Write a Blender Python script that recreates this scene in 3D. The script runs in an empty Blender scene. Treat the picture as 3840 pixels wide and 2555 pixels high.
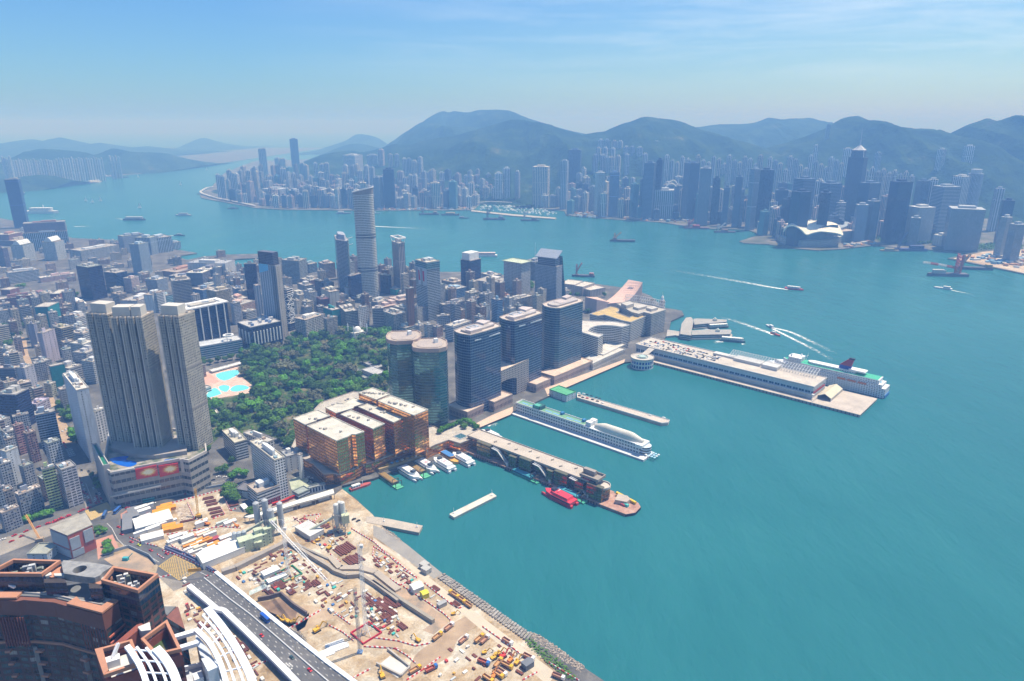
import bpy,bmesh,math,random
from mathutils import Vector,Matrix,noise
random.seed(7)
S=bpy.context.scene
COL=S.collection
R=math.radians
# camera
PITCH,CAMH=R(17.55),393.0
cam=bpy.data.objects.new('camera',bpy.data.cameras.new('camera'))
COL.objects.link(cam)
cam.data.lens=24.0;cam.data.sensor_width=36.0
cam.data.clip_start=1.0;cam.data.clip_end=90000.0
cam.location=(0,0,CAMH)
cam.rotation_euler=(R(90)-PITCH,0,0)
S.camera=cam
# world, sun, exposure
SUN_EL,SUN_AZ=R(68),R(62)
W=bpy.data.worlds.new("World");S.world=W;W.use_nodes=True
nt=W.node_tree;nt.nodes.clear()
wo=nt.nodes.new('ShaderNodeOutputWorld');bg=nt.nodes.new('ShaderNodeBackground')
sky=nt.nodes.new('ShaderNodeTexSky');sky.sky_type='NISHITA';sky.sun_disc=False
sky.sun_elevation=SUN_EL;sky.sun_rotation=SUN_AZ
sky.altitude=0;sky.air_density=1.25;sky.dust_density=0.4;sky.ozone_density=2.2
tc=nt.nodes.new('ShaderNodeTexCoord')
mp=nt.nodes.new('ShaderNodeMapping');mp.inputs['Scale'].default_value=(1.6,1.6,17.0);mp.inputs['Rotation'].default_value=(R(-3),R(-4),0)
nz=nt.nodes.new('ShaderNodeTexNoise');nz.inputs['Scale'].default_value=2.1;nz.inputs['Detail'].default_value=9;nz.inputs['Roughness'].default_value=.62;nz.inputs['Distortion'].default_value=.5
cr=nt.nodes.new('ShaderNodeValToRGB');cr.color_ramp.elements[0].position=.44;cr.color_ramp.elements[1].position=.80
sx=nt.nodes.new('ShaderNodeSeparateXYZ')
band=nt.nodes.new('ShaderNodeMapRange');band.inputs['From Min'].default_value=.035;band.inputs['From Max'].default_value=.10
side=nt.nodes.new('ShaderNodeMapRange');side.inputs['From Min'].default_value=-.35;side.inputs['From Max'].default_value=.45
m1=nt.nodes.new('ShaderNodeMath');m1.operation='MULTIPLY'
m2=nt.nodes.new('ShaderNodeMath');m2.operation='MULTIPLY'
m3=nt.nodes.new('ShaderNodeMath');m3.operation='MULTIPLY';m3.inputs[1].default_value=.62
mx=nt.nodes.new('ShaderNodeMixRGB');mx.inputs['Color2'].default_value=(5.6,6.2,6.9,1)
L=nt.links.new
L(tc.outputs['Generated'],mp.inputs['Vector']);L(mp.outputs[0],nz.inputs['Vector']);L(nz.outputs['Fac'],cr.inputs[0])
L(tc.outputs['Generated'],sx.inputs[0]);L(sx.outputs['Z'],band.inputs['Value']);L(sx.outputs['X'],side.inputs['Value'])
L(cr.outputs[0],m1.inputs[0]);L(band.outputs[0],m1.inputs[1]);L(m1.outputs[0],m2.inputs[0]);L(side.outputs[0],m2.inputs[1])
tint=nt.nodes.new('ShaderNodeMixRGB');tint.inputs['Color1'].default_value=(.29,.51,.82,1);tint.inputs['Color2'].default_value=(.44,.60,.80,1);L(side.outputs[0],tint.inputs['Fac'])
blue=nt.nodes.new('ShaderNodeMixRGB');blue.blend_type='MULTIPLY';blue.inputs['Fac'].default_value=1.0;L(sky.outputs[0],blue.inputs['Color1']);L(tint.outputs[0],blue.inputs['Color2'])
L(m2.outputs[0],m3.inputs[0]);L(m3.outputs[0],mx.inputs['Fac']);L(blue.outputs[0],mx.inputs['Color1'])
L(mx.outputs[0],bg.inputs['Color']);bg.inputs['Strength'].default_value=0.13
L(bg.outputs[0],wo.inputs['Surface'])
sd=bpy.data.lights.new('sun','SUN');sd.energy=4.8;sd.angle=R(.53);sd.color=(1.0,.94,.86)
sun=bpy.data.objects.new('sun',sd);COL.objects.link(sun)
to_sun=Vector((math.sin(SUN_AZ)*math.cos(SUN_EL),math.cos(SUN_AZ)*math.cos(SUN_EL),math.sin(SUN_EL)))
sun.rotation_euler=to_sun.to_track_quat('Z','Y').to_euler()
sun.location=(0,0,900)
S.view_settings.view_transform='Standard';S.view_settings.look='None'
S.view_settings.exposure=0.45;S.view_settings.gamma=1.0
S.cycles.use_denoising=True
try:S.cycles.denoiser='OPENIMAGEDENOISE';S.cycles.denoising_prefilter='ACCURATE'
except Exception:pass
S.cycles.max_bounces=5;S.cycles.diffuse_bounces=2;S.cycles.glossy_bounces=3;S.cycles.transmission_bounces=2
S.cycles.transparent_max_bounces=6;S.cycles.volume_bounces=0
S.cycles.use_adaptive_sampling=True;S.cycles.adaptive_threshold=0.02
# where things stand: readings taken off the survey crops
FP,UC,VC=2560.0,1920.0,1277.5
_c,_s=math.cos(PITCH),math.sin(PITCH)
CROPS={0:(0,0,3840/2357),11:(0,1500,700/2355),12:(700,1500,700/2355),13:(1400,1500,700/2355),14:(1800,1500,700/2355),18:(400,1780,700/2355),15:(0,1900,800/1915),16:(700,1900,800/1915),17:(1400,1900,800/1915)}
for _i,(_x,_y)in enumerate([(0,400),(960,400),(1920,400),(2880,400),(0,1000),(960,1000),(1920,1000),(2880,1000)]):CROPS[_i+1]=(_x,_y,960/2352)
CROPS['f']=(0,0,1.0)
for _i,(_x,_y,_w)in{21:(1500,1140,600),22:(0,1050,420),23:(1020,900,600),24:(0,600,600),25:(560,880,600),26:(1560,900,600)}.items():CROPS[_i]=(_x,_y,_w/2352)
def full(k,x,y):
 a,b,s=CROPS[k];return a+x*s,b+y*s
def ray(k,x,y):
 fx,fy=full(k,x,y);a=(fx-UC)/FP;b=(VC-fy)/FP
 return Vector((a,_c+b*_s,-_s+b*_c))
def G(k,x,y,z=3.0):
 """the point at height z seen along that sight line"""
 d=ray(k,x,y);t=(z-CAMH)/d.z
 return Vector((d.x*t,d.y*t,z))
def AT(k,x,y,Y):
 """the point at distance Y along that sight line"""
 d=ray(k,x,y);t=Y/d.y
 return Vector((d.x*t,Y,CAMH+d.z*t))
def HTOP(p,k,y):
 """height above which a vertical over ground point p reaches that sight line"""
 fy=full(k,0,y)[1];b=(VC-fy)/FP
 Y=p.y;vz=Y*(b*_c-_s)/(_c+b*_s)
 return CAMH+vz
def GP(k,pts,z=3.0):return[G(k,x,y,z)for x,y in pts]
# mesh collector
class MB:
 def __init__(s):s.v=[];s.f=[];s.uv=[]
 def face(s,pts,uv=None):
  i=len(s.v);s.v+=[tuple(p)for p in pts];s.f.append(list(range(i,i+len(pts))))
  if uv is None:
   n=Vector((0,0,0));P=[Vector(p)for p in pts]
   for a,b in zip(P,P[1:]+P[:1]):n+=a.cross(b)
   if n.length>1e-12:n.normalize()
   if abs(n.z)>.75:uv=[(p[0],p[1])for p in pts]
   else:
    t=Vector((-n.y,n.x,0));t.normalize()
    uv=[(Vector(p).dot(t),p[2])for p in P]
  s.uv.append(uv);return s
 def prism(s,poly,z0,z1,top=True,bottom=False,taper=1.0,v0=0.0):
  n=len(poly);a=0.0
  area=sum(poly[i][0]*poly[(i+1)%n][1]-poly[(i+1)%n][0]*poly[i][1]for i in range(n))
  if area<0:poly=list(reversed(poly))
  cx=sum(p[0]for p in poly)/n;cy=sum(p[1]for p in poly)/n
  T=[(cx+(p[0]-cx)*taper,cy+(p[1]-cy)*taper)for p in poly]
  for i in range(n):
   p,q=poly[i],poly[(i+1)%n];P,Q=T[i],T[(i+1)%n]
   d=math.hypot(q[0]-p[0],q[1]-p[1])
   s.face([(p[0],p[1],z0),(q[0],q[1],z0),(Q[0],Q[1],z1),(P[0],P[1],z1)],[(a,v0),(a+d,v0),(a+d,v0+z1-z0),(a,v0+z1-z0)])
   a+=d
  if top:s.face([(p[0],p[1],z1)for p in T])
  if bottom:s.face([(p[0],p[1],z0)for p in reversed(poly)])
  return s
 def box(s,c,sx,sy,z0,z1,rot=0.0,bottom=True):
  ca,sa=math.cos(rot),math.sin(rot)
  return s.prism([(c[0]+x*ca-y*sa,c[1]+x*sa+y*ca)for x,y in((-sx/2,-sy/2),(sx/2,-sy/2),(sx/2,sy/2),(-sx/2,sy/2))],z0,z1,True,bottom)
 def ring(s,poly,w,z0,z1):
  """a wall or parapet of width w standing just inside the polygon"""
  n=len(poly)
  area=sum(poly[i][0]*poly[(i+1)%n][1]-poly[(i+1)%n][0]*poly[i][1]for i in range(n))
  if area<0:poly=list(reversed(poly))
  I=inset(poly,w)
  for i in range(n):
   j=(i+1)%n;p,q,P,Q=poly[i],poly[j],I[i],I[j]
   s.face([(p[0],p[1],z0),(q[0],q[1],z0),(q[0],q[1],z1),(p[0],p[1],z1)])
   s.face([(Q[0],Q[1],z0),(P[0],P[1],z0),(P[0],P[1],z1),(Q[0],Q[1],z1)])
   s.face([(p[0],p[1],z1),(q[0],q[1],z1),(Q[0],Q[1],z1),(P[0],P[1],z1)])
   s.face([(q[0],q[1],z0),(p[0],p[1],z0),(P[0],P[1],z0),(Q[0],Q[1],z0)])
  return s
 def tube(s,p,q,r,n=6,r2=None,caps=True):
  p,q=Vector(p),Vector(q);d=(q-p)
  if d.length<1e-6:return s
  d.normalize();u=d.orthogonal().normalized();w=d.cross(u);r2=r if r2 is None else r2
  A=[p+(u*math.cos(2*math.pi*i/n)+w*math.sin(2*math.pi*i/n))*r for i in range(n)]
  B=[q+(u*math.cos(2*math.pi*i/n)+w*math.sin(2*math.pi*i/n))*r2 for i in range(n)]
  for i in range(n):s.face([A[i],A[(i+1)%n],B[(i+1)%n],B[i]])
  if caps:s.face(list(reversed(A)));s.face(B)
  return s
 def bar(s,p,q,w,h):
  """a straight box beam from p to q, w wide, h high (centred)"""
  p,q=Vector(p),Vector(q);d=(q-p).normalized()
  sdv=d.cross(Vector((0,0,1)))
  if sdv.length<1e-4:sdv=Vector((1,0,0))
  sdv.normalize();up=sdv.cross(d)
  c=[(-w/2,-h/2),(w/2,-h/2),(w/2,h/2),(-w/2,h/2)]
  A=[p+sdv*x+up*y for x,y in c];B=[q+sdv*x+up*y for x,y in c]
  for i in range(4):s.face([A[i],B[i],B[(i+1)%4],A[(i+1)%4]][::-1])
  s.face(A);s.face(B[::-1]);return s
 def grid(s,P,closed=False):
  """P[i][j] points -> quads"""
  n,m=len(P),len(P[0]);o=len(s.v)
  for r in P:s.v+=[tuple(p)for p in r]
  for i in range(n if closed else n-1):
   for j in range(m-1):
    k=(i+1)%n;s.f.append([o+i*m+j,o+k*m+j,o+k*m+j+1,o+i*m+j+1])
    s.uv.append([(i,j),(i+1,j),(i+1,j+1),(i,j+1)])
  return s
 def build(s,name,mat,parent=None,color=None,smooth=False,loc=None):
  me=bpy.data.meshes.new(name);me.from_pydata(s.v,[],s.f)
  uvl=me.uv_layers.new(name='UVMap');flat=[]
  for u in s.uv:
   for a in u:flat+=[a[0],a[1]]
  uvl.data.foreach_set('uv',flat)
  if mat is not None:me.materials.append(mat)
  if smooth:me.polygons.foreach_set('use_smooth',[True]*len(me.polygons))
  me.update()
  o=bpy.data.objects.new(name,me);COL.objects.link(o)
  if parent is not None:o.parent=parent
  if loc is not None:o.location=loc
  o.color=(*color,1)if color is not None else(1,1,1,1)
  return o
def inset(poly,w):
 n=len(poly);out=[]
 if sum(poly[i][0]*poly[(i+1)%n][1]-poly[(i+1)%n][0]*poly[i][1]for i in range(n))<0:w=-w
 for i in range(n):
  a,b,c=Vector(poly[i-1][:2]),Vector(poly[i][:2]),Vector(poly[(i+1)%n][:2])
  d1=(b-a).normalized();d2=(c-b).normalized()
  n1=Vector((-d1.y,d1.x));n2=Vector((-d2.y,d2.x));m=n1+n2
  if m.length<1e-5:m=n1
  m.normalize();k=max(.3,m.dot(n1));out.append(Vector((b.x+m.x*w/k,b.y+m.y*w/k)))
 return out
def tag(o,label=None,cat=None,group=None,kind=None):
 if label:o['label']=label
 if cat:o['category']=cat
 if group:o['group']=group
 if kind:o['kind']=kind
 return o
def empty(name,loc,rz=0.0):
 o=bpy.data.objects.new(name,None);COL.objects.link(o);o.location=loc;o.rotation_euler=(0,0,rz);o.empty_display_size=2
 return o
def copy_tree(o,parent=None):
 c=o.copy();COL.objects.link(c)
 if parent is not None:c.parent=parent
 for ch in KIDS.get(o.as_pointer(),()):copy_tree(ch,c)
 return c
KIDS={}
def proto(root):
 def walk(o):
  ch=[x for x in COL.objects if x.parent==o]
  if ch:KIDS[o.as_pointer()]=ch
  for x in ch:walk(x)
 walk(root);return root
def struct(name,mb,mat,color=None,kind='structure',smooth=False):
 o=mb.build(name,mat,None,color,smooth);o['kind']=kind;return o
def lerp(a,b,t):return a+(b-a)*t
# materials
MATS={}
def mat_new(name):
 m=bpy.data.materials.new(name);m.use_nodes=True;t=m.node_tree;t.nodes.clear()
 out=t.nodes.new('ShaderNodeOutputMaterial');b=t.nodes.new('ShaderNodeBsdfPrincipled')
 t.links.new(b.outputs[0],out.inputs['Surface']);return m,t,b
def nd(t,typ,**kw):
 n=t.nodes.new('ShaderNode'+typ)
 for k,v in kw.items():
  if k.startswith('i_'):
   key=k[2:];key=int(key)if key.isdigit()else key
   n.inputs[key].default_value=v
  else:setattr(n,k,v)
 return n
def math_n(t,op,a,b=None,clamp=False):
 n=t.nodes.new('ShaderNodeMath');n.operation=op;n.use_clamp=clamp
 for i,x in enumerate((a,b)):
  if x is None:continue
  if isinstance(x,(int,float)):n.inputs[i].default_value=x
  else:t.links.new(x,n.inputs[i])
 return n.outputs[0]
def mixc(t,fac,a,b,mode='MIX'):
 n=t.nodes.new('ShaderNodeMixRGB');n.blend_type=mode
 for i,x in zip(('Fac','Color1','Color2'),(fac,a,b)):
  if isinstance(x,(int,float)):n.inputs[i].default_value=x
  elif isinstance(x,tuple):n.inputs[i].default_value=(*x,1)if len(x)==3 else x
  else:t.links.new(x,n.inputs[i])
 return n.outputs[0]
def noise_n(t,scale,detail=4,rough=.6,vec=None,dist=0.0):
 n=t.nodes.new('ShaderNodeTexNoise');n.inputs['Scale'].default_value=scale;n.inputs['Detail'].default_value=detail
 n.inputs['Roughness'].default_value=rough;n.inputs['Distortion'].default_value=dist
 if vec is not None:t.links.new(vec,n.inputs['Vector'])
 return n
def ramp(t,fac,stops):
 n=t.nodes.new('ShaderNodeValToRGB');e=n.color_ramp.elements
 while len(e)<len(stops):e.new(.5)
 for el,(p,c)in zip(e,stops):el.position=p;el.color=(*c,1)if len(c)==3 else c
 t.links.new(fac,n.inputs[0]);return n.outputs[0]
def pos(t):return t.nodes.new('ShaderNodeNewGeometry').outputs['Position']
def paint(name,col=None,rough=.75,var=.22,scale=.06,metal=0.0,fine=1.2,spec=.35):
 """paint, render or concrete: object colour (or a fixed one) with blotches and grime"""
 if name in MATS:return MATS[name]
 m,t,b=mat_new(name);P=pos(t)
 if col is None:base=nd(t,'ObjectInfo').outputs['Color']
 else:base=nd(t,'RGB').outputs[0];base.default_value=(*col,1)
 a=noise_n(t,scale,5,.65,P).outputs['Fac'];f=noise_n(t,fine,3,.6,P).outputs['Fac']
 k=math_n(t,'ADD',math_n(t,'MULTIPLY',a,.7),math_n(t,'MULTIPLY',f,.3))
 g=nd(t,'MapRange',i_1=.3,i_2=.7,i_3=1-var,i_4=1+var*.55);t.links.new(k,g.inputs[0])
 t.links.new(mixc(t,1.0,base,g.outputs[0],'MULTIPLY'),b.inputs['Base Color'])
 b.inputs['Roughness'].default_value=rough;b.inputs['Metallic'].default_value=metal;b.inputs['Specular IOR Level'].default_value=spec
 MATS[name]=m;return m
def blotch(name,stops,scale,detail=6,rough=.9,dist=0.0,bump=0.0,bscale=1.0,fine=0.0,fscale=2.0,spec=.3):
 """ground-like surface from a colour ramp over noise"""
 if name in MATS:return MATS[name]
 m,t,b=mat_new(name);P=pos(t)
 n=noise_n(t,scale,detail,.62,P,dist)
 c=ramp(t,n.outputs['Fac'],stops)
 if fine:
  f=noise_n(t,fscale,4,.7,P).outputs['Fac'];g=nd(t,'MapRange',i_1=.25,i_2=.75,i_3=1-fine,i_4=1+fine);t.links.new(f,g.inputs[0])
  c=mixc(t,1.0,c,g.outputs[0],'MULTIPLY')
 t.links.new(c,b.inputs['Base Color']);b.inputs['Roughness'].default_value=rough;b.inputs['Specular IOR Level'].default_value=spec
 if bump:
  bn=noise_n(t,bscale,5,.65,P).outputs['Fac'];bp=nd(t,'Bump',i_Strength=1.0,i_Distance=bump)
  t.links.new(bn,bp.inputs['Height']);t.links.new(bp.outputs[0],b.inputs['Normal'])
 MATS[name]=m;return m
def facade(name,fh=3.2,bw=3.0,wv=.5,wh=.65,glass=(.02,.03,.045),grough=.12,metal=0.0,depth=.25,lit=.5,gspec=.6,wall=None,v0=.3,dirt=.25,vary=.55,wrough=.75,mull=0.0,curtain=.0):
 """storeys of windows, in metres along the wall and up it; wall colour is the object's own"""
 if name in MATS:return MATS[name]
 m,t,b=mat_new(name)
 uv=nd(t,'UVMap');sp=nd(t,'SeparateXYZ');t.links.new(uv.outputs[0],sp.inputs[0])
 u=math_n(t,'DIVIDE',sp.outputs['X'],bw);v=math_n(t,'DIVIDE',sp.outputs['Y'],fh)
 fu=math_n(t,'FRACT',u);fv=math_n(t,'FRACT',v);iu=math_n(t,'FLOOR',u);iv=math_n(t,'FLOOR',v)
 mu=math_n(t,'LESS_THAN',math_n(t,'ABSOLUTE',math_n(t,'SUBTRACT',fu,.5)),wh/2)
 mv=math_n(t,'LESS_THAN',math_n(t,'ABSOLUTE',math_n(t,'SUBTRACT',fv,v0+wv/2)),wv/2)
 win=math_n(t,'MULTIPLY',mu,mv)
 geo=nd(t,'NewGeometry');sn=nd(t,'SeparateXYZ');t.links.new(geo.outputs['True Normal'],sn.inputs[0])
 win=math_n(t,'MULTIPLY',win,math_n(t,'LESS_THAN',math_n(t,'ABSOLUTE',sn.outputs['Z']),.6))
 if mull:
  k=math_n(t,'GREATER_THAN',math_n(t,'FRACT',math_n(t,'DIVIDE',sp.outputs['X'],mull)),.1);win=math_n(t,'MULTIPLY',win,k)
 cell=nd(t,'CombineXYZ');t.links.new(iu,cell.inputs[0]);t.links.new(iv,cell.inputs[1])
 oi=nd(t,'ObjectInfo');t.links.new(math_n(t,'MULTIPLY',oi.outputs['Random'],91.0),cell.inputs[2])
 wn=nd(t,'TexWhiteNoise');wn.noise_dimensions='3D';t.links.new(cell.outputs[0],wn.inputs['Vector'])
 P=geo.outputs['Position']
 gv=nd(t,'MapRange',i_1=0,i_2=1,i_3=1-vary,i_4=1+vary);t.links.new(wn.outputs['Value'],gv.inputs[0])
 gc=mixc(t,1.0,glass,gv.outputs[0],'MULTIPLY')
 if curtain:
  gc=mixc(t,math_n(t,'GREATER_THAN',wn.outputs['Value'],1-curtain),gc,(.32,.31,.28))
 if wall is None:wc=oi.outputs['Color']
 else:wc=nd(t,'RGB').outputs[0];wc.default_value=(*wall,1)
 st=nd(t,'Mapping');st.inputs['Scale'].default_value=(1,1,.12);t.links.new(P,st.inputs[0])
 a=noise_n(t,.35,5,.65,st.outputs[0]).outputs['Fac']
 dr=nd(t,'MapRange',i_1=.3,i_2=.7,i_3=1-dirt,i_4=1+dirt*.4);t.links.new(a,dr.inputs[0])
 wc=mixc(t,1.0,wc,dr.outputs[0],'MULTIPLY')
 t.links.new(mixc(t,win,wc,gc),b.inputs['Base Color'])
 rr=nd(t,'MapRange',i_1=0,i_2=1,i_3=wrough,i_4=grough);t.links.new(win,rr.inputs[0]);t.links.new(rr.outputs[0],b.inputs['Roughness'])
 ss=nd(t,'MapRange',i_1=0,i_2=1,i_3=.3,i_4=gspec);t.links.new(win,ss.inputs[0]);t.links.new(ss.outputs[0],b.inputs['Specular IOR Level'])
 if metal:t.links.new(math_n(t,'MULTIPLY',win,metal),b.inputs['Metallic'])
 bp=nd(t,'Bump',i_Strength=1.0,i_Distance=depth,invert=True)
 hgt=win
 if metal or gspec>.9:
  w2=noise_n(t,.12,3,.5,P).outputs['Fac'];hgt=math_n(t,'ADD',math_n(t,'MULTIPLY',win,.3),math_n(t,'ADD',math_n(t,'MULTIPLY',w2,1.0),math_n(t,'MULTIPLY',wn.outputs['Value'],.03)))
 t.links.new(hgt,bp.inputs['Height']);t.links.new(bp.outputs[0],b.inputs['Normal'])
 MATS[name]=m;return m
# sea
def water_mat():
 m,t,b=mat_new('sea_water');P=pos(t)
 big=noise_n(t,.0016,4,.6,P,.6).outputs['Fac']
 st=nd(t,'Mapping');st.inputs['Scale'].default_value=(.0022,.0007,1);st.inputs['Rotation'].default_value=(0,0,R(35));t.links.new(P,st.inputs[0])
 streak=noise_n(t,1.0,6,.65,st.outputs[0],.8).outputs['Fac']
 s2=nd(t,'Mapping');s2.inputs['Scale'].default_value=(.03,.006,1);s2.inputs['Rotation'].default_value=(0,0,R(62));t.links.new(P,s2.inputs[0]);rip=noise_n(t,1.0,5,.7,s2.outputs[0],.6).outputs['Fac']
 k=math_n(t,'ADD',math_n(t,'ADD',math_n(t,'MULTIPLY',big,.45),math_n(t,'MULTIPLY',streak,.33)),math_n(t,'MULTIPLY',rip,.22))
 t.links.new(ramp(t,k,[(.32,(.012,.112,.128)),(.52,(.020,.142,.156)),(.70,(.034,.178,.182))]),b.inputs['Base Color'])
 b.inputs['Roughness'].default_value=.22;b.inputs['Specular IOR Level'].default_value=.38;b.inputs['IOR'].default_value=1.33
 w1=nd(t,'Mapping');w1.inputs['Scale'].default_value=(1,.45,1);w1.inputs['Rotation'].default_value=(0,0,R(20));t.links.new(P,w1.inputs[0])
 n1=noise_n(t,.11,5,.62,w1.outputs[0],.4).outputs['Fac'];n2=noise_n(t,.022,3,.5,w1.outputs[0]).outputs['Fac']
 h=math_n(t,'ADD',math_n(t,'MULTIPLY',n1,1.0),math_n(t,'MULTIPLY',n2,2.2))
 bp=nd(t,'Bump',i_Strength=.75,i_Distance=1.6);t.links.new(h,bp.inputs['Height']);t.links.new(bp.outputs[0],b.inputs['Normal'])
 return m
M_WATER=water_mat()
mb=MB();HZ=36000
mb.face([(-HZ,-600,0),(HZ,-600,0),(HZ,HZ,0),(-HZ,HZ,0)]);struct('sea',mb,M_WATER)
# haze: one box of even pale air round everything
def haze():
 m=bpy.data.materials.new('haze_air');m.use_nodes=True;t=m.node_tree;t.nodes.clear()
 out=t.nodes.new('ShaderNodeOutputMaterial');v=t.nodes.new('ShaderNodeVolumePrincipled')
 v.inputs['Color'].default_value=HAZE_COL;v.inputs['Density'].default_value=HAZE_DENS;v.inputs['Density Attribute'].default_value=''
 v.inputs['Anisotropy'].default_value=HAZE_G;v.inputs['Absorption Color'].default_value=(.82,.83,1,1)
 t.links.new(v.outputs[0],out.inputs['Volume'])
 mb=MB();e=39000
 mb.prism([(-e,-900),(e,-900),(e,e),(-e,e)],-1.0,560.0,True,True)
 o=mb.build('haze',m);o['kind']='stuff'
HAZE_COL=(.20,.46,1.0,1);HAZE_DENS=2.5e-4;HAZE_G=0.0
haze()
# land
M_CITY=blotch('city_ground',[(.3,(.06,.06,.062)),(.5,(.11,.108,.105)),(.7,(.20,.19,.175))],.03,6,.9,fine=.25,fscale=.4)
M_SHORE=blotch('shore_ground',[(.3,(.05,.07,.04)),(.5,(.12,.12,.10)),(.7,(.24,.22,.19))],.012,6,.9,fine=.3,fscale=.15)
KOW=[(2290,2570),(2200,2510),(2085,2426),(2027,2387),(1960,2368),(1788,2247),(1667,2155),(1592,2105),(1508,2033),(1440,1990),(1405,1968),(1400,1938),(1339,1874),(1282,1833),(1282,1822),(1400,1795),(1460,1772),(1593,1735),(1718,1714),(1774,1690),(1806,1650),(1798,1604),(1914,1553),(2124,1453),(2340,1359),(2426,1351),(2487,1277),(2508,1245),(2516,1204),(2565,1182),(2557,1165),(2495,1155),(2440,1110),(2380,1085),(2200,1060),(2103,1053),(1960,1040),(1795,1020),(1649,1020),(1528,1027),(1400,1020),(1200,1005),(1050,998),(900,1002),(860,992),(820,986),(890,972),(966,968),(968,952),(850,955),(760,963),(703,975),(660,962),(739,949),(675,938),(600,932),(500,905),(430,900),(270,893),(200,870),(61,830),(-100,800),(-500,780)]
kow=GP('f',KOW)+[Vector((-3200,1500,3)),Vector((-2600,-400,3)),Vector((300,-400,3)),Vector((140,250,3))]
def land(name,pts,mat,z1=3.0,z0=-.5):
 mb=MB();mb.prism([(p[0],p[1])for p in pts],z0,z1);return struct(name,mb,mat)
land('kowloon_ground',kow,M_CITY)
ISL=[(747,726),(755,743),(850,760),(960,780),(1050,786),(1323,790),(1397,790),(1776,788),(1800,765),(1920,763),(2022,780),(2116,792),(2124,808),(2271,820),(2320,824),(2471,833),(2581,849),(2675,859),(2802,861),(2850,880),(2772,905),(2790,912),(2880,916),(2960,930),(3072,939),(3166,933),(3276,920),(3400,932),(3521,939),(3635,951),(3553,969),(3688,996),(3840,1027),(4300,1120)]
isl=GP('f',ISL)+[Vector((5200,1800,3)),Vector((6000,9000,3)),Vector((-1000,9500,3))]+GP('f',[(960,604),(910,620),(840,650),(792,702)])
land('island_shore_ground',isl,M_SHORE)
mb=MB();bw=GP('f',[(1768,789),(1920,804),(2087,818),(2080,822),(1920,810),(1766,793)]);mb.prism([(p.x,p.y)for p in bw],-.5,4)
tag(mb.build('breakwater',paint('concrete',(.42,.38,.33))),'long low stone breakwater sheltering the yachts by the far shore','breakwater')
FAR=[(20,712),(135,692),(265,679),(302,666),(408,661),(518,653),(604,641),(700,630),(767,622)]
farc=GP('f',FAR)+[Vector((-3300,12500,3)),Vector((-11000,13000,3)),Vector((-9000,4500,3))]
land('far_shore_ground',farc,M_SHORE)
# hills
def hill_mat():
 m,t,b=mat_new('hill_forest');P=pos(t)
 a=noise_n(t,.0045,7,.68,P,.5).outputs['Fac'];f=noise_n(t,.03,4,.7,P).outputs['Fac']
 c=ramp(t,a,[(.30,(.005,.018,.007)),(.48,(.013,.038,.012)),(.62,(.034,.066,.022)),(.76,(.15,.13,.08))])
 g=nd(t,'MapRange',i_1=.3,i_2=.7,i_3=.55,i_4=1.4);t.links.new(f,g.inputs[0])
 t.links.new(mixc(t,1.0,c,g.outputs[0],'MULTIPLY'),b.inputs['Base Color']);b.inputs['Roughness'].default_value=.95;b.inputs['Specular IOR Level'].default_value=.1
 bp=nd(t,'Bump',i_Strength=1.0,i_Distance=22.0);t.links.new(f,bp.inputs['Height']);t.links.new(bp.outputs[0],b.inputs['Normal'])
 return m
M_HILL=hill_mat()
def ridge(name,k,pts,Y,front,back,seed=0,rough=.16,nu=150,nf=40,foot=2.0,skew=0.0):
 """a hill range whose crest runs through the surveyed skyline at distance Y (number or (Y0, Y1)); spurs run down to the foot"""
 C=[]
 tot=len(pts)-1
 for i in range(nu+1):
  s=i/nu*tot;j=min(int(s),tot-1);f=s-j
  p0=pts[max(j-1,0)];p1=pts[j];p2=pts[j+1];p3=pts[min(j+2,tot)]
  q=[]
  for a in(0,1):
   m1,m2=(p2[a]-p0[a])/2,(p3[a]-p1[a])/2
   h=f*f*(3-2*f)
   q.append(p1[a]*(2*f**3-3*f**2+1)+m1*(f**3-2*f**2+f)+p2[a]*(-2*f**3+3*f**2)+m2*(f**3-f**2))
  yy=Y if not isinstance(Y,tuple)else lerp(Y[0],Y[1],i/nu)
  p=AT(k,q[0],q[1],yy);p.z=max(p.z+noise.noise(Vector((i*.5,seed,0)))*3.0,foot);C.append(p)
 rows=[]
 for i,p in enumerate(C):
  row=[]
  for j in range(nf+1):
   t=j/nf;d=(1-t)*front
   X=p.x+skew*d;Yp=p.y-d
   spur=noise.fractal(Vector((p.x/620+seed,(p.y-d)/1500,seed*1.7)),1.0,2.0,6)
   rdg=1-abs(noise.noise(Vector((p.x/430+3*seed+.25*spur,(p.y-d)/1900,seed))))*2
   prof=t**1.25*.78+.22*(3*t*t-2*t**3)
   w=4*t*(1-t)
   z=p.z*(prof+rough*1.7*w*(rdg-.45)+rough*1.1*w*spur)
   fine=noise.fractal(Vector((X/90,Yp/90,seed)),1.0,2.0,3)*13*min(1,p.z/80)*(1-t**6)
   row.append((X,Yp,max(foot if t>0 else-4,z+fine)))
  for j in range(1,11):
   t=j/10;z=p.z*(1-t)**1.3;row.append((p.x,p.y+t*back,max(z,-4)))
  rows.append(row)
 mb=MB();mb.grid(rows);return struct(name,mb,M_HILL,smooth=True)
ridge('hill_range',0,[(880,345),(905,325),(930,306),(960,290),(985,272),(1003,262),(1020,256),(1032,259),(1046,256),(1062,258),(1078,259),(1100,254),(1125,253),(1152,253),(1180,258),(1215,272),(1250,283),(1300,298),(1345,308),(1400,318),(1460,330)],(7600,6200),2600,2500,1)
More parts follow.
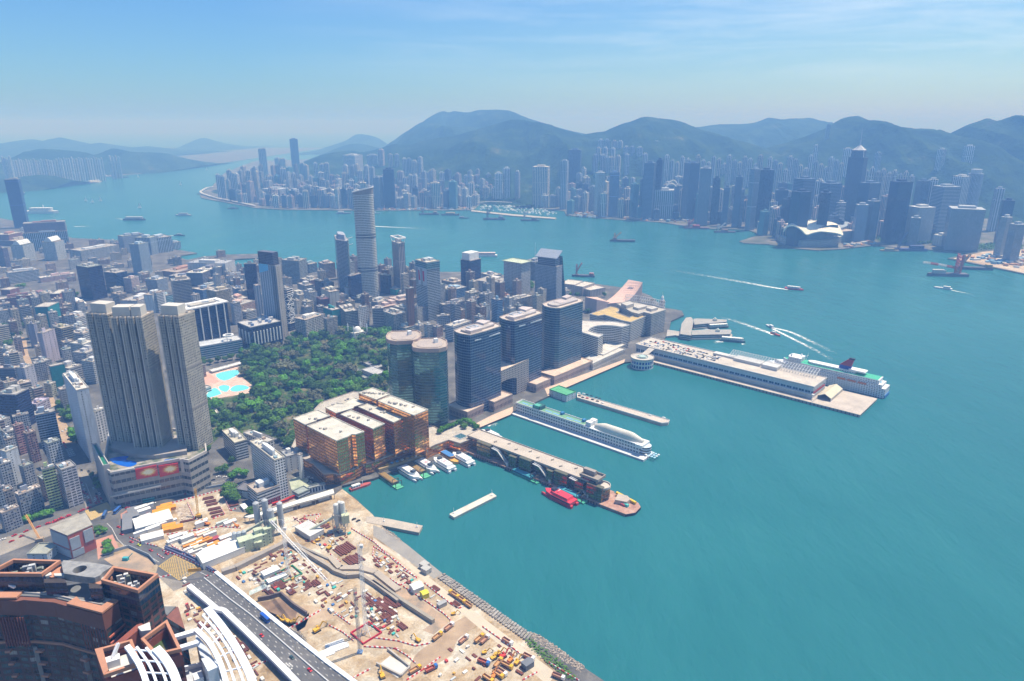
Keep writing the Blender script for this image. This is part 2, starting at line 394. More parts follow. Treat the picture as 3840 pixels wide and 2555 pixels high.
ridge('hill',0,[(640,402),(690,378),(744,356),(805,347),(832,350),(850,348),(880,340),(907,332),(940,334),(988,321),(1045,313),(1080,303),(1115,293),(1150,283),(1178,276),(1205,277),(1218,279),(1246,283),(1269,288),(1289,297),(1329,307),(1350,316),(1400,340),(1470,375),(1560,400)],(5600,4600),1500,1500,2,rough=.2)
ridge('hill',0,[(1180,405),(1240,372),(1290,340),(1330,315),(1365,306),(1390,303),(1404,297),(1425,288),(1440,283),(1452,280),(1475,271),(1490,269),(1512,272),(1530,274),(1560,278),(1590,289),(1612,298),(1650,310),(1720,330),(1800,355),(1860,385)],(4900,4700),1500,1500,3,rough=.2)
ridge('hill_range',0,[(1500,330),(1560,305),(1590,295),(1615,292),(1650,287),(1690,286),(1720,285),(1742,281),(1758,275),(1772,271),(1800,275),(1820,273),(1840,273),(1868,272),(1890,282),(1915,291),(1960,310),(2040,340)],6300,1800,1800,4)
ridge('hill',0,[(1620,388),(1700,358),(1770,340),(1830,322),(1870,308),(1905,293),(1925,280),(1942,272),(1962,268),(1978,268),(1995,276),(2030,284),(2062,291),(2088,295),(2105,302),(2130,311),(2165,322),(2230,345),(2320,385)],(4600,4300),1500,1500,5,rough=.22)
ridge('hill',0,[(1960,410),(2050,372),(2110,345),(2150,328),(2172,320),(2200,305),(2222,290),(2245,282),(2272,273),(2284,276),(2298,278),(2320,271),(2336,266),(2350,266),(2400,268),(2480,255),(2600,240),(2750,255)],(4300,3700),1450,1500,6,rough=.24)
ridge('headland',0,[(20,410),(45,378),(70,352),(95,343),(150,346),(190,350),(218,356),(245,347),(260,342),(285,346),(305,350),(345,351),(375,353),(400,358),(430,367),(452,376),(468,381)],(5600,6800),800,900,7,rough=.12,foot=1)
ridge('headland',0,[(-140,350),(-60,335),(0,336),(20,331),(40,325),(75,321),(98,325),(118,322),(130,318),(142,317),(160,323),(200,334),(230,329),(260,335),(290,341),(340,337),(385,346),(440,352)],9500,1500,1800,8,rough=.12)
ridge('island',0,[(400,352),(425,344),(440,332),(455,321),(468,318),(480,320),(500,327),(520,334),(560,341),(600,346),(640,352)],12000,900,1500,9,rough=.12,foot=-4)
ridge('island',0,[(690,352),(730,346),(760,336),(795,324),(820,310),(845,311),(870,318),(900,335),(960,350)],10500,900,1500,10,rough=.12,foot=-4)
ridge('hill',0,[(725,362),(755,350),(790,336),(815,331),(835,332),(860,338),(900,350)],7800,700,900,11,rough=.12)
ridge('knoll',0,[(-120,425),(-40,412),(20,411),(60,406),(85,403),(120,405),(150,411),(172,417)],(4300,4700),330,300,12,rough=.1,nu=60,nf=16)
# facades
F_={'ribbon':facade('facade_ribbon',3.5,3.2,.48,1.0,mull=1.6,dirt=.2),'ribbonfine':facade('facade_ribbon_fine',3.2,3,.55,1.0,mull=3.0,dirt=.25),'grid':facade('facade_grid',3.2,3.0,.52,.62,dirt=.25),'gridsq':facade('facade_square',3.6,4.2,.5,.55,depth=.5),'tenement':facade('facade_tenement',3.0,2.5,.5,.62,curtain=.16,dirt=.45,vary=.8,depth=.5),'tenement2':facade('facade_tenement_balcony',3.1,4.6,.48,.8,curtain=.12,dirt=.5,vary=.7,depth=.8,mull=1.5),'curtain':facade('facade_curtain',3.8,1.5,.88,.9,glass=(.018,.045,.10),gspec=.8,grough=.08,vary=.35),'dark':facade('facade_dark_glass',3.8,1.6,.86,.93,glass=(.007,.013,.045),gspec=.7,grough=.1,vary=.4),'teal':facade('facade_teal_glass',3.8,2.2,.75,.95,glass=(.025,.12,.18),gspec=.8,vary=.4),'blue':facade('facade_blue_glass',3.6,2.4,.7,.92,glass=(.012,.075,.22),gspec=.7,vary=.35),'blank':facade('facade_blank',3.2,9.0,.4,.12,dirt=.3),'fins':facade('facade_fins',90.0,3.2,.96,.5,v0=.02,glass=(.015,.03,.09),vary=.1),'finsfine':facade('facade_fins_fine',40.0,5.0,.97,.55,v0=.0,glass=(.04,.06,.10),vary=.1),'estate':facade('facade_estate',2.9,3.4,.46,.5,curtain=.08,dirt=.3,vary=.6,depth=.6),'far':facade('facade_far_ribs',60.0,8.5,.97,.5,v0=.0,glass=(.10,.14,.21),vary=.1),'farband':facade('facade_far_bands',5.2,3.0,.55,1.0,glass=(.02,.04,.10),vary=.2),'net':paint('scaffold_net',None,.95,.35,.12,fine=.6),}
M_ROOF=paint('roof_deck',None,.9,.35,.09,fine=.7)
PNT=paint('painted_surface',None,.7,.2)
M_METAL=paint('grey_metal',(.35,.36,.37),.45,.15,metal=.6)
WHI=paint('white_paint',(.78,.78,.77),.6,.12)
ROOFC=[(.46,.43,.39),(.38,.36,.34),(.52,.50,.46),(.33,.32,.31),(.44,.38,.33),(.30,.33,.31)]
def PJ(p):
 y,z=p[1],p[2]-CAMH;d=y*_c-z*_s;return UC+FP*p[0]/d,VC-FP*(y*_s+z*_c)/d
def corner(k,x,y,yb,zb=3.0):
 """ground point and height of a vertical edge seen from (x, y) down to ground line yb"""
 fb=full(k,0,yb)[1];lo,hi=150.0,9000.0
 for _ in range(60):
  m=(lo+hi)/2;p=AT(k,x,y,m)
  if PJ((p.x,p.y,zb))[1]>fb:lo=m
  else:hi=m
 return AT(k,x,y,lo)
def plan(k,L,F,Rr,yb,zb=3.0,h=None):
 """rectangular plan (and roof height) from three surveyed roof corners: one flank, the near corner, the other flank"""
 f=corner(k,F[0],F[1],yb,zb)if h is None else G(k,F[0],F[1],h);h=f.z
 l=G(k,L[0],L[1],h)-f;r=G(k,Rr[0],Rr[1],h)-f
 al,ar=math.atan2(l.y,l.x),math.atan2(r.y,r.x)
 d=(al-ar)-math.pi/2
 while d>math.pi:d-=2*math.pi
 while d<-math.pi:d+=2*math.pi
 ll,lr=math.hypot(l.x,l.y),math.hypot(r.x,r.y)
 wl=lr/(ll+lr)
 al-=d*wl;ar+=d*(1-wl)
 l=Vector((math.cos(al),math.sin(al)))*max(ll,4);r=Vector((math.cos(ar),math.sin(ar)))*max(lr,4)
 f2=Vector((f.x,f.y))
 return[f2,f2+r,f2+r+l,f2+l],h
def poly_c(p):return Vector((sum(a[0]for a in p)/len(p),sum(a[1]for a in p)/len(p)))
def shrink(p,s,c=None):
 c=c or poly_c(p);return[Vector((c.x+(a[0]-c.x)*s,c.y+(a[1]-c.y)*s))for a in p]
def in_quad(q,u,v):return q[0]+(q[1]-q[0])*u+(q[3]-q[0])*v
def raise_building(name,label,cat,q,h,fac,col,roofc=None,group=None,z0=2.5,clutter=1.0,parapet=1.2,podium=None,plant=True,overhang=0.0,rng=None,detail=True):
 rng=rng or random
 c=poly_c(q);root=empty(name,(c.x,c.y,z0));tag(root,label,cat,group)
 loc=lambda pts:[(p[0]-c.x,p[1]-c.y)for p in pts]
 b=MB();Q=loc(q)
 b.prism(Q,0,h-z0,top=False,v0=0);b.build('wall',F_[fac]if isinstance(fac,str)else fac,root,col)
 roofc=roofc or rng.choice(ROOFC)
 rf=MB();top=h-z0
 RQ=inset(Q,-overhang)if overhang else inset(Q,-.15)
 if(RQ[1][0]-RQ[0][0])==0 and False:pass
 rf.prism(RQ,top-.3,top,True,True);rf.ring(RQ,.5,top,top+parapet)
 roof=rf.build('roof',M_ROOF,root,roofc)
 if not detail:return root
 q4=[Vector(p)for p in inset(Q,1.5)]if len(Q)==4 else None
 if q4 and plant:
  e1,e2=(q4[1]-q4[0]).length,(q4[3]-q4[0]).length
  ang=math.atan2((q4[1]-q4[0]).y,(q4[1]-q4[0]).x)
  n=1 if e1*e2<350 else 2
  for i in range(n):
   u,v=rng.uniform(.3,.45)+(.3*i),rng.uniform(.4,.65);p=in_quad(q4,u,v)
   m=MB();m.box(p,e1*rng.uniform(.2,.38),e2*rng.uniform(.28,.45),top,top+rng.uniform(3.5,7),ang)
   m.build('plant_room',PNT,roof,tuple(min(.8,x*1.05+.02)for x in col)if sum(col)>.5 else(.45,.44,.42))
  for i in range(int(clutter*min(8,2+e1*e2/130))):
   p=in_quad(q4,rng.uniform(.05,.95),rng.uniform(.05,.95));m=MB()
   w,d,hh=rng.uniform(1.5,4.5),rng.uniform(1.5,5),rng.uniform(1.2,3.2)
   t=rng.random()
   if t<.6:m.box(p,w,d,top,top+hh,ang);nm='rooftop_shed'
   elif t<.8:m.tube((p.x,p.y,top),(p.x,p.y,top+2.4),1.4,8);nm='water_tank'
   else:m.box(p,w*.7,d*.6,top+.4,top+1.9,ang);nm='air_conditioner'
   m.build(nm,PNT,roof,rng.choice([(.62,.60,.56),(.5,.5,.5),(.33,.35,.36),(.68,.67,.64),(.40,.30,.24),(.25,.36,.42)]))
 if podium:
  pw,ph,pc=podium;MB().prism(inset(Q,-pw),0,ph,True).ring(inset(Q,-pw),.5,ph,ph+1.1).build('podium',F_['ribbon'],root,pc)
 return root
BUILT=[]
def B(k,L,F,Rr,yb,fac,col,name,label,cat=None,**kw):
 q,h=plan(k,L,F,Rr,yb)
 rng=random.Random(len(BUILT)*13+5);BUILT.append((q,h))
 return raise_building(name,label,cat or name.replace('_',' '),q,h,fac,col,rng=rng,**kw)
def hit(k,x,y,p0,n):
 """where that sight line meets the plane through p0 with normal n"""
 d=ray(k,x,y);o=Vector((0,0,CAMH));t=(Vector(p0)-o).dot(n)/d.dot(n);return o+d*t
def cvp(pts,n=4,closed=True):
 out=[];m=len(pts)
 for i in range(m if closed else m-1):
  p0,p1,p2,p3=(pts[(i+j)%m]if closed else pts[min(max(i+j,0),m-1)]for j in(-1,0,1,2))
  for s in range(n):
   f=s/n;out.append(tuple(.5*(2*p1[a]+(p2[a]-p0[a])*f+(2*p0[a]-5*p1[a]+4*p2[a]-p3[a])*f*f+(3*p1[a]-p0[a]-3*p2[a]+p3[a])*f**3)for a in range(len(pts[0]))))
 if not closed:out.append(tuple(pts[-1]))
 return out
def V2(pts):return[Vector((p[0],p[1]))for p in pts]
def roof_boxes(root,c,z0,k,h,items,name='plant_room',col=(.5,.47,.43)):
 """plant rooms on a roof at height h, each from four surveyed corners and its own height"""
 for pts,hh in items:
  p=GP(k,pts,h);MB().prism([(a.x-c.x,a.y-c.y)for a in p],h-z0,h-z0+hh).build(name,PNT,root,col)
def wall_panel(root,name,k,quad,p0,n,out,mat,col,thick=.4,org=(0,0,0)):
 """a flat panel on a wall plane, from four surveyed corners"""
 P=[hit(k,x,y,p0,n)+n*out-Vector(org)for x,y in quad];m=MB()
 m.face(P);Q=[p-n*thick for p in P]
 for i in range(4):m.face([P[i],P[(i+1)%4],Q[(i+1)%4],Q[i]])
 m.uv=[[(0,1),(1,1),(1,0),(0,0)]]+m.uv[1:]
 return m.build(name,mat,root,col)
# the town between the park and the harbour
W1,W2,CREAM,GREY,TAN=(.60,.59,.57),(.50,.50,.50),(.56,.52,.43),(.34,.34,.35),(.40,.35,.27)
PINK,BRN,DRED,NAVY,LBL,NET=(.50,.36,.33),(.25,.15,.11),(.15,.055,.06),(.03,.05,.14),(.40,.47,.56),(.015,.25,.25)
B(23,(325,1155),(490,1185),(785,1095),1480,'tenement2',W1,'apartment_block','big dirty white apartment block with rows of balconies along the park edge')
B(23,(780,1150),(802,1168),(945,1125),1440,'tenement',(.42,.38,.34),'apartment_block','lower brownish block built against the big white apartment block by the park')
B(23,(775,990),(880,1040),(990,1010),1290,'net',NET,'netted_building','small building wrapped in teal scaffold netting behind the park apartment blocks','building')
B(23,(1235,1000),(1265,1012),(1412,975),1300,'gridsq',(.66,.66,.67),'hotel_block','white block with big square windows standing behind the domed mosque')
B(23,(985,965),(1075,1062),(1245,1040),1335,'ribbonfine',(.47,.43,.38),'apartment_block','cream banded block joined to the side of the white square-windowed block')
B(23,(1435,985),(1472,1015),(1632,1018),1290,'ribbon',(.45,.40,.38),'apartment_block','brown and white banded block with a rounded corner beside the mosque street')
B(23,(1635,1032),(1790,1110),(1945,1062),1340,'tenement2',(.46,.45,.41),'tenement_block','long grimy tenement with open balconies and crowded roof above the park corner')
B(23,(1962,706),(1990,718),(2082,704),1320,'blank',(.27,.15,.11),'slender_tower','very slender brown tower with blank brick sides rising from the low blocks','tower')
t7=B(26,(0,292),(155,338),(336,308),1190,'ribbon',(.48,.52,.55),'office_tower','tall pale tower with two red panels on its grey side and a teal glass top','tower',roofc=(.52,.48,.40))
B(23,(1140,525),(1152,535),(1285,492),930,'dark',NAVY,'office_tower','dark navy glass tower at the foot of the very tall white tower','tower')
B(23,(1655,280),(1700,292),(1746,280),470,'grid',(.40,.34,.36),'slender_tower','short slender mauve tower standing alone against the harbour','tower')
B(23,(165,290),(392,312),(470,272),645,'ribbonfine',(.36,.40,.42),'office_block','grey green banded block with notched corners and a roof mast cluster',podium=(4,12,(.4,.4,.4)))
B(23,(645,335),(757,360),(936,345),575,'ribbon',(.42,.37,.35),'office_block','brown and white striped block in front of the harbour, flat brown roof')
B(23,(470,330),(540,362),(602,332),492,'dark',(.25,.36,.40),'office_block','plain teal grey box by the harbour edge behind the banded block')
B(23,(1145,362),(1235,412),(1272,402),520,'grid',(.33,.27,.24),'hotel_block','brown flat roofed block peeping between the two tallest towers')
B(23,(490,560),(560,602),(642,562),690,'ribbon',(.26,.13,.11),'shop_block','low dark red block with a pale roof near the grey green banded block')
B(23,(355,640),(482,682),(622,664),775,'ribbonfine',(.45,.46,.47),'office_block','low grey ribbon windowed block with plant along the roof')
B(23,(620,590),(700,612),(757,602),845,'dark',(.10,.12,.18),'office_tower','dark blue gridded tower among the tenements, short and square','tower')
B(23,(757,598),(815,640),(882,620),780,'blank',(.47,.42,.38),'apartment_block','tan walled narrow block just behind the dark blue gridded tower')
B(23,(765,708),(846,772),(962,742),1015,'blank',(.55,.53,.45),'apartment_block','cream block with a wide windowless end wall in the midst of the tenements')
B(23,(635,850),(716,882),(846,868),1082,'grid',DRED,'apartment_block','dark maroon block with a stepped top next to the cream windowless wall',roofc=(.26,.12,.12))
B(23,(965,800),(1062,832),(1102,812),935,'tenement',(.50,.44,.44),'tenement_block','small pinkish block with a white end wall under the twin-topped tower')
B(23,(1085,690),(1110,704),(1142,690),875,'blank',LBL,'slender_tower','narrow pale blue block squeezed beside the navy glass tower','tower')
B(23,(265,772),(402,818),(502,790),925,'grid',(.52,.50,.44),'tenement_block','flat roofed block with a cream end wall behind the cross-braced tower')
B(23,(480,745),(552,782),(652,760),1062,'tenement',(.55,.57,.60),'tenement_block','pale block with blue tinted windows beside the cream-ended flat roofed block')
B(23,(290,890),(356,904),(432,892),1095,'blank',CREAM,'tenement_block','cream narrow block close behind the lattice patterned building')
B(23,(425,915),(516,942),(602,918),1095,'blank',(.48,.47,.42),'tenement_block','greyish block with a plain cream end behind the big white apartments')
B(23,(1230,832),(1300,868),(1330,820),930,'curtain',(.35,.40,.40),'shop_block','teal grey base block under the tallest white tower')
B(23,(1305,830),(1400,854),(1462,832),1010,'ribbon',(.22,.24,.26),'office_block','dark grey office block with white bands on one end near the rooftop pool')
B(23,(1480,880),(1552,922),(1642,862),1010,'grid',(.42,.43,.44),'office_block','squat grey block in front of the rooftop pool deck')
B(23,(1560,922),(1622,1000),(1816,920),1040,'ribbonfine',(.50,.40,.37),'shop_block','pink roofed low block with crowded roof structures',roofc=(.50,.38,.33))
B(23,(1705,850),(1872,902),(2135,848),985,'ribbonfine',(.46,.40,.37),'shop_block','wide low block with a pink and grey roof behind the slender brown tower',roofc=(.45,.36,.33))
B(23,(1583,512),(1716,526),(1746,515),800,'dark',(.07,.07,.14),'office_tower','plain dark violet glass block under the slender white-crowned tower','tower')
B(23,(1745,700),(1822,732),(1892,700),815,'net',(.02,.28,.26),'netted_building','low building in bright green netting at the foot of the dark violet block','building',plant=False)
B(23,(1820,750),(1882,782),(1946,766),822,'grid',W1,'shop_block','small white low block below the green netted building')
yt=B(23,(1800,540),(1872,562),(1922,540),715,'tenement',(.50,.48,.36),'apartment_tower','yellowish tower with a green pyramid roof near the harbour trees','tower',plant=False,clutter=0)
B(23,(1820,972),(1932,1012),(1988,982),1195,'tenement',(.47,.47,.43),'tenement_block','grimy tenement row behind the park corner tenement')
B(23,(2090,992),(2132,1012),(2192,986),1225,'tenement',(.56,.54,.48),'tenement_block','cream tenement immediately beside the slender brown tower')
B(23,(1860,1262),(1960,1302),(2072,1250),1352,'ribbon',(.52,.60,.60),'shop_block','low pale green block with banded front at the park corner')
B(23,(2112,1250),(2170,1272),(2232,1242),1412,'tenement',W1,'tenement_block','white low tenement behind the two green glass towers')
tb=B(26,(697,282),(802,312),(906,272),742,'dark',NAVY,'office_tower','slim navy tower with a pale metal end near the sea front','tower',plant=False,clutter=.3)
B(26,(400,692),(536,738),(722,690),872,'blue',(.30,.42,.55),'office_block','cubic blue glass block with white roof edge and glass corner')
th=B(26,(1312,302),(1546,347),(1656,310),822,'gridsq',(.52,.53,.54),'hotel_tower','pale stone hotel tower with square windows and a broad overhanging green roof','tower',overhang=3.5,roofc=(.50,.56,.42),plant=False,clutter=.2)
B(26,(1640,300),(1752,332),(1812,290),600,'ribbonfine',(.36,.36,.38),'office_tower','grey banded tower standing behind the overhanging-roof hotel','tower',roofc=(.3,.3,.33))
tf=B(26,(1762,358),(2068,402),(2128,372),1042,'grid',(.36,.40,.48),'hotel_tower','blue grey tower with a tilted panel roof and a splayed glass flank','tower',plant=False,clutter=0)
B(26,(2066,620),(2112,632),(2162,620),872,'teal',(.35,.50,.55),'office_block','lower pale teal block attached beside the tilted-roof tower')
B(26,(918,582),(1192,642),(1312,570),792,'gridsq',(.58,.57,.56),'hotel_block','wide white hotel block with a stepped striped flank near the sea front')
B(26,(975,492),(1122,532),(1242,502),592,'ribbonfine',(.5,.5,.52),'hotel_block','low white hotel wing under the sloping glass canopy')
B(26,(1070,742),(1240,800),(1492,790),855,'grid',(.40,.31,.24),'shop_block','low brown roofed block in front of the wide white hotel',roofc=(.42,.34,.26))
B(26,(1215,802),(1252,832),(1352,802),882,'dark',(.25,.14,.13),'shop_block','dark low block with a salmon roof below the white hotel',roofc=(.50,.30,.25))
B(26,(735,762),(802,792),(932,762),962,'tenement',(.60,.57,.48),'apartment_block','cream apartment block with shuttered windows beside the blue glass cube')
B(26,(330,942),(402,962),(722,902),1192,'ribbonfine',(.36,.34,.36),'office_block','long dark block with fine pale bands and greenery on its roof')
ob=B(26,(1112,862),(1192,892),(1272,876),1215,'blue',(.25,.42,.55),'office_tower','narrow tower with a grey blank side and bright blue glass front','tower')
B(26,(955,942),(1036,972),(1074,956),1212,'blank',(.64,.67,.70),'slender_tower','slim white tower with one windowless side and stacked balconies on the other','tower')
B(26,(1270,892),(1372,902),(1757,830),1042,'tenement',(.55,.53,.50),'tenement_block','long cream tenement terrace behind the dark curved office towers')
B(26,(1270,1022),(1292,1052),(1452,1010),1102,'ribbon',(.60,.61,.60),'shop_block','low white block just behind the middle dark office tower')
B(26,(840,992),(882,1012),(957,992),1142,'tenement',(.42,.40,.42),'tenement_block','small grey tenement next to the slim white tower')
B(26,(720,932),(790,962),(832,950),1192,'blank',(.40,.46,.44),'apartment_block','grey green block with a plain side beside the cream shuttered block')
B(26,(300,1112),(322,1132),(502,1112),1302,'gridsq',(.58,.58,.58),'apartment_block','white gridded block with boxy roof rooms behind the green glass towers')
B(26,(430,1252),(546,1282),(812,1192),1500,'ribbon',(.60,.60,.62),'apartment_block','long white block with strong bands and a grey end behind the harbour towers')
B(26,(810,1132),(852,1152),(962,1142),1242,'ribbon',(.55,.56,.58),'apartment_block','small white banded block at the end of the long white block')
B(26,(255,1272),(302,1292),(378,1262),1442,'tenement',(.52,.38,.36),'tenement_block','narrow pink tenement between white blocks behind the green glass towers')
B(26,(105,1242),(172,1262),(257,1250),1442,'grid',(.58,.59,.57),'tenement_block','white block with a dark and red striped side behind the green glass towers')
B(26,(0,1232),(50,1262),(112,1240),1362,'tenement',(.62,.62,.62),'tenement_block','small white stepped tenement near the park corner')
B(26,(60,982),(100,1004),(162,976),1202,'tenement',(.34,.34,.38),'tenement_block','dark grey tenement tucked against the red-panelled tower')
B(26,(2160,742),(2202,762),(2252,736),862,'grid',W1,'shop_block','small white building between the tilted-roof tower and the museums')
B(26,(390,592),(562,632),(702,592),672,'ribbon',(.46,.42,.36),'shop_block','low sandy block in the works area by the sea front',clutter=1.5)
B(25,(210,522),(396,562),(777,462),632,'grid',(.36,.20,.14),'hotel_block','broad low block with orange brown walls and flat roof near the railway',roofc=(.36,.30,.26))
B(25,(560,558),(775,568),(858,520),762,'ribbonfine',(.20,.20,.24),'office_block','dark banded box with a white roof, the lower one of two alike',roofc=(.66,.64,.58))
B(25,(735,502),(945,516),(1032,462),645,'ribbonfine',(.19,.19,.24),'office_block','dark banded box with a white roof, behind a similar lower one',roofc=(.66,.64,.58))
B(25,(310,602),(562,622),(662,577),682,'dark',(.2,.22,.28),'office_block','low dark block with a grey roof before the orange brown block')
B(25,(540,424),(1112,432),(1284,380),592,'blank',(.50,.51,.53),'station_building','large grey slab building over the railway with a plain pale end wall','building',roofc=(.36,.38,.42))
B(25,(0,642),(106,672),(197,632),842,'grid',(.33,.38,.46),'office_block','blue grey office block with regular windows near the navy striped tower')
hh=B(25,(172,672),(336,692),(592,690),1012,'ribbon',(.40,.35,.29),'apartment_tower','tan double tower with round ends joined by a banded middle','tower')
B(25,(30,852),(102,864),(202,842),1152,'ribbon',(.58,.62,.66),'office_block','white tower with angled top and blue grey window bands beside the tan double tower')
B(25,(180,892),(252,902),(347,882),1042,'teal',(.45,.62,.68),'office_block','low pale cyan block in front of the tan double tower')
B(25,(885,802),(972,842),(1162,790),1332,'tenement',(.42,.37,.28),'apartment_tower','tan apartment tower with stepped crown behind the white-finned glass block','tower')
B(25,(665,802),(797,812),(887,792),962,'gridsq',(.28,.34,.46),'office_block','blue block with white square windows behind the tan apartment tower')
B(25,(1180,902),(1292,962),(1424,922),1102,'grid',(.52,.32,.26),'apartment_block','salmon pink block with crowded roof beside the navy slab')
B(25,(1190,1002),(1232,1022),(1332,1002),1332,'tenement',(.50,.54,.62),'tenement_block','bluish white narrow block next to the tan apartment tower')
B(25,(1245,1062),(1272,1078),(1352,1062),1302,'blank',(.54,.51,.48),'tenement_block','beige narrow block with one column of small windows')
B(25,(1380,1122),(1422,1142),(1552,1102),1242,'ribbon',(.50,.53,.56),'office_block','squat grey block with bold white bands under the tall ribbed tower')
B(25,(1380,442),(1552,432),(1602,424),1092,'dark',(.02,.03,.10),'office_tower','plain navy slab tower beside the tall ribbed tower','tower')
B(25,(1445,642),(1502,662),(1562,642),972,'fins',(.50,.54,.58),'slender_tower','slender pale tower with a crown-like top by the navy slab','tower')
B(25,(1100,602),(1132,614),(1397,600),722,'gridsq',(.58,.58,.58),'hotel_block','long low white hotel block with regular dark openings')
B(25,(1130,662),(1202,692),(1392,682),745,'ribbon',(.48,.48,.48),'shop_block','low white roofed block with plant units in front of the long white hotel')
B(25,(1175,782),(1262,802),(1402,792),905,'blue',(.16,.22,.36),'office_block','dark blue block between the salmon block and the low hotel')
B(25,(740,752),(802,772),(1042,702),795,'blue',(.35,.40,.45),'shop_block','low glass roofed shopping block near the dark banded boxes')
B(25,(880,642),(1002,662),(1087,632),742,'grid',(.47,.45,.42),'apartment_block','small beige block in front of the large railway slab building')
B(24,(-90,292),(60,292),(120,300),1010,'fins',(.07,.10,.26),'skyscraper','dark blue residential skyscraper cut by the picture edge above the harbour','tower')
B(24,(170,936),(330,942),(900,930),1110,'fins',(.34,.17,.12),'apartment_row','long row of joined brick red apartment towers by the water','building')
B(24,(330,1092),(985,1046),(1030,1042),1310,'finsfine',(.44,.52,.60),'apartment_row','long pale blue apartment row in front of the brick red row','building')
B(24,(1010,1322),(1182,1342),(1750,1250),1492,'ribbonfine',(.50,.53,.57),'hotel_block','wide pale hotel with angled front and blue grey bands by the quay')
B(24,(-20,1092),(122,1102),(252,1062),1260,'fins',(.36,.18,.12),'apartment_tower','brick red tower cluster at the end of the pale blue row','tower')
B(24,(60,1168),(192,1192),(332,1142),1270,'grid',(.20,.13,.16),'office_block','dark plum block between the brick red towers and the arched pale towers')
B(24,(-70,1292),(32,1302),(112,1292),1580,'tenement',(.18,.16,.24),'apartment_tower','dark violet tower beside the arched pale towers','tower')
st=B(24,(1875,1247),(2032,1247),(2202,1215),1690,'fins',(.42,.52,.62),'office_tower','tower with one navy blank side and one white and blue striped side','tower')
B(24,(1740,1112),(1802,1128),(2112,1088),1375,'grid',(.36,.42,.52),'apartment_row','stepped blue grey housing slab at the water, tallest portion','building')
B(24,(1960,1150),(2200,1150),(2352,1120),1400,'finsfine',(.40,.47,.56),'apartment_row','ribbed blue grey housing slab in front of the stepped one','building')
B(25,(-60,30),(60,60),(325,30),280,'finsfine',(.40,.48,.57),'apartment_row','ribbed blue grey housing slab at the harbour corner','building')
B(25,(330,110),(352,122),(440,105),215,'finsfine',(.42,.48,.57),'apartment_row','short last piece of the ribbed housing slab at the harbour corner','building')
for q in(((100,1275),(330,1262),(560,1232),1500),((570,1225),(800,1212),(1005,1182),1480)):
 (a,b_,c_,d_)=q
 r_=B(24,a,b_,c_,d_,'estate',(.50,.54,.57),'arched_tower','pale apartment tower with a curved crown, '+('behind the dark violet tower' if a[0]<200 else 'next to the wide angled hotel'),'tower',plant=False,clutter=0)
 qq,h_=BUILT[-1];cc=poly_c(qq);m=MB();P_=[[],[]]
 for i in range(13):
  u=i/12;x0=qq[0]+(qq[3]-qq[0])*(.2+.6*u);x1=qq[1]+(qq[2]-qq[1])*(.2+.6*u);z=h_-2.5+2+12*math.sin(math.pi*u)
  P_[0].append((x0.x-cc.x,x0.y-cc.y,z));P_[1].append((x1.x-cc.x,x1.y-cc.y,z))
 m.grid(P_)
 for row in P_:
  for i in range(12):m.face([row[i],row[i+1],(row[i+1][0],row[i+1][1],h_-2.5),(row[i][0],row[i][1],h_-2.5)])
 m.build('crown',PNT,r_,(.62,.65,.68))
B(5,(65,44),(76,62),(352,26),162,'ribbon',(.50,.53,.58),'show_hall','white hall with dark picture panels along its front by the railway','building')
B(5,(355,97),(370,108),(692,62),150,'grid',(.55,.40,.40),'warehouse','long pale pink shed with a saw-tooth roof beside the railway','building',roofc=(.66,.62,.58))
B(5,(680,-4),(805,10),(946,-12),312,'dark',(.05,.035,.07),'office_block','big dark glass block with maroon tint and a messy white roof')
B(5,(950,50),(1062,62),(1167,40),242,'dark',(.03,.06,.13),'office_block','dark teal glass wing adjoining the big maroon tinted glass block')
B(5,(1170,100),(1202,112),(1232,92),246,'grid',(.56,.46,.46),'slender_tower','narrow pink slab standing beside the dark teal wing','tower')
B(5,(-60,296),(0,304),(302,272),402,'ribbon',(.24,.13,.15),'campus_block','long brick campus block with dark window bands by the trees','building')
B(22,(850,372),(1140,290),(1312,186),520,'ribbon',(.24,.13,.14),'campus_block','brick campus block with an angled wing facing the dark glass block','building')
B(22,(1130,288),(1242,296),(1318,205),565,'blank',(.23,.10,.09),'campus_tower','blank brick stair tower of the campus','tower',plant=False)
B(22,(370,330),(430,345),(490,320),640,'blank',(.21,.11,.12),'campus_tower','square brick tower amid the long campus block','tower',plant=False)
B(22,(100,190),(200,215),(300,160),330,'blank',(.22,.11,.12),'campus_tower','brick tower behind the campus blocks near the tracks','tower',plant=False)
for i in range(5):
 y_=432+i*62;B(22,(668-17*i,y_),(676-17*i,y_+6),(862-20*i,y_-8),702,'ribbon',(.50,.24,.20),'campus_terrace',f"brick red stepped terrace, {['highest', 'second', 'middle', 'fourth', 'lowest'][i]} step of five by the trees",'terrace',plant=False,clutter=0,roofc=(.52,.27,.22))
B(22,(765,562),(1002,572),(1172,472),1000,'net',(.012,.20,.22),'netted_building','tall building wholly wrapped in dark teal netting above the sandy street','building',plant=False)
B(22,(550,942),(702,932),(782,902),1420,'blank',(.30,.30,.38),'apartment_block','white cornered block with a dark side below the teal netted building')
B(5,(330,620),(386,617),(516,576),892,'blank',(.46,.41,.48),'apartment_tower','lilac tower with a pale disc high on its wall','tower')
B(5,(500,552),(562,572),(662,546),832,'dark',(.40,.37,.22),'office_tower','dark glass tower with a yellowish crown behind the lilac tower','tower',roofc=(.48,.43,.33))
B(5,(-40,937),(130,937),(172,912),1122,'ribbon',(.16,.17,.22),'office_block','dark banded block at the end of the sandy street')
B(5,(140,932),(222,937),(312,902),1232,'blank',(.40,.40,.46),'apartment_tower','grey slab tower with a tall plain side','tower')
B(5,(-40,1172),(142,1182),(252,1122),1500,'dark',(.03,.05,.14),'office_tower','navy tower with columns of small balconies across the avenue','tower')
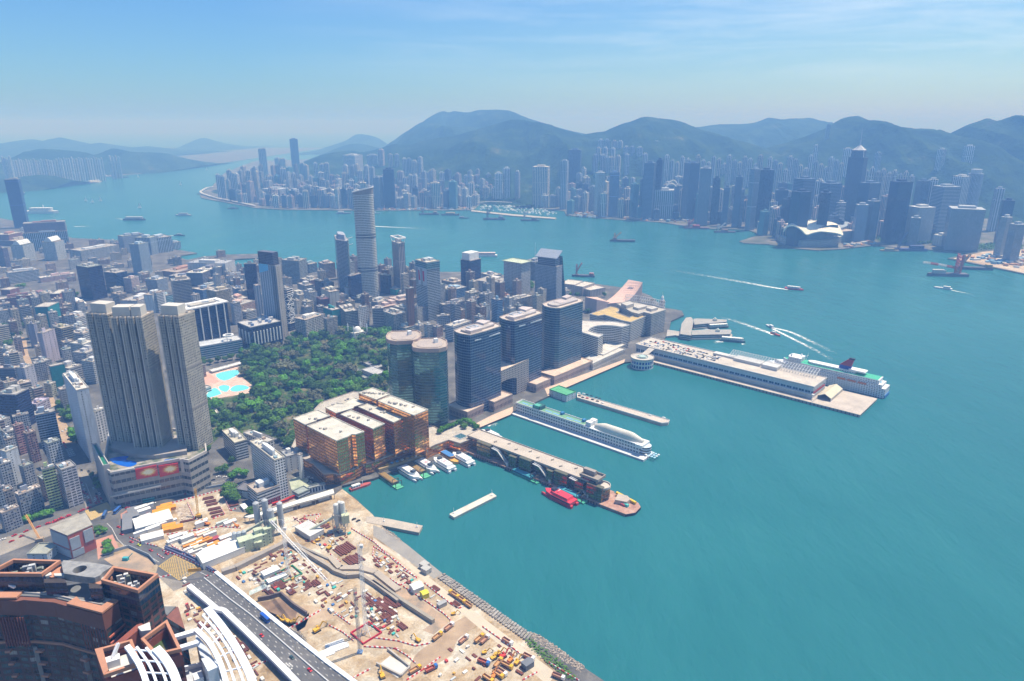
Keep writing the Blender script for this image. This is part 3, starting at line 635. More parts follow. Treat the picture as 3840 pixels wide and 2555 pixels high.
B(5,(440,912),(462,922),(592,896),1152,'net',(.02,.20,.22),'netted_building','narrow building in dark green netting by the avenue trees','building',plant=False)
B(5,(410,1072),(462,1082),(502,1062),1202,'tenement',(.50,.50,.38),'shop_block','little yellowish block at the avenue junction')
B(5,(680,912),(742,950),(802,906),1020,'gridsq',(.62,.62,.64),'office_block','white roofed low block behind the tall white police-like slab')
wt=B(5,(592,986),(702,1142),(812,1114),1800,'blank',(.60,.64,.70),'hotel_tower','tall plain white slab tower beside the big residential towers, roof full of plant','tower',roofc=(.60,.57,.52),clutter=2)
B(5,(860,1330),(872,1340),(960,1300),1620,'gridsq',(.55,.55,.57),'hotel_block','lower white windowed wing behind the tall plain white slab')
B(5,(600,892),(632,942),(672,902),1060,'ribbon',(.45,.45,.47),'tenement_block','grey block with bands next to the dark green netted building')
B(5,(700,690),(760,720),(820,680),960,'tenement',(.50,.52,.52),'tenement_block','greyish tenement beside the residential towers, upper one')
B(5,(740,770),(790,800),(850,750),1010,'tenement',(.46,.46,.48),'tenement_block','greyish tenement beside the residential towers, middle one')
B(5,(810,850),(850,880),(900,840),1080,'grid',(.55,.55,.55),'tenement_block','white low block next to the residential towers, lower one')
B(5,(660,540),(700,560),(770,530),720,'tenement',(.52,.55,.55),'tenement_block','pale green roofed tenement behind the dark glass tower with yellow crown')
B(5,(700,590),(760,620),(800,580),760,'ribbon',(.56,.57,.58),'tenement_block','white block with a cluttered roof behind the residential towers')
B(5,(600,450),(700,480),(780,430),560,'ribbon',(.58,.58,.58),'office_block','white banded block with a blue rooftop tank near the arched hall')
B(5,(1030,245),(1090,260),(1160,245),380,'ribbon',(.36,.32,.28),'apartment_tower','brown balconied tower just behind the residential towers','tower')
B(5,(1205,290),(1260,320),(1335,255),420,'grid',(.58,.59,.62),'office_block','white stepped block behind the residential towers roofline')
B(5,(1340,255),(1400,265),(1490,225),430,'blank',(.60,.64,.68),'office_block','white plain sided tower behind the residential towers roofline')
B(5,(1790,200),(1860,220),(1960,190),330,'blue',(.2,.28,.40),'office_block','blue block behind the white-finned glass block')
B(5,(2120,320),(2190,360),(2260,310),480,'tenement',(.50,.36,.30),'tenement_block','pinkish tenement near the salmon pink block, partly hidden')
B(11,(380,165),(442,202),(692,168),620,'ribbonfine',(.32,.40,.52),'tenement_block','blue tinted balcony block beside the avenue with satellite dishes',clutter=2)
B(11,(500,292),(582,312),(717,276),565,'gridsq',(.30,.34,.42),'tenement_block','lower grey blue gridded block before the blue balcony block')
B(11,(135,202),(162,222),(362,182),430,'tenement',(.42,.44,.48),'tenement_block','grey tenement with roof sheds behind the pink narrow block',clutter=2)
B(11,(160,322),(182,337),(292,302),700,'tenement2',(.50,.27,.27),'tenement_block','narrow pink block with stacked balconies',roofc=(.50,.36,.32))
B(11,(300,412),(332,432),(442,392),805,'tenement',(.28,.17,.17),'tenement_block','brown red narrow block beside the pink one',roofc=(.46,.36,.30))
B(11,(-10,402),(62,422),(242,382),640,'tenement',(.60,.60,.62),'tenement_block','white tenement with crowded roof at the far end of the old quarter',clutter=2)
B(11,(10,482),(62,512),(172,482),760,'tenement',(.55,.55,.57),'tenement_block','white small tenement before the crowded-roof white one',clutter=2)
B(11,(0,642),(72,662),(222,602),1080,'blank',(.60,.63,.68),'tenement_block','white tenement with a tall blank wall and two columns of tiny windows',clutter=2)
B(11,(230,832),(292,852),(422,802),1100,'tenement',(.33,.35,.40),'tenement_block','dark grey tenement between the blank white wall and the yellow green block')
B(11,(510,542),(602,562),(772,522),870,'grid',(.55,.59,.64),'office_block','bluish white office block with glazed front on the avenue',clutter=1.5)
B(11,(490,872),(532,888),(692,852),1405,'ribbonfine',(.40,.50,.22),'tenement_block','yellow green tenement with stacked balconies on the corner',clutter=2)
B(11,(700,822),(772,892),(962,832),1372,'tenement2',(.58,.57,.62),'tenement_block','lilac white corner tenement at the road crossing',clutter=2)
B(11,(205,1172),(232,1204),(502,1092),1490,'tenement',(.26,.29,.36),'tenement_block','wide dark tenement with an orange and white roof shed',clutter=2,roofc=(.62,.55,.50))
B(11,(-30,1412),(20,1437),(242,1350),1680,'tenement',(.28,.30,.36),'tenement_block','wide dark tenement at the picture edge with cream roof sheds',clutter=2)
B(11,(-70,802),(0,832),(142,792),1260,'tenement',(.40,.42,.46),'tenement_block','grey tenement at the picture edge beside the blank white wall',clutter=2)
B(11,(-60,1142),(20,1172),(172,1130),1420,'tenement',(.36,.36,.38),'tenement_block','low dim tenement at the picture edge behind the orange-shed tenement',clutter=2)
B(11,(-60,232),(30,262),(110,222),480,'tenement',(.50,.50,.53),'tenement_block','white tenement at the picture edge under the navy balconied tower',clutter=2)
B(5,(20,745),(60,760),(110,735),800,'grid',(.58,.58,.57),'school_block','low white school block with a pale flat roof by the street trees','building')
B(5,(10,810),(90,830),(180,790),900,'tenement',(.55,.56,.58),'tenement_block','low white tenement by the school block',clutter=2)
B(5,(340,850),(380,880),(440,850),1010,'tenement',(.42,.42,.44),'tenement_block','dim tenement between the lilac tower and the avenue')
B(5,(300,1250),(330,1270),(410,1210),1420,'tenement',(.52,.46,.56),'tenement_block','pale purple roofed block below the grey slab tower',roofc=(.52,.46,.56))
# office towers of the waterfront
M_GW=facade('facade_harbour_tower',3.9,3.0,.78,1.0,glass=(.010,.026,.085),gspec=.8,grough=.1,mull=3.0,vary=.3,dirt=.15,v0=.12)
M_GW3=facade('facade_harbour_tower_grey',3.9,2.2,.62,.86,glass=(.014,.05,.10),gspec=.9,grough=.1,vary=.6,dirt=.2)
M_GREEN=facade('facade_green_mirror',3.9,2.6,.80,.96,glass=(.09,.20,.20),gspec=.9,grough=.06,metal=.85,vary=.3,dirt=.1)
def poly_tower(name,label,k,pts,h,fac,col,roofc,smooth=0,**kw):
 if smooth:pts=cvp(pts,smooth)
 q=V2(GP(k,pts,h));BUILT.append((q,h))
 return raise_building(name,label,'tower',q,h,fac,col,roofc=roofc,plant=False,clutter=0,**kw),poly_c(q)
h1=corner('f',1763,1259,1562).z;h2=corner('f',1931,1206,1480).z;h3=corner(7,440,385,1005).z
for nm,pts,h,k,lb in(('office_tower',[(795,400),(830,425),(900,447),(970,458),(1030,465),(1250,408),(1480,333),(1440,306),(1370,280),(1290,266),(1200,276),(1000,325),(900,356)],h1,21,'dark blue curved office tower nearest the floating hotel pier, joined to an arched block'),('office_tower',[(1460,200),(1500,225),(1560,242),(1630,255),(1690,261),(1880,210),(2090,140),(2060,116),(1980,92),(1890,80),(1820,86),(1660,130),(1560,165)],h2,21,'dark blue curved office tower in the middle of three alike, behind the arched block'),('office_tower',[(278,347),(300,368),(350,380),(400,386),(440,386),(540,356),(652,322),(640,303),(610,292),(570,285),(530,284),(430,300),(330,326)],h3,7,'greyer curved office tower closest to the white curved hotel')):
 r,c=poly_tower(nm,lb,k,pts,h,M_GW if k==21 else M_GW3,(.20,.26,.36)if k==21 else(.17,.23,.29),(.55,.47,.41),group=None)
 W_=GP(k,pts,h);mb=MB();I=inset([(p.x-c.x,p.y-c.y)for p in W_],8)
 mb.prism(I,h-2.5,h+.4);mb.build('roof_terrace',PNT,r,(.42,.38,.36))
 if k==21:
  dx=0 if pts[0][0]<1000 else 635;dy=0 if dx==0 else-200
  roof_boxes(r,c,2.5,k,h,[([(1115+dx*.98,310+dy),(1175+dx*.98,285+dy),(1330+dx*.98,300+dy),(1230+dx*.98,345+dy)],5.5),([(960+dx,425+dy),(1150+dx,385+dy),(1210+dx,398+dy),(1040+dx,445+dy)],4.5),([(1290+dx*.97,320+dy),(1350+dx*.97,300+dy),(1390+dx*.97,315+dy),(1310+dx*.97,335+dy)],3)],col=(.55,.48,.45))
  m=MB();Pq=[(p.x-c.x,p.y-c.y)for p in GP(21,[(965+dx,380+dy),(1080+dx,345+dy),(1160+dx,362+dy),(1050+dx,405+dy)],h)];m.ring(Pq,2.2,h-2.5,h+1.5);m.build('lift_core',PNT,r,(.40,.44,.50))
  for a_,b_ in(((1080,522),(1468,400)),((805,480),(975,525))):
   n_=None;A,B_=GP(21,[pts[4],pts[6]],h)if a_[0]>1000 else GP(21,[pts[0],pts[3]],h)
   d=(B_-A).normalized();nn=Vector((d.y,-d.x,0))
   p,q=A+d*8,B_-d*2;z=h-9
   MB().bar((p.x-c.x+nn.x*.6,p.y-c.y+nn.y*.6,z-2.5),(q.x-c.x+nn.x*.6,q.y-c.y+nn.y*.6,z-2.5),1.4,1.6).build('ledge',PNT,r,(.55,.58,.62))
 else:
  roof_boxes(r,c,2.5,7,h,[([(455,310),(505,290),(550,300),(500,322)],6),([(380,340),(440,322),(520,335),(450,356)],3.5)],col=(.50,.43,.41))
hg=corner('f',1645.4,1309.6,1628).z
for pts,k,h,lb in(([(1197,645),(1215,612),(1250,598),(1480,592),(1512,612),(1515,640),(1480,672),(1440,682),(1290,692),(1228,682),(1205,668)],6,hg+2,'green mirrored tower with chamfered corners, partly behind its twin'),([(180,615),(215,548),(310,516),(600,504),(680,540),(692,600),(670,640),(570,665),(430,668),(280,662),(200,648)],21,hg,'green mirrored tower with chamfered corners rising beside the gold glass blocks')):
 r,c=poly_tower('mirror_tower',lb,k,pts,h,M_GREEN,(.10,.15,.17),(.43,.36,.30))
 W_=[(p.x-c.x,p.y-c.y)for p in GP(k,pts,h)]
 MB().prism(inset(W_,-.7),h-2.5-4.2,h-2.5+.3,False,True).ring(inset(W_,-.7),1.2,h-2.2,h-1.4).build('cornice',PNT,r,(.42,.31,.27))
 I=inset(W_,6);MB().prism(I,h-2.5,h-2.5+.6).build('roof_terrace',PNT,r,(.40,.34,.30))
 m=MB();cc=I[4];m.box((cc[0]*.5,cc[1]*.5),5,4,h-2.5,h+3.5,.6);m.build('plant_room',WHI,r)
def wall_slab(root,org,A,d,n,pts,depth,mat,col,name):
 """pts = (metres along d, height) outline on the wall through A, pushed depth back along -n"""
 P=[A+d*s+Vector((0,0,z))-Vector(org)for s,z in pts];m=MB()
 m.face(P,[(s,z)for s,z in pts]);Q=[p-n*depth for p in P];m.face(list(reversed(Q)))
 for i in range(len(P)):
  j=(i+1)%len(P);m.face([P[i],Q[i],Q[j],P[j]],None)
 return m.build(name,mat,root,col)
A=G(21,1365,1480);Bp=G(21,1888,1262);d=(Bp-A);ln=d.length;d.normalize();n=Vector((d.y,-d.x,0))
sz=lambda x,y:(lambda p:((p-A).dot(d),p.z-3))(hit(21,x,y,A,n))
r=empty('arched_block',A);tag(r,'beige block with a huge arched opening and rows of square windows between two dark towers','building')
M_SQ=facade('facade_square_holes',3.4,3.4,.46,.46,glass=(.02,.025,.04),depth=.6,dirt=.12,vary=.3)
hl,hr=sz(1358,1045)[1],sz(1880,860)[1];o0,o1=sz(1488,1135),sz(1718,1050);oh0,oh1=o0[1],o1[1]-2
topline=[(ln*i/10,lerp(hl,hr,i/10)*.5+max(hl,hr)*.5*(1-.12*(1-i/10)**2))for i in range(11)]
zt=lambda s:lerp(hl,hl+4,s/ln)
for nm,s0,s1,z0 in(('wall',0,o0[0],0),('wall',o1[0],ln,0)):
 wall_slab(r,A,A,d,n,[(s0,z0),(s1,z0),(s1,zt(s1)),(s0,zt(s0))],26,M_SQ,(.44,.38,.36),nm)
ar=[(o0[0]+(o1[0]-o0[0])*i/8,lerp(oh0,oh1,i/8)-9+9*math.sin(math.pi*(.25+.5*i/8)))for i in range(9)]
wall_slab(r,A,A,d,n,ar+[(o1[0]-.01,zt(o1[0])),(o0[0]+.01,zt(o0[0]))],25.9,M_SQ,(.44,.38,.36),'arch')
rp=[A+d*s-n*w+Vector((0,0,zt(s)+.3))-A for s,w in((0,-.2),(ln,-.2),(ln,26.2),(0,26.2))];MB().face(rp).build('roof',M_ROOF,r,(.62,.50,.40))
def low_block(name,label,k,line,h,depth,fac,col,roofc,cat='building',zb=3.0,base_line=True):
 pts=[G(k,x,y,zb)if base_line else G(k,x,y,h)for x,y in line];d=(pts[-1]-pts[0]).normalized();n=Vector((d.y,-d.x,0))
 if n.dot(Vector((0,-1,0)))<0:n=-n
 q=V2(pts)+[Vector((p.x-n.x*depth,p.y-n.y*depth))for p in reversed(pts)]
 return raise_building(name,label,cat,q,h,fac,col,roofc=roofc,plant=False,clutter=0)
M_ARC=facade('facade_arcade',9.5,2.9,.52,.42,glass=(.03,.03,.05),depth=.7,v0=.3,dirt=.15)
low_block('shopping_podium','pinkish low arcade along the promenade below the nearest dark tower',13,[(1190,262),(1395,165)],15,40,M_ARC,(.40,.30,.27),(.58,.46,.38))
low_block('shopping_podium','pinkish low arcade along the promenade below the arched block',13,[(1525,150),(1755,45)],17,36,M_ARC,(.40,.31,.28),(.58,.46,.38))
low_block('shopping_podium','pinkish low arcade between the middle and the greyer tower',7,[(222,1158),(352,1100)],15,30,M_ARC,(.40,.31,.28),(.58,.46,.38))
low_block('shopping_podium','pinkish low arcade beneath the greyer tower by the white hotel',7,[(388,1085),(510,1035),(585,1000),(740,935)],16,30,M_ARC,(.42,.33,.30),(.62,.48,.38))
low_block('shopping_podium','cream arcade with small arches below the white curved hotel',7,[(742,948),(850,895),(1040,810)],13,25,M_ARC,(.60,.57,.52),(.56,.54,.50))
# gold glass blocks on their podium
M_GOLD=facade('facade_gold_glass',4.0,2.4,.84,.90,glass=(.92,.44,.15),gspec=.9,grough=.10,metal=.92,vary=.30,dirt=.15,depth=.4)
GOLDROOF=(.58,.55,.47)
hb=corner(12,1890,520,1095).z;POD=16.0
gold=[(12,[(1345,238),(1650,130),(1810,202),(1690,248),(1640,256),(1625,272),(1495,318)],hb-3,'gold glass block farthest to the trees, small and square'),(12,[(1520,332),(1850,222),(2238,405),(2130,440),(2080,438),(2030,470),(1890,520)],hb,'widest gold glass block, nearest the white police-style slab'),(6,[(637,1297),(740,1262),(800,1262),(830,1245),(900,1206),(1020,1253),(900,1290),(890,1305),(735,1350)],hb,'gold glass block at the rear beside the park, between two rooftop gaps'),(6,[(778,1362),(875,1322),(1180,1447),(1075,1495)],hb,'gold glass block second from the wide one, long roof running to the quay'),(6,[(943,1292),(1030,1262),(1362,1387),(1265,1435)],hb+2,'gold glass block third along the quay, long pale roof'),(6,[(942,1162),(1075,1117),(1230,1177),(1105,1225)],hb+10,'gold topped block with roof terrace behind the tallest gold block'),(6,[(1122,1237),(1240,1187),(1580,1317),(1450,1370)],hb+11,'tallest gold glass block, next to the green mirrored tower')]
for k,pts,h,lb in gold:
 q=V2(GP(k,pts,h));c=poly_c(q);BUILT.append((q,h))
 r=empty('gold_block',(c.x,c.y,POD));tag(r,lb,'office block')
 Q=[(p.x-c.x,p.y-c.y)for p in q];MB().prism(Q,3.5,h-POD,False,True,v0=.5).build('wall',M_GOLD,r,(.26,.12,.06))
 m=MB();m.prism(inset(Q,-.3),h-POD-.4,h-POD,True,True);m.ring(inset(Q,-.3),.8,h-POD,h-POD+.9);rf=m.build('roof',M_ROOF,r,GOLDROOF)
 for i in range(len(Q)):
  m=MB();I=inset(Q,2.0)[i];m.tube((I[0],I[1],0),(I[0],I[1],3.6),.8,8);m.build('column',PNT,r,(.45,.42,.38))
 rng=random.Random(len(lb))
 for i in range(4 if 'tallest' not in lb else 9):
  t,u=rng.uniform(.15,.85),rng.uniform(.3,.7);a=Vector(Q[0]).lerp(Vector(Q[len(Q)//2]),t);MB().box((a.x,a.y),rng.uniform(1.5,4),rng.uniform(1.5,3),h-POD,h-POD+rng.uniform(1.2,2.6),.8).build('air_conditioner',PNT,rf,(.45,.42,.38))
PD=GP(12,[(1300,650),(1465,748),(1600,820),(1730,945),(1850,935),(1940,948),(2120,875),(2250,800)],POD)+GP(13,[(-100,815),(0,790),(150,732),(280,682),(410,640),(555,590),(660,632),(770,577),(950,512),(1095,556),(1310,472),(1330,352),(1270,300),(1000,300),(840,380)],POD)+GP(6,[(1500,1400),(1300,1200),(900,1150),(600,1250)],POD)+GP(12,[(1480,250)],POD)
c=poly_c(PD);r=empty('gold_podium',(c.x,c.y,2.5));tag(r,'gold glass podium with zigzag edge carrying the gold blocks and a paved terrace','podium')
Q=[(p.x-c.x,p.y-c.y)for p in PD];MB().prism(Q,0,POD-2.5,False).build('wall',M_GOLD,r,(.24,.12,.06))
MB().face([(p[0],p[1],POD-2.45)for p in Q]).build('terrace',blotch('terrace_paving',[(.3,(.34,.31,.27)),(.6,(.46,.42,.36)),(.75,(.52,.48,.42))],.15,5,fine=.2),r)
MB().ring(Q,.5,POD-2.45,POD-1.3).build('parapet',PNT,r,(.42,.38,.34))
p=G(13,1100,462,POD);r=empty('fountain',p);tag(r,'square dark fountain basin set in the pale paved terrace by the quay','fountain')
a_=R(46);MB().ring([(x*math.cos(a_)-y*math.sin(a_),x*math.sin(a_)+y*math.cos(a_))for x,y in((-7,-7),(7,-7),(7,7),(-7,7))],1.2,0,.6).build('rim',PNT,r,(.40,.40,.40))
MB().box((0,0),12,12,.02,.3,a_).build('basin',paint('basin_water',(.06,.14,.17),.15,.1),r);MB().tube((0,0,.3),(0,0,2.2),.25,8,.1).build('jet',WHI,r)
# tall residential towers and their shopping podium
PZ=47.0
M_RES=facade('facade_residential',2.95,2.6,.44,.46,glass=(.035,.045,.05),curtain=.12,dirt=.35,vary=.8,depth=.6)
def ribbed(q,bays,dep,rec):
 """front edge (0->1) cut into projecting bays with recesses between"""
 a,b=q[0],q[1];d=(b-a);L_=d.length;d=d/L_;nb=(q[3]-q[0]).normalized();out=[]
 w=L_/bays
 for i in range(bays):
  s=i*w
  out+=[a+d*(s+rec*.5),a+d*(s+w-rec*.5),a+d*(s+w-rec*.5)+nb*dep,a+d*(s+w+rec*.5)+nb*dep]
 out=out[:-2]
 return out+[q[2],q[3]]
res=[]
for L_,F1,R1,yb,bays,lb in(((782,436),(1000,452),None,1640,3,'beige ribbed residential tower at the avenue end of three joined ones'),((1008,478),(1312,474),None,1712,4,'beige ribbed residential tower in the middle of three joined ones'),((1442,458),(1652,470),None,1690,3,'beige ribbed residential tower at the park end, a slit of light beside it')):
 p=corner(5,F1[0],F1[1],yb,PZ);h=p.z if not res else res[0]
 res.append(h);f=G(5,F1[0],F1[1],h);l=G(5,L_[0],L_[1],h);d=(f-l).normalized();n=Vector((-d.y,d.x,0));dep=25
 q=[Vector((l.x,l.y)),Vector((f.x,f.y)),Vector((f.x+n.x*dep,f.y+n.y*dep)),Vector((l.x+n.x*dep,l.y+n.y*dep))]
 P=ribbed(q,bays,5.0,3.4);c=poly_c(q);BUILT.append((q,h))
 r=empty('residential_tower',(c.x,c.y,PZ-4));tag(r,lb,'apartment tower');Q=[(a.x-c.x,a.y-c.y)for a in P]
 MB().prism(Q,0,h-PZ+4,False).build('wall',M_RES,r,(.37,.35,.30))
 m=MB();m.prism(inset(Q,-.15),h-PZ+3.6,h-PZ+4.2,True,True);m.ring(inset(Q,-.15),.6,h-PZ+4.2,h-PZ+5.4);rf=m.build('roof',M_ROOF,r,(.52,.45,.37))
 for i,p_ in enumerate(Q[:-2]):
  if i%2==0 and i%4==0:MB().box(p_,1.3,1.3,0,h-PZ+5.6,math.atan2(d.y,d.x)).build('pier',PNT,r,(.46,.43,.37))
 for zf in(.33,.64):
  MB().prism(inset(Q,-.25),(h-PZ)*zf,(h-PZ)*zf+2.2,True,True).build('ledge',PNT,r,(.26,.24,.22))
 for u,w in(((.3,18),(.75,10))if bays==4 else((.45,20),)):
  m=MB();pp=in_quad([Vector((a.x-c.x,a.y-c.y))for a in q],u,.45);m.box(pp,w,13,h-PZ+4.2,h-PZ+15,math.atan2(d.y,d.x));m.build('plant_room',PNT,rf,(.58,.54,.47))
 for i in range(8):
  pp=in_quad([Vector((a.x-c.x,a.y-c.y))for a in q],random.uniform(.06,.94),random.uniform(.22,.9));MB().box(pp,random.uniform(1.5,4),random.uniform(1.5,4),h-PZ+4.2,h-PZ+random.uniform(5.5,8),.5).build('rooftop_shed',PNT,rf,random.choice([(.55,.50,.43),(.48,.46,.42),(.62,.60,.56),(.35,.33,.3)]))
pf=GP(11,[(1300,845),(1395,905),(1690,845),(1985,792),(2262,738)],PZ)+GP(12,[(20,760),(250,640)],PZ)
d=(pf[4]-pf[2]).normalized();n=Vector((-d.y,d.x,0));back=[pf[-1]+n*60,pf[0]+n*118]
lw=GP(11,[(1160,575)],PZ)
P=pf+back;c=poly_c(P);r=empty('shopping_podium',(c.x,c.y,2.5));tag(r,'grey podium with two red advertising panels, roof garden pool and a green rooftop court','podium')
M_POD=facade('facade_podium',9.0,5.0,.42,.9,glass=(.05,.06,.065),depth=.5,dirt=.2,v0=.25,vary=.25)
Q=[(a.x-c.x,a.y-c.y)for a in P];MB().prism(Q,0,PZ-2.5-3,False).build('wall',M_POD,r,(.33,.32,.30))
MB().prism(inset(Q,.1),PZ-9,PZ-5.4,True).build('garden_deck',blotch('garden_deck',[(.35,(.05,.09,.04)),(.5,(.22,.21,.17)),(.62,(.36,.32,.26))],.09,5,fine=.3),r)
MB().ring(inset(Q,-.4),1.6,PZ-5.6,PZ-2.3).build('parapet',PNT,r,(.46,.43,.40))
wing=GP(11,[(1160,575),(1300,845),(1385,825),(1222,560)],PZ+4);m=MB();Wq=[(a.x-c.x,a.y-c.y)for a in wing];m.prism(Wq,0,PZ+1.5);m.ring(Wq,.9,PZ+1.5,PZ+3.2);m.build('side_wing',PNT,r,(.44,.42,.40))
MB().face([(a[0],a[1],PZ+1.56)for a in inset(Wq,1.4)]).build('sports_court',paint('court_green',(.015,.16,.09),.8,.1),r)
for pts in([(1380,745),(1440,718),(1620,700),(1590,745),(1700,765),(1720,800),(1640,835),(1540,825),(1440,790)],[(2070,750),(2160,735),(2235,735),(2200,770),(2090,785)]):
 MB().face([(a[0]-c.x,a[1]-c.y,PZ-5.3)for a in GP(11,cvp(pts,3),PZ-2)]).build('swimming_pool',paint('pool_deep_blue',(.01,.12,.55),.1,.3,.15),r)
def ad_mat():
 mt,t,b=mat_new('advert_panel');uv=nd(t,'UVMap');mp_=nd(t,'Mapping');mp_.inputs['Location'].default_value=(-.58,-.52,0);t.links.new(uv.outputs[0],mp_.inputs[0])
 gr=nd(t,'TexGradient',gradient_type='RADIAL');t.links.new(mp_.outputs[0],gr.inputs[0]);ln_=nd(t,'VectorMath',operation='LENGTH');t.links.new(mp_.outputs[0],ln_.inputs[0])
 nn=nd(t,'TexNoise',noise_dimensions='1D');nn.inputs['Scale'].default_value=26;t.links.new(gr.outputs['Fac'],nn.inputs['W'])
 k=math_n(t,'ADD',math_n(t,'MULTIPLY',ln_.outputs['Value'],2.1),math_n(t,'MULTIPLY',nn.outputs['Fac'],-.75))
 t.links.new(ramp(t,k,[(0.0,(.85,.80,.55)),(.16,(.80,.55,.12)),(.36,(.62,.10,.03)),(.6,(.50,.012,.015))]),b.inputs['Base Color']);b.inputs['Roughness'].default_value=.5;return mt
M_AD=ad_mat();wn=Vector((d.y,-d.x,0));org=(c.x,c.y,2.5)
for quad in([(1705,872),(1975,815),(1997,945),(1722,1000)],[(1998,828),(2245,790),(2262,908),(2020,968)]):
 wall_panel(r,'advert_panel',11,quad,pf[3],wn,1.6,M_AD,(1,1,1),1.2,org)
for quad in([(1390,905),(1690,848),(1700,868),(1398,932)],[(1395,1205),(2030,1068),(2032,1085),(1400,1222)]):wall_panel(r,'ledge',11,quad,pf[3],wn,2.4,PNT,(.50,.48,.45),2.4,org)
for quad in([(2265,740),(2355,715),(2357,735),(2270,765)],[(2270,760),(2310,752),(2330,900),(2290,905)]):wall_panel(r,'portal_frame',11,quad,pf[3],wn,3.0,PNT,(.46,.42,.38),2.0,org)
m=MB();q=[Vector(a)for a in Q];m.prism([(a.x-c.x,a.y-c.y)for a in GP(11,[(1400,600),(1700,690),(1960,700),(2355,640)],PZ+2)+[pf[-2]+n*66,pf[1]+n*84]],PZ-5,PZ-.5);m.build('tower_base',PNT,r,(.36,.32,.29))
# tallest white tower, banded tower, slender crowned tower
M_MP=facade('facade_white_bands',3.9,3.4,.42,.80,glass=(.06,.075,.085),depth=.6,dirt=.12,vary=.5,v0=.3)
pm=corner('f',1352,728,1118);Y0=pm.y;hM=255
def ell(c,a,b,rot,n=22,e=2.4):
 out=[]
 for i in range(n):
  t=2*math.pi*i/n;x=a*math.copysign(abs(math.cos(t))**(2/e),math.cos(t));y=b*math.copysign(abs(math.sin(t))**(2/e),math.sin(t));out.append(Vector((c[0]+x*math.cos(rot)-y*math.sin(rot),c[1]+x*math.sin(rot)+y*math.cos(rot))))
 return out
pc=AT('f',1362,740,1590);q=ell((pc.x,pc.y),23,17,R(20));BUILT.append((q,hM));c=Vector((pc.x,pc.y))
r=empty('white_skyscraper',(c.x,c.y,2.5));tag(r,'tallest tower of the town, white banded and rounded, with a slanted crown','skyscraper')
Q=[(a.x-c.x,a.y-c.y)for a in q];MB().prism(Q,0,240,True).build('wall',M_MP,r,(.64,.64,.60))
for z in(62,68,140,146):MB().prism(inset(Q,-.3),z,z+2.6,True,True).build('belt',F_['dark'],r,(.2,.2,.22))
lo=[(p[0],p[1],240)for p in Q];mxp=max(p[0]for p in Q);mnp=min(p[0]for p in Q)
hi=[(p[0]*1.04,p[1]*1.04,244+11*(p[0]-mnp)/(mxp-mnp))for p in Q];m=MB();n_=len(Q)
for i in range(n_):m.face([lo[i],lo[(i+1)%n_],hi[(i+1)%n_],hi[i]])
m.face([(p[0]*.9,p[1]*.9,241)for p in Q]);m.build('crown',PNT,r,(.30,.28,.27))
m=MB()
for i in range(n_):
 a,b=hi[i],hi[(i+1)%n_];m.bar(a,b,1.5,1.8)
m.build('crown_rim',WHI,r)
MB().box((19.5,6),4.5,11,0,243,R(20)).build('end_fin',PNT,r,(.62,.62,.60))
r,c=poly_tower('office_tower','grey banded tower with a notched tapering top beside the tallest white tower',2,[(718,1182),(770,1180),(815,1188),(850,1228),(830,1240),(735,1225)],HTOP(AT(2,780,1200,1640),2,1200),'ribbonfine',(.38,.41,.47),(.4,.4,.42))
zz=BUILT[-1][1];m=MB();qq=shrink([Vector((a.x-c.x,a.y-c.y))for a in BUILT[-1][0]],.72);m.prism(qq,zz-2.5,zz+9,True,True,.8);m.build('crown',PNT,r,(.34,.37,.44))
for i in(0,1):MB().bar((10,4,zz-6-i*16),(24,10,zz-2-i*16),1.6,1.2).build('fin',WHI,r)
r,c=poly_tower('apartment_tower','slender brown and white tower with a broad white ring on top',2,[(1247,1238),(1310,1262),(1365,1252),(1305,1232)],HTOP(AT(2,1310,1250,1620),2,1250),'finsfine',(.40,.37,.36),(.5,.48,.46))
zz=BUILT[-1][1];MB().box((0,0),12,10,zz-2.5,zz+7,R(30)).build('plant_room',PNT,r,(.5,.46,.44))
m=MB();qq=inset([Vector((a.x-c.x,a.y-c.y))for a in BUILT[-1][0]],-3);m.ring(qq,3.2,zz+8,zz+11);m.build('ring_crown',WHI,r)
for p_ in qq:MB().tube((p_[0]*.75,p_[1]*.75,zz-3),(p_[0]*.9,p_[1]*.9,zz+8),.7,6).build('strut',WHI,r)
def top_of(root,i):return BUILT[i]
def add_slab(root,idx,pts_uv,z0,z1,mat,col,name):
 q,h=idx;c=Vector((root.location.x,root.location.y));m=MB()
 m.prism([(in_quad(q,u,v)-c)[:]for u,v in pts_uv],z0+h-2.5,z1+h-2.5,True,True);return m.build(name,mat,root,col)
def find(root):
 for q,h in BUILT:
  c=poly_c(q)
  if abs(c.x-root.location.x)<.01 and abs(c.y-root.location.y)<.01:return q,h
FULLQ=[(0,0),(1,0),(1,1),(0,1)]
add_slab(tb,find(tb),[(.05,.15),(.95,.15),(.95,.9),(.05,.9)],0,18,WHI,None,'crown')
q,h=find(yt);m=MB();c=Vector((yt.location.x,yt.location.y));m.prism([(a.x-c.x,a.y-c.y)for a in inset(q,1)],h-2.5,h+10,False,False,.06);m.build('pyramid_roof',PNT,yt,(.30,.48,.34))
q,h=find(tf);c=Vector((tf.location.x,tf.location.y));P=[a-c for a in q];m=MB()
lowz,hiz=h+2,h+30
m.face([(P[0].x,P[0].y,lowz+14),(P[3].x,P[3].y,lowz+14),(P[2].x,P[2].y,hiz),(P[1].x,P[1].y,hiz)][::-1]);m.face([(P[0].x,P[0].y,lowz+13),(P[3].x,P[3].y,lowz+13),(P[2].x,P[2].y,hiz-1),(P[1].x,P[1].y,hiz-1)])
m.build('tilted_panel_roof',F_['blue'],tf,(.30,.34,.42))
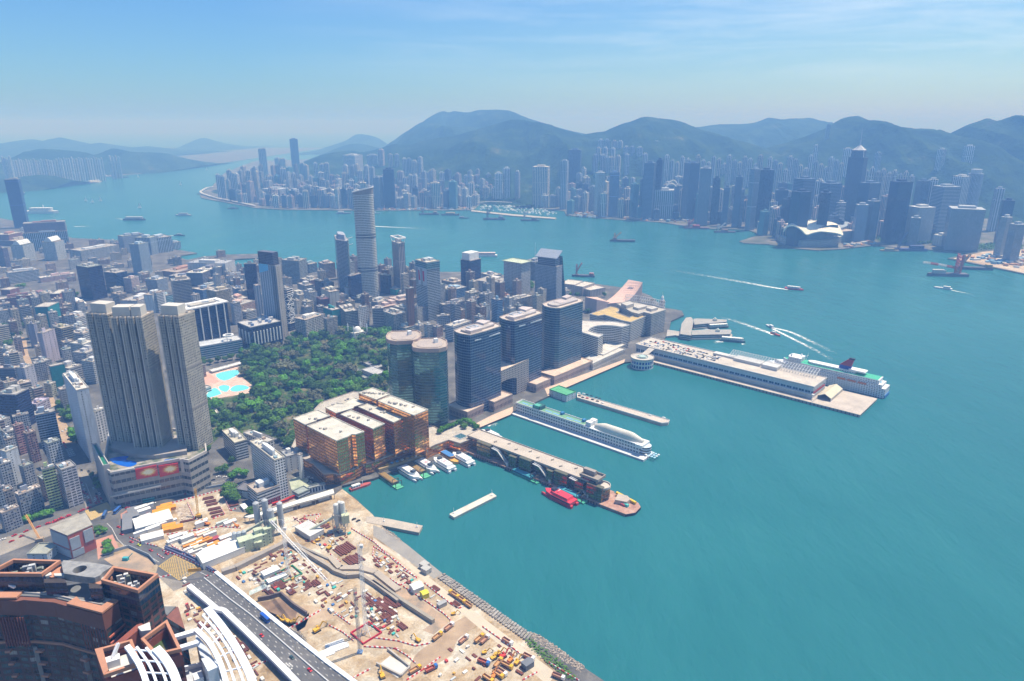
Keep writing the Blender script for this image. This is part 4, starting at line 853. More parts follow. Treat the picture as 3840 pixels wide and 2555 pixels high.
MB().prism([(a.x,a.y)for a in shrink(P,.8,Vector((0,0)))],h-2.5,h+16,True).build('upper_storey',F_['curtain'],tf,(.30,.34,.42))
m=MB();e=(P[1]-P[0]).normalized();m.face([(P[1].x,P[1].y,h-2.5+20),(P[2].x,P[2].y,h+18),(P[2].x+e.x*22,P[2].y+e.y*22,0),(P[1].x+e.x*22,P[1].y+e.y*22,0)][::-1]);m.build('splayed_glass',F_['teal'],tf,(.25,.36,.42))
MB().tube((P[3].x,P[3].y,h),(P[3].x,P[3].y,h+46),.5,6,.2).build('mast',WHI,tf)
q,h=find(t7);A_=q[0];L_=q[3];d=(L_-A_).normalized();n=Vector((d.y,-d.x,0));n=n if n.dot(Vector((0,-1,0)))>0 else-n
org=tuple(t7.location);W0=Vector((A_.x,A_.y,0))
for quad,col in([[(0,345),(152,392),(165,672),(10,655)],(.50,.53,.57)],[[(0,400),(28,405),(38,655),(10,650)],(.28,.30,.34)],[[(62,412),(92,420),(105,672),(76,668)],(.28,.30,.34)],[[(34,440),(50,445),(66,590),(44,588)],(.50,.02,.06)],[[(96,458),(120,462),(127,610),(105,606)],(.50,.02,.06)]):
 wall_panel(t7,'sign_panel',26,quad,W0,n,.5 if col[0]<.5 or col[1]<.1 else .25,PNT,col,.3,org)
for z0,z1 in((-13,-1.2),):add_slab(t7,(q,h),[(-.012,-.012),(1.012,-.012),(1.012,1.012),(-.012,1.012)],z0,z1,F_['teal'],(.20,.38,.42),'glass_top')
# tall ribbed tower with a screen crown, lattice fronted neighbour, white finned glass blocks
M_RIB=facade('facade_ribs',400,5.5,.99,.55,v0=0,glass=(.16,.22,.32),grough=.3,vary=.05,dirt=.1)
q,h=plan(25,(1605,432),(1850,462),(1932,442),1560);c=poly_c(q);BUILT.append((q,h))
r=raise_building('ribbed_tower','tall pale ribbed tower with a dark lattice crown, sky blue banner and tan side','tower',q,h,M_RIB,(.42,.47,.55),roofc=(.4,.4,.42),plant=False,clutter=0)
add_slab(r,(q,h),[(.02,.1),(.98,.1),(.98,.98),(.02,.98)],0,24,facade('facade_lattice',3,3,.7,.75,glass=(.02,.025,.05),depth=.8),(.12,.13,.18),'lattice_crown')
d=(q[3]-q[0]).normalized();n=Vector((d.y,-d.x,0));n=n if n.dot(Vector((0,-1,0)))>0 else-n;W0=Vector((q[0].x,q[0].y,0));org=tuple(r.location)
wall_panel(r,'banner',25,[(1608,425),(1742,440),(1750,528),(1622,560)],W0,n,.8,PNT,(.16,.50,.80),.3,org)
d2=(q[1]-q[0]).normalized();n2=Vector((d2.y,-d2.x,0));n2=n2 if n2.dot(Vector((1,-1,0)))>0 else-n2
add_slab(r,(q,h),[(0.0,-.02),(1.01,-.02),(1.01,.3),(0.0,.3)],-h+3,-1,F_['blank'],(.40,.37,.34),'side_wall')
B(25,(1510,742),(1562,757),(1632,752),1300,M_RIB,(.44,.47,.52),'ribbed_wing','lower pale ribbed wing on the flank of the tall ribbed tower','building',plant=False)
rl=B(25,(1942,780),(2010,800),(2062,772),1425,'dark',(.10,.11,.14),'shopping_tower','dark shopping tower with white crossed bracing and a leaf-like lattice front','tower')
q,h=find(rl);org=Vector(rl.location)
for e0,e1 in((q[0],q[3]),(q[0],q[1])):
 d=(e1-e0).normalized();w=(e1-e0).length;nn=Vector((d.y,-d.x));nn=nn if nn.dot(Vector((0,-1)))>0 else-nn
 pt=lambda s,z:(e0.x+d.x*s*w+nn.x*.7-org.x,e0.y+d.y*s*w+nn.y*.7-org.y,z)
 m=MB()
 for z0,z1 in((h*.62,h*.80),(h*.2,h*.36)):
  for a,b in(((0,z0),(1,z1)),((1,z0),(0,z1)),((.5,z0),(.5,z1)),((0,(z0+z1)/2),(1,(z0+z1)/2))):m.bar(pt(*a),pt(*b),.9,.9)
  for z in(z0-1,z1+1):m.bar(pt(0,z),pt(1,z),1.1,1.1)
 for z in(h*.85,h*.9,h*.95):m.bar(pt(0,z),pt(1,z),1.1,1.0)
 m.build('cross_bracing_frame',WHI,rl)
 m=MB();rg=random.Random(3)
 for i in range(46):
  s,z=rg.uniform(.05,.95),rg.uniform(h*.38,h*.6);a_=rg.uniform(0,3.1);dx,dz=math.cos(a_)*2.2/w,math.sin(a_)*2.2;m.bar(pt(s-dx,z-dz),pt(s+dx,z+dz),.8,.8)
 m.build('lattice',WHI,rl)
def finned(label,k,L_,F1,R1,yb,nL,nR,inset_top,roofc):
 q,h=plan(k,L_,F1,R1,yb);c=poly_c(q);BUILT.append((q,h))
 r=raise_building('finned_block',label,'office block',q,h,'dark',(.04,.05,.10),roofc=roofc,plant=False,clutter=0)
 for(a,b,N)in((q[0],q[3],nL),(q[0],q[1],nR)):
  d=(b-a).normalized();w=(b-a).length;nn=Vector((d.y,-d.x));nn=nn if nn.dot(Vector((0,-1)))>0 else-nn
  for i in range(N):
   s=(i+.5)/N if N<7 else .1+.85*i/(N-1)
   p=a+d*(w*s)+nn*.8-c;MB().box(p,1.8,1.6,inset_top[1],h-2.5-inset_top[0],math.atan2(d.y,d.x)).build('fin',WHI,r)
 return r,q,h
r,q,h=finned('dark glass block with wide white fins and a flat white roof behind the residential towers',25,(440,1052),(560,1115),(1120,990),1640,2,5,(0,2),(.58,.58,.57))
c=poly_c(q);m=MB();P=[(a.x-c.x,a.y-c.y)for a in q];m.ring(inset(P,-2.0),9,h-2.5,h);m.build('roof_frame',WHI,r);MB().prism(inset(P,14),h-2.5,h+1).build('roof_terrace',PNT,r,(.46,.43,.38));MB().box((6,2),12,2.5,h+1,h+4,.5).build('plant_room',WHI,r)
r,q,h=finned('dark box with slim white fins and cluttered roof at the corner of the park',25,(1296,1292),(1482,1372),(1926,1276),1720,4,9,(9,12),(.45,.44,.43))
c=poly_c(q)
for i in range(14):
 p=in_quad(q,random.uniform(.08,.92),random.uniform(.1,.9))-c;MB().box(p,random.uniform(3,8),random.uniform(2,6),h-2.5,h+random.uniform(.5,3),.5).build('air_conditioner',PNT,r,random.choice([(.6,.6,.6),(.5,.5,.52),(.2,.3,.5)]))
r=B(5,(1785,702),(1840,740),(2228,676),860,'teal',(.50,.52,.54),'shopping_centre','low glass shopping centre with curling white roof and a ring canopy','building',roofc=(.5,.52,.54),plant=False,clutter=.6)
q,h=find(r);c=poly_c(q);p=in_quad(q,.72,.35)-c;m=MB();cir=lambda rr,n=20:[(p.x+rr*math.cos(2*math.pi*i/n),p.y+rr*math.sin(2*math.pi*i/n))for i in range(n)]
m.ring(cir(9),2.6,h+6,h+8);m.build('ring_canopy',WHI,r);MB().tube((p.x,p.y-7,h-3),(p.x,p.y-7,h+6),.6,6).build('column',WHI,r)
r=B(22,(1462,560),(1560,600),(1835,560),668,'curtain',(.30,.36,.42),'arched_hall','hall with a swooping white wing roof beside the brick tower','building',plant=False,clutter=0)
q,h=find(r);c=poly_c(q);rows=[]
for i in range(9):
 u=i/8;a=in_quad(q,u,-.1)-c;b=in_quad(q,u,1.1)-c;z=h+1+9*math.sin(math.pi*min(1,u*1.1))**1+4*u;rows.append([(a.x,a.y,z),(b.x,b.y,z+3)])
MB().grid(rows).build('wing_roof',WHI,r)
# white hotels and the centre with the yellow roof
def ring_block(name,label,k,pts,h,fac,col,roofc,cat='hotel',cut=None):
 q=V2(GP(k,pts,h));c=poly_c(q);BUILT.append((q,h));r=empty(name,(c.x,c.y,2.5));tag(r,label,cat)
 Q=[(a.x-c.x,a.y-c.y)for a in q];MB().prism(Q,0,h-2.5,False).build('wall',F_[fac]if isinstance(fac,str)else fac,r,col)
 m=MB();m.face([(a[0],a[1],h-2.4)for a in Q]if sum(Q[i][0]*Q[(i+1)%len(Q)][1]-Q[(i+1)%len(Q)][0]*Q[i][1]for i in range(len(Q)))>0 else[(a[0],a[1],h-2.4)for a in reversed(Q)]);rf=m.build('roof',M_ROOF,r,roofc)
 MB().ring(Q,.6,h-2.5,h-1.0).build('parapet',PNT,rf,col);return r,q,h
M_HOT=facade('facade_white_hotel',3.3,4.0,.46,.92,glass=(.02,.02,.035),depth=.8,dirt=.1,vary=.3)
M_OC=facade('facade_centre',3.4,3.6,.5,.86,glass=(.10,.12,.14),depth=.4,dirt=.12,vary=.4)
hm=corner(7,1010,560,768).z
ring_block('curved_hotel','white hotel bent round a horseshoe court, dark bands along its concave side',7,cvp([(640,500),(760,505),(900,508),(1010,520),(1080,541)],3,False)+cvp([(1010,560),(930,548),(840,545),(760,553),(712,575),(706,592),(745,608),(838,628)],3,False)+[(792,655),(650,612),(600,560)],hm,M_HOT,(.66,.65,.63),(.56,.52,.47))
ho=corner(7,1090,515,690).z
ring_block('shopping_centre','large white centre with a yellow ochre U-shaped roof behind the curved hotel',7,[(715,440),(910,370),(982,385),(985,412),(960,425),(1080,470),(1165,440),(1210,424),(1276,440),(1090,516),(1010,500),(850,448),(790,458)],ho,M_OC,(.60,.58,.54),(.52,.38,.16),'building')
r,q,h=ring_block('office_centre','grey office centre with a cluttered roof and lattice sign frames next to the yellow roof',7,[(960,345),(1075,318),(1160,330),(1400,385),(1412,402),(1282,442),(1210,424),(1165,440),(1100,425)],ho+6,'grid',(.44,.43,.41),(.45,.42,.37),'building')
c=poly_c(q)
for pts,hh in(([(1000,365),(1080,350),(1120,370),(1050,390)],7),([(1110,390),(1190,370),(1240,385),(1160,405)],5),([(1230,400),(1300,385),(1340,400),(1280,415)],5)):roof_boxes(r,c,2.5,7,h,[(pts,hh)])
pts=GP(7,[(1045,318),(1160,332),(1285,355),(1405,385)],h);m=MB()
for a,b in zip(pts,pts[1:]):
 for z in(2,8,14):m.bar((a.x-c.x,a.y-c.y,h-2.5+z),(b.x-c.x,b.y-c.y,h-2.5+z),.7,.7)
 for i in range(7):
  s=a.lerp(b,i/6);m.bar((s.x-c.x,s.y-c.y,h-2.5),(s.x-c.x,s.y-c.y,h+12),.6,.6);m.bar((s.x-c.x,s.y-c.y,h+10),(s.x-c.x-4,s.y-c.y+5,h-2.5),.5,.5)
m.build('sign_frame',WHI,r)
low_block('hotel_podium','white terrace block with white parasols before the curved hotel',7,[(838,870),(1040,770)],14,30,'ribbon',(.62,.61,.58),(.58,.56,.52))
p=G(7,1380,405);p=AT(7,1380,330,p.y);p.z=3;zt_=HTOP(p,7,308);r=empty('clock_tower',p);tag(r,'slim brick and stone clock tower with a domed cap at the promontory','tower')
MB().box((0,0),8,8,0,zt_-3,.7).build('shaft',PNT,r,(.52,.38,.30));MB().prism(ell((0,0),3.6,3.6,0,12,2),zt_-3,zt_+3,True,False,.8).build('belfry',WHI,r)
MB().prism(ell((0,0),3.2,3.2,0,12,2),zt_+3,zt_+8,False,False,.1).tube((0,0,zt_+7),(0,0,zt_+15),.25,6).build('dome',WHI,r)
# pink concert hall with swept roofs, museum
PINKC=(.60,.42,.36)
fa=corner(7,1200,145,330,3);A=fa;B_=G(7,1070,120,fa.z);lo1=G(7,1040,325,16);lo0=G(7,805,348,16)
r=empty('concert_hall',(A.x,A.y,2.5));tag(r,'pink windowless concert hall with a great swept roof like a ski jump','building')
o=Vector((A.x,A.y,2.5));rows=[]
for i in range(13):
 t=i/12;s=t;row=[]
 for j in range(2):
  hi_,l_=(A,lo1)if j==0 else(B_,lo0);p=l_.lerp(hi_,s);z=16+(hi_.z-16)*(t**1.9);row.append((p.x-o.x,p.y-o.y,z-2.5))
 rows.append(row)
m=MB();m.grid([list(reversed(x))for x in rows])
m.build('swept_roof',PNT,r,(.66,.44,.37));m=MB()
for j in(0,1):
 for i in range(12):
  a,b=rows[i][j],rows[i+1][j];f_=[(a[0],a[1],0),(b[0],b[1],0),b,a];m.face(f_ if j==0 else f_[::-1])
for row in(rows[0],rows[-1]):a,b=row;m.face([(a[0],a[1],0),(b[0],b[1],0),b,a])
m.build('wall',PNT,r,(.48,.38,.36))
fr=[(.5+.1*i,.68)for i in range(3)]
m=MB()
for u in range(8):
 s=.38+.04*u
 f=lambda t,s_:Vector(rows[0][1]).lerp(Vector(rows[-1][1]),t).lerp(Vector(rows[0][0]).lerp(Vector(rows[-1][0]),t),s_)
 t=.74;zz_=13.5+(A.z-16)*(t**1.9);p=f(t,s);p2=f(t+.07,s);zz2=13.5+(A.z-16)*((t+.07)**1.9);m.bar((p.x,p.y,zz_+.5),(p2.x,p2.y,zz2+.5),.9,.5)
m.build('roof_vent',PNT,r,(.10,.12,.20))
q,h=plan(7,(668,300),(690,420),(800,350),432);r2=empty('theatre_block',(q[0].x,q[0].y,2.5));tag(r2,'pink wedge shaped theatre block leaning against the swept roof hall','building')
Q=[a-q[0]for a in V2(GP(7,[(668,415),(775,425),(900,385),(780,350)],3))];Z=[34,30,14,18];m=MB()
for i in range(4):
 j=(i+1)%4;m.face([(Q[i].x,Q[i].y,0),(Q[j].x,Q[j].y,0),(Q[j].x,Q[j].y,Z[j]),(Q[i].x,Q[i].y,Z[i])])
m.build('wall',PNT,r2,(.46,.37,.36));MB().face([(a.x,a.y,z+.02)for a,z in zip(Q,Z)]).build('roof',PNT,r2,PINKC)
for L_,F1,R1,yb,lb in(((465,150),(575,172),(612,132),262,'beige museum block, the first of three behind the greyer tower'),((578,172),(650,190),(735,150),272,'beige museum block with a glass end, the middle of three'),((642,192),(720,222),(836,190),282,'beige museum block with a flat pale roof, nearest the pink hall')):
 B(7,L_,F1,R1,yb,'blank',(.46,.40,.38),'museum_block',lb,'museum',plant=False,clutter=.2,roofc=(.56,.52,.47))
# cruise terminal on its long pier
def quay(name,label,k,pts,z1,mat,col,cat='pier',apron=None):
 q=V2(GP(k,pts,z1));c=poly_c(q);r=empty(name,(c.x,c.y,0));tag(r,label,cat);Q=[(a.x-c.x,a.y-c.y)for a in q]
 MB().prism(Q,-1,z1-.8,False).prism(inset(Q,-.3),z1-.8,z1,True,True).build('deck',mat,r,col);return r,c,Q
M_QUAY=paint('quay_concrete',None,.9,.3,.05,fine=.5)
g0=G('f',2420,1350,4);g1=G('f',3225,1556,4);g2=G('f',3296,1497,4);ax=(g1-g0);LEN=ax.length;ax.normalize();nx=Vector((-ax.y,ax.x,0));WID=(g2-g1).dot(nx)
r=empty('cruise_terminal_pier',(g0.x,g0.y,0));tag(r,'long concrete pier carrying the cruise terminal, with an open apron at its end','pier')
o=Vector((g0.x,g0.y,0));loc2=lambda s,w:(ax.x*s+nx.x*w,ax.y*s+nx.y*w)
m=MB();Q=[loc2(-30,0),loc2(LEN,0),loc2(LEN,WID),loc2(-30,WID)];m.prism(Q,-1,3.0,False);m.prism(inset(Q,-.4),3.0,4.0,True,True);m.build('deck',M_QUAY,r,(.50,.44,.38))
m=MB()
for i in range(64):x,y=loc2(LEN*(i+.5)/64,-.6);m.tube((x,y,-1),(x,y,3.2),.55,6)
m.build('fender_rib',PNT,r,(.06,.06,.07))
wq=G(8,405,1215,4)-o;s_end,w0=wq.dot(ax),wq.dot(nx);zr=HTOP(G(8,405,1215,4),8,1108);we=(G(8,527,1020,zr)-o).dot(nx);s_st=(G(7,1200,765,zr)-o).dot(ax)
r=empty('cruise_terminal',(g0.x,g0.y,4));tag(r,'long white terminal building with a car park on its flat roof','building')
M_OT=facade('facade_terminal',14.0,9.2,.40,.80,glass=(.05,.10,.15),depth=.8,dirt=.12,v0=.42,vary=.3,mull=4.6)
Q=[loc2(s_st-25,w0),loc2(s_end,w0),loc2(s_end,we),loc2(s_st-25,we)];MB().prism(Q,0,zr-4,False).build('wall',M_OT,r,(.60,.62,.64))
m=MB();m.prism(inset(Q,-1.2),zr-5,zr-4,True,True);rf=m.build('roof',M_QUAY,r,(.52,.47,.41))
MB().ring(inset(Q,-1.0),.7,zr-4,zr-2.8).build('parapet',PNT,rf,(.56,.57,.58))
MB().prism([loc2(s_st,w0-5),loc2(s_end+3,w0-5),loc2(s_end+3,w0+.0),loc2(s_st,w0+.0)],(zr-4)*.40,(zr-4)*.45,True,True).build('canopy',PNT,r,(.62,.63,.64))
for a_,b_,w_,hh in((.50,.66,.70,5),(.67,.76,.66,6),(.36,.49,.8,3)):
 MB().prism([loc2(lerp(s_st,s_end,a_),we*w_),loc2(lerp(s_st,s_end,b_),we*w_),loc2(lerp(s_st,s_end,b_),we-2),loc2(lerp(s_st,s_end,a_),we-2)],zr-4,zr-4+hh).build('plant_room',PNT,rf,(.58,.57,.55))
m=MB();s0,s1=lerp(s_st,s_end,.46),lerp(s_st,s_end,.96)
for i in range(33):
 s=lerp(s0,s1,i/32);a=loc2(s,we-14);b=loc2(s,we+2)
 m.bar((*a,zr-4),(*a,zr+1),.5,.5);m.bar((*b,zr-4),(*b,zr+7),.5,.5);m.bar((*a,zr+1),(*b,zr+7),.5,.5)
for w_,z in((we-14,1),(we-8,3.2),(we+2,7)):a=loc2(s0,w_);b=loc2(s1,w_);m.bar((*a,zr+z),(*b,zr+z),.5,.5)
m.build('gangway_frame',WHI,rf)
pr=G(7,1133,905,3);cx=pr+(ax*8+nx*8);r=empty('round_ramp',(cx.x,cx.y,0));tag(r,'round white car ramp tower with two rings of blue windows at the pier root','ramp tower');rad=(G(7,1235,830,17)-G(7,1030,830,17)).length/2
M_RT=facade('facade_round_ramp',7.0,5.0,.6,.66,glass=(.02,.07,.30),depth=.6,dirt=.1,v0=.3)
MB().prism(ell((0,0),rad,rad,0,32,2),0,17,False).build('wall',M_RT,r,(.66,.66,.66));MB().prism(ell((0,0),rad+.8,rad+.8,0,32,2),16,17.2,True,True).ring(ell((0,0),rad+.8,rad+.8,0,32,2),.8,17.2,18.4).build('roof',M_ROOF,r,(.55,.51,.46))
MB().ring(ell((0,0),rad*.5,rad*.5,0,24,2),.6,17.2,18.6).prism(ell((0,0),rad*.32,rad*.32,0,20,2),17.2,19,True).build('lantern',PNT,r,(.40,.52,.50))
MB().bar((rad*.3,rad*.7,17),(rad*.3+nx.x*26,rad*.7+nx.y*26,zr),11,1.0).build('ramp',M_QUAY,r,(.50,.46,.41))
m=MB()
for i in range(11):
 x,y=loc2(s_end-1.5,lerp(w0+6,we-4,i/10));m.box((x,y),1.3,1.6,zr-3.2,zr-1,math.atan2(nx.y,nx.x))
m.build('sign_letter',PNT,r,(.55,.05,.05))
a0,a1,a2,a3=GP(8,[(452,1212),(575,1243),(682,1150),(560,1118)],4);c=(a0+a2)/2;r=empty('ridge_tent',(c.x,c.y,4));tag(r,'cream ridge tent standing open on the pier apron beside the ship','tent')
e=[p-c for p in(a0,a1,a2,a3)];m=MB();z1,z2=5,10;r0=(e[0]+e[1])/2;r1=(e[2]+e[3])/2
top=[(p.x,p.y,z1)for p in e];ra,rb=(r0.x,r0.y,z2),(r1.x,r1.y,z2)
m.face([top[1],top[2],rb,ra]);m.face([top[3],top[0],ra,rb]);m.build('canopy',PNT,r,(.62,.56,.42))
m=MB()
for i in(1,3):j=(i+1)%4;m.face([(e[i].x,e[i].y,0),(e[j].x,e[j].y,0),top[j],top[i]])
m.face([(e[2].x,e[2].y,0),(e[3].x,e[3].y,0),top[3],rb,top[2]]);m.build('side_wall',PNT,r,(.5,.46,.38))
for p in e:MB().tube((p.x,p.y,0),(p.x,p.y,z1),.3,6).build('pole',WHI,r)
for i in(0,1):MB().face([(e[i].x,e[i].y,z1-.6),(e[i].x,e[i].y,z1),ra,(ra[0],ra[1],z2-.8)]).build('gable_trim',PNT,r,(.5,.46,.38))
# floating-hotel-like club pier, green roofed pier house, ferry pier with gold glass
h0=G(14,380,168,2.5);h1_=G(14,2062,760,2.5);h2_=G(14,2205,662,2.5);ax2=(h1_-h0);LN=ax2.length;ax2.normalize();nx2=Vector((-ax2.y,ax2.x,0));W2_=(h2_-h1_).dot(nx2)
r=empty('pier_club',(h0.x,h0.y,0));tag(r,'ship-like white clubhouse on a pier with rooftop tennis courts and a white vault','clubhouse')
l2=lambda s,w:(ax2.x*s+nx2.x*w,ax2.y*s+nx2.y*w);o=Vector((h0.x,h0.y,0))
MB().prism([l2(-6,0),l2(LN,0),l2(LN,W2_),l2(-6,W2_)],-1,2.5).build('deck',PNT,r,(.62,.63,.64))
wb=G(14,2010,690,2.5)-o;w0=max(3.5,wb.dot(nx2));se=wb.dot(ax2);zc=HTOP(G(14,2010,690,2.5),14,560)
M_CLUB=facade('facade_club',4.3,4.2,.40,.62,glass=(.05,.08,.13),depth=.5,dirt=.08,v0=.32)
Q=[l2(2,w0),l2(se,w0),l2(se,W2_-3),l2(2,W2_-3)];MB().prism(Q,2.5,zc-1,True).build('wall',M_CLUB,r,(.70,.72,.73))
sc_=(G(14,1350,300,zc)-o).dot(ax2)
MB().ring([l2(2,w0),l2(sc_,w0),l2(sc_,W2_-3),l2(2,W2_-3)],.6,zc-1,zc+.4).build('parapet',WHI,r)
MB().face([(*p,zc-.95)for p in(l2(3,w0+.7),l2(sc_,w0+.7),l2(sc_,W2_-4),l2(3,W2_-4))]).build('roof_court',paint('court_green_pale',(.16,.33,.20),.85,.12),r)
M_CB=paint('court_blue',(.16,.34,.60),.8,.08)
for a_ in(.07,.18,.42,.53,.72,.83):MB().face([(*l2(sc_*a_+x,y),zc-.93)for x,y in((0,w0+6),(sc_*.09,w0+6),(sc_*.09,W2_-9),(0,W2_-9))]).build('tennis_court',M_CB,r)
MB().prism([l2(sc_*.27,w0+1),l2(sc_*.38,w0+1),l2(sc_*.38,W2_-5),l2(sc_*.27,W2_-5)],zc-1,zc+4.5).build('roof_pavilion',PNT,r,(.03,.12,.12))
MB().prism([l2(sc_*.29,w0+.5),l2(sc_*.36,w0+.5),l2(sc_*.36,w0+8),l2(sc_*.29,w0+8)],zc+1,zc+5.2).build('pavilion_roof',PNT,r,(.10,.42,.32))
for k_ in(1,2,3):x,y=l2(sc_*(.1+.3*k_)-8,W2_-6);MB().box((x,y),5,4,zc-1,zc+2.5,.7).build('umbrella',PNT,r,(.05,.22,.45))
vs0,vs1=(G(14,1480,320,zc)-o).dot(ax2),(G(14,2090,520,zc)-o).dot(ax2);rows=[];wm,wr=(w0+W2_-3)/2,(W2_-3-w0)/2*.82
for i in range(15):
 t=i/14;s=lerp(vs0,vs1,t);f=min(1,(.5+2.6*t))*min(1,.45+2.4*(1-t));rows.append([(*l2(s,wm-wr*f*math.cos(math.pi*j/12)),zc-1+9.5*f*math.sin(math.pi*j/12))for j in range(13)])
MB().grid(rows).face(rows[0][::-1]).face(rows[-1]).build('vaulted_roof',PNT,r,(.74,.70,.60),smooth=True)
for u in(0,1):m=MB();x,y=l2(sc_+5,w0+6+9*u);m.box((x,y),8,7,zc-1,zc+5,math.atan2(ax2.y,ax2.x));m.build('plant_room',WHI,r)
MB().prism([l2(se-6,w0-2),l2(se+4,w0-2),l2(se+4,W2_-1),l2(se-6,W2_-1)],zc-4,zc-.5,True,True).build('prow',WHI,r)
m=MB();x,y=l2(se+2,wm+2);m.prism(ell((x,y),8,8,0,20,2),2.5,zc-4);m.build('bay_window',F_['ribbon'],r,(.55,.65,.75))
for i in range(12):x,y=l2(se+8+(i%4)*4,w0+2+(i//4)*5);MB().prism(ell((x,y),1.7,1.7,0,8,2),4.5,5.6,False,False,.1).tube((x,y,2.5),(x,y,4.6),.12,5).build('parasol',PNT,r,random.choice([(.45,.68,.85),(.7,.75,.78)]))
q,h=plan(7,(340,1132),(500,1187),(592,1152),1245,0);c=poly_c(q)
r=raise_building('pier_house','white windowless pier house with a bright green flat roof','building',q,h,'blank',(.66,.69,.72),z0=0,roofc=(.10,.38,.20),plant=False,clutter=.3)
r,c,Q=quay('parking_pier','narrow pier with a few parked cars running out from the green roofed pier house',7,[(598,1206),(1375,1442),(1432,1436),(1447,1412),(600,1168)],4,M_QUAY,(.52,.46,.40))
MB().ring(Q,.4,4,4.9).build('parapet',PNT,r,(.66,.66,.64))
r,c,Q=quay('breakwater_block','straight concrete block breakwater alone in the basin, a pole at each end',13,[(962,1440),(1020,1480),(1552,1212),(1500,1172)],3.2,M_QUAY,(.60,.56,.48),'breakwater')
for x,y in((1015,1432),(1495,1205)):p=G(13,x,y,3.2);MB().tube((p.x-c.x,p.y-c.y,3.2),(p.x-c.x,p.y-c.y,10),.25,6).box((p.x-c.x,p.y-c.y),1.6,1.6,3.2,4.2).build('beacon_post',WHI,r)
r,c,Q=quay('breakwater','old concrete breakwater arm reaching from the seawall by the works',17,[(-60,90),(30,95),(140,112),(440,172),(408,232),(0,152),(-60,140)],3.4,M_QUAY,(.46,.40,.33),'breakwater')
for x,y in((95,135),(393,185)):p=G(17,x,y,3.4);MB().tube((p.x-c.x,p.y-c.y,3.4),(p.x-c.x,p.y-c.y,8.5),.25,6).box((p.x-c.x,p.y-c.y),1.6,1.2,3.4,4.6).build('beacon_post',WHI,r)
g0=G('f',1783,1706,3);g1=G('f',2255,1893,3);ax3=(g1-g0);LF=ax3.length;ax3.normalize();nx3=Vector((-ax3.y,ax3.x,0));o=Vector((g0.x,g0.y,0));l3=lambda s,w:(ax3.x*s+nx3.x*w,ax3.y*s+nx3.y*w)
tip=[(p-o)for p in GP(14,[(1530,1322),(1840,1442),(1955,1422),(2022,1352),(1992,1300),(1690,1180)],3)]
r=empty('ferry_pier',(g0.x,g0.y,0));tag(r,'ferry pier with gold glass spine, roof walkway and a rounded red paved tip','pier')
zt3=HTOP(G(14,610,905,3),14,742);ws=(G(14,610,905,3)-o).dot(nx3);WT=30
deck=[l3(-25,0)]+[(p.x,p.y)for p in tip]+[l3(LF*.98,WT+2),l3(-25,WT+2)]
MB().prism(deck,-1,2.6,False).prism(inset(deck,-.4),2.6,3.2,True,True).build('deck',blotch('pier_red_paving',[(.35,(.30,.16,.12)),(.55,(.42,.25,.19)),(.7,(.46,.33,.26))],.12,5,fine=.3),r)
m=MB()
for i in range(50):x,y=l3(LF*(i+.5)/50,-.5);m.tube((x,y,-1),(x,y,2.8),.6,6)
for i in range(30):
 a,b=tip[1+(i*4)//30],tip[2+(i*4)//30];f=(i*4/30)%1;p=a.lerp(b,f);m.tube((p.x,p.y,-1),(p.x,p.y,3),.7,6)
m.build('fender_rib',PNT,r,(.05,.05,.06))
M_G2=facade('facade_pier_glass',5,3,.85,.9,glass=(.22,.15,.06),gspec=.8,metal=.8,vary=.4,dirt=.15)
spine=[l3(-20,ws),l3(LF*.90,ws),l3(LF*.90,WT),l3(-20,WT)];MB().prism(spine,3.2,zt3-1,True).build('wall',M_G2,r,(.13,.10,.07))
MB().prism(inset(spine,-.6),zt3-1,zt3,True,True).ring(inset(spine,-.6),.5,zt3,zt3+1.2).build('roof_walkway',M_QUAY,r,(.50,.44,.37))
for s0,s1 in((.0,.12),(.28,.34),(.365,.46),(.585,.63),(.645,.74),(.80,.86),(.885,.99)):
 MB().prism([l3(LF*s0,ws-5.5),l3(LF*s1,ws-5.5),l3(LF*s1,ws-.05),l3(LF*s0,ws-.05)],3.2,zt3+(.8 if s1-s0>.08 else-2),True).build('glass_bay',M_G2,r,(.12,.12,.085))
for s0 in(.475,.755,.13):
 for w_ in(1.6,4.6):
  m=MB();a=l3(LF*s0,ws-w_);b=l3(LF*(s0+.05),ws-w_);e_=l3(LF*(s0+.135),ws-w_);m.bar((*a,zt3-1.5),(*b,zt3-2.5),1.7,1.0);m.bar((*b,zt3-2.5),(*e_,4.0),1.7,1.0);m.build('stair_ramp',PNT,r,(.50,.50,.50))
 MB().prism([l3(LF*(s0+.13),ws-6),l3(LF*(s0+.145),ws-6),l3(LF*(s0+.145),ws-2),l3(LF*(s0+.13),ws-2)],3.2,7).build('kiosk',PNT,r,(.6,.6,.6))
for i in range(9):
 x,y=l3(LF*(.1+.09*i),ws+(WT-ws)*(.35+.3*(i%2)));MB().box((x,y),2.2,1.2,zt3,zt3+1.1,.5).tube((x+2,y,zt3),(x+2,y,zt3+2.2),.4,5).build('planter',PNT,r,(.22,.20,.17))
ce=l3(LF*.96,ws+5);MB().prism(ell(ce,8.5,8.5,0,24,2),6,zt3-3,True,True).build('drum',M_G2,r,(.2,.16,.10));MB().prism(ell(ce,9,9,0,24,2),zt3-3,zt3-2.2,True,True).ring(ell(ce,9,9,0,24,2),.7,zt3-2.2,zt3-.6).build('drum_roof',M_ROOF,r,(.55,.50,.44))
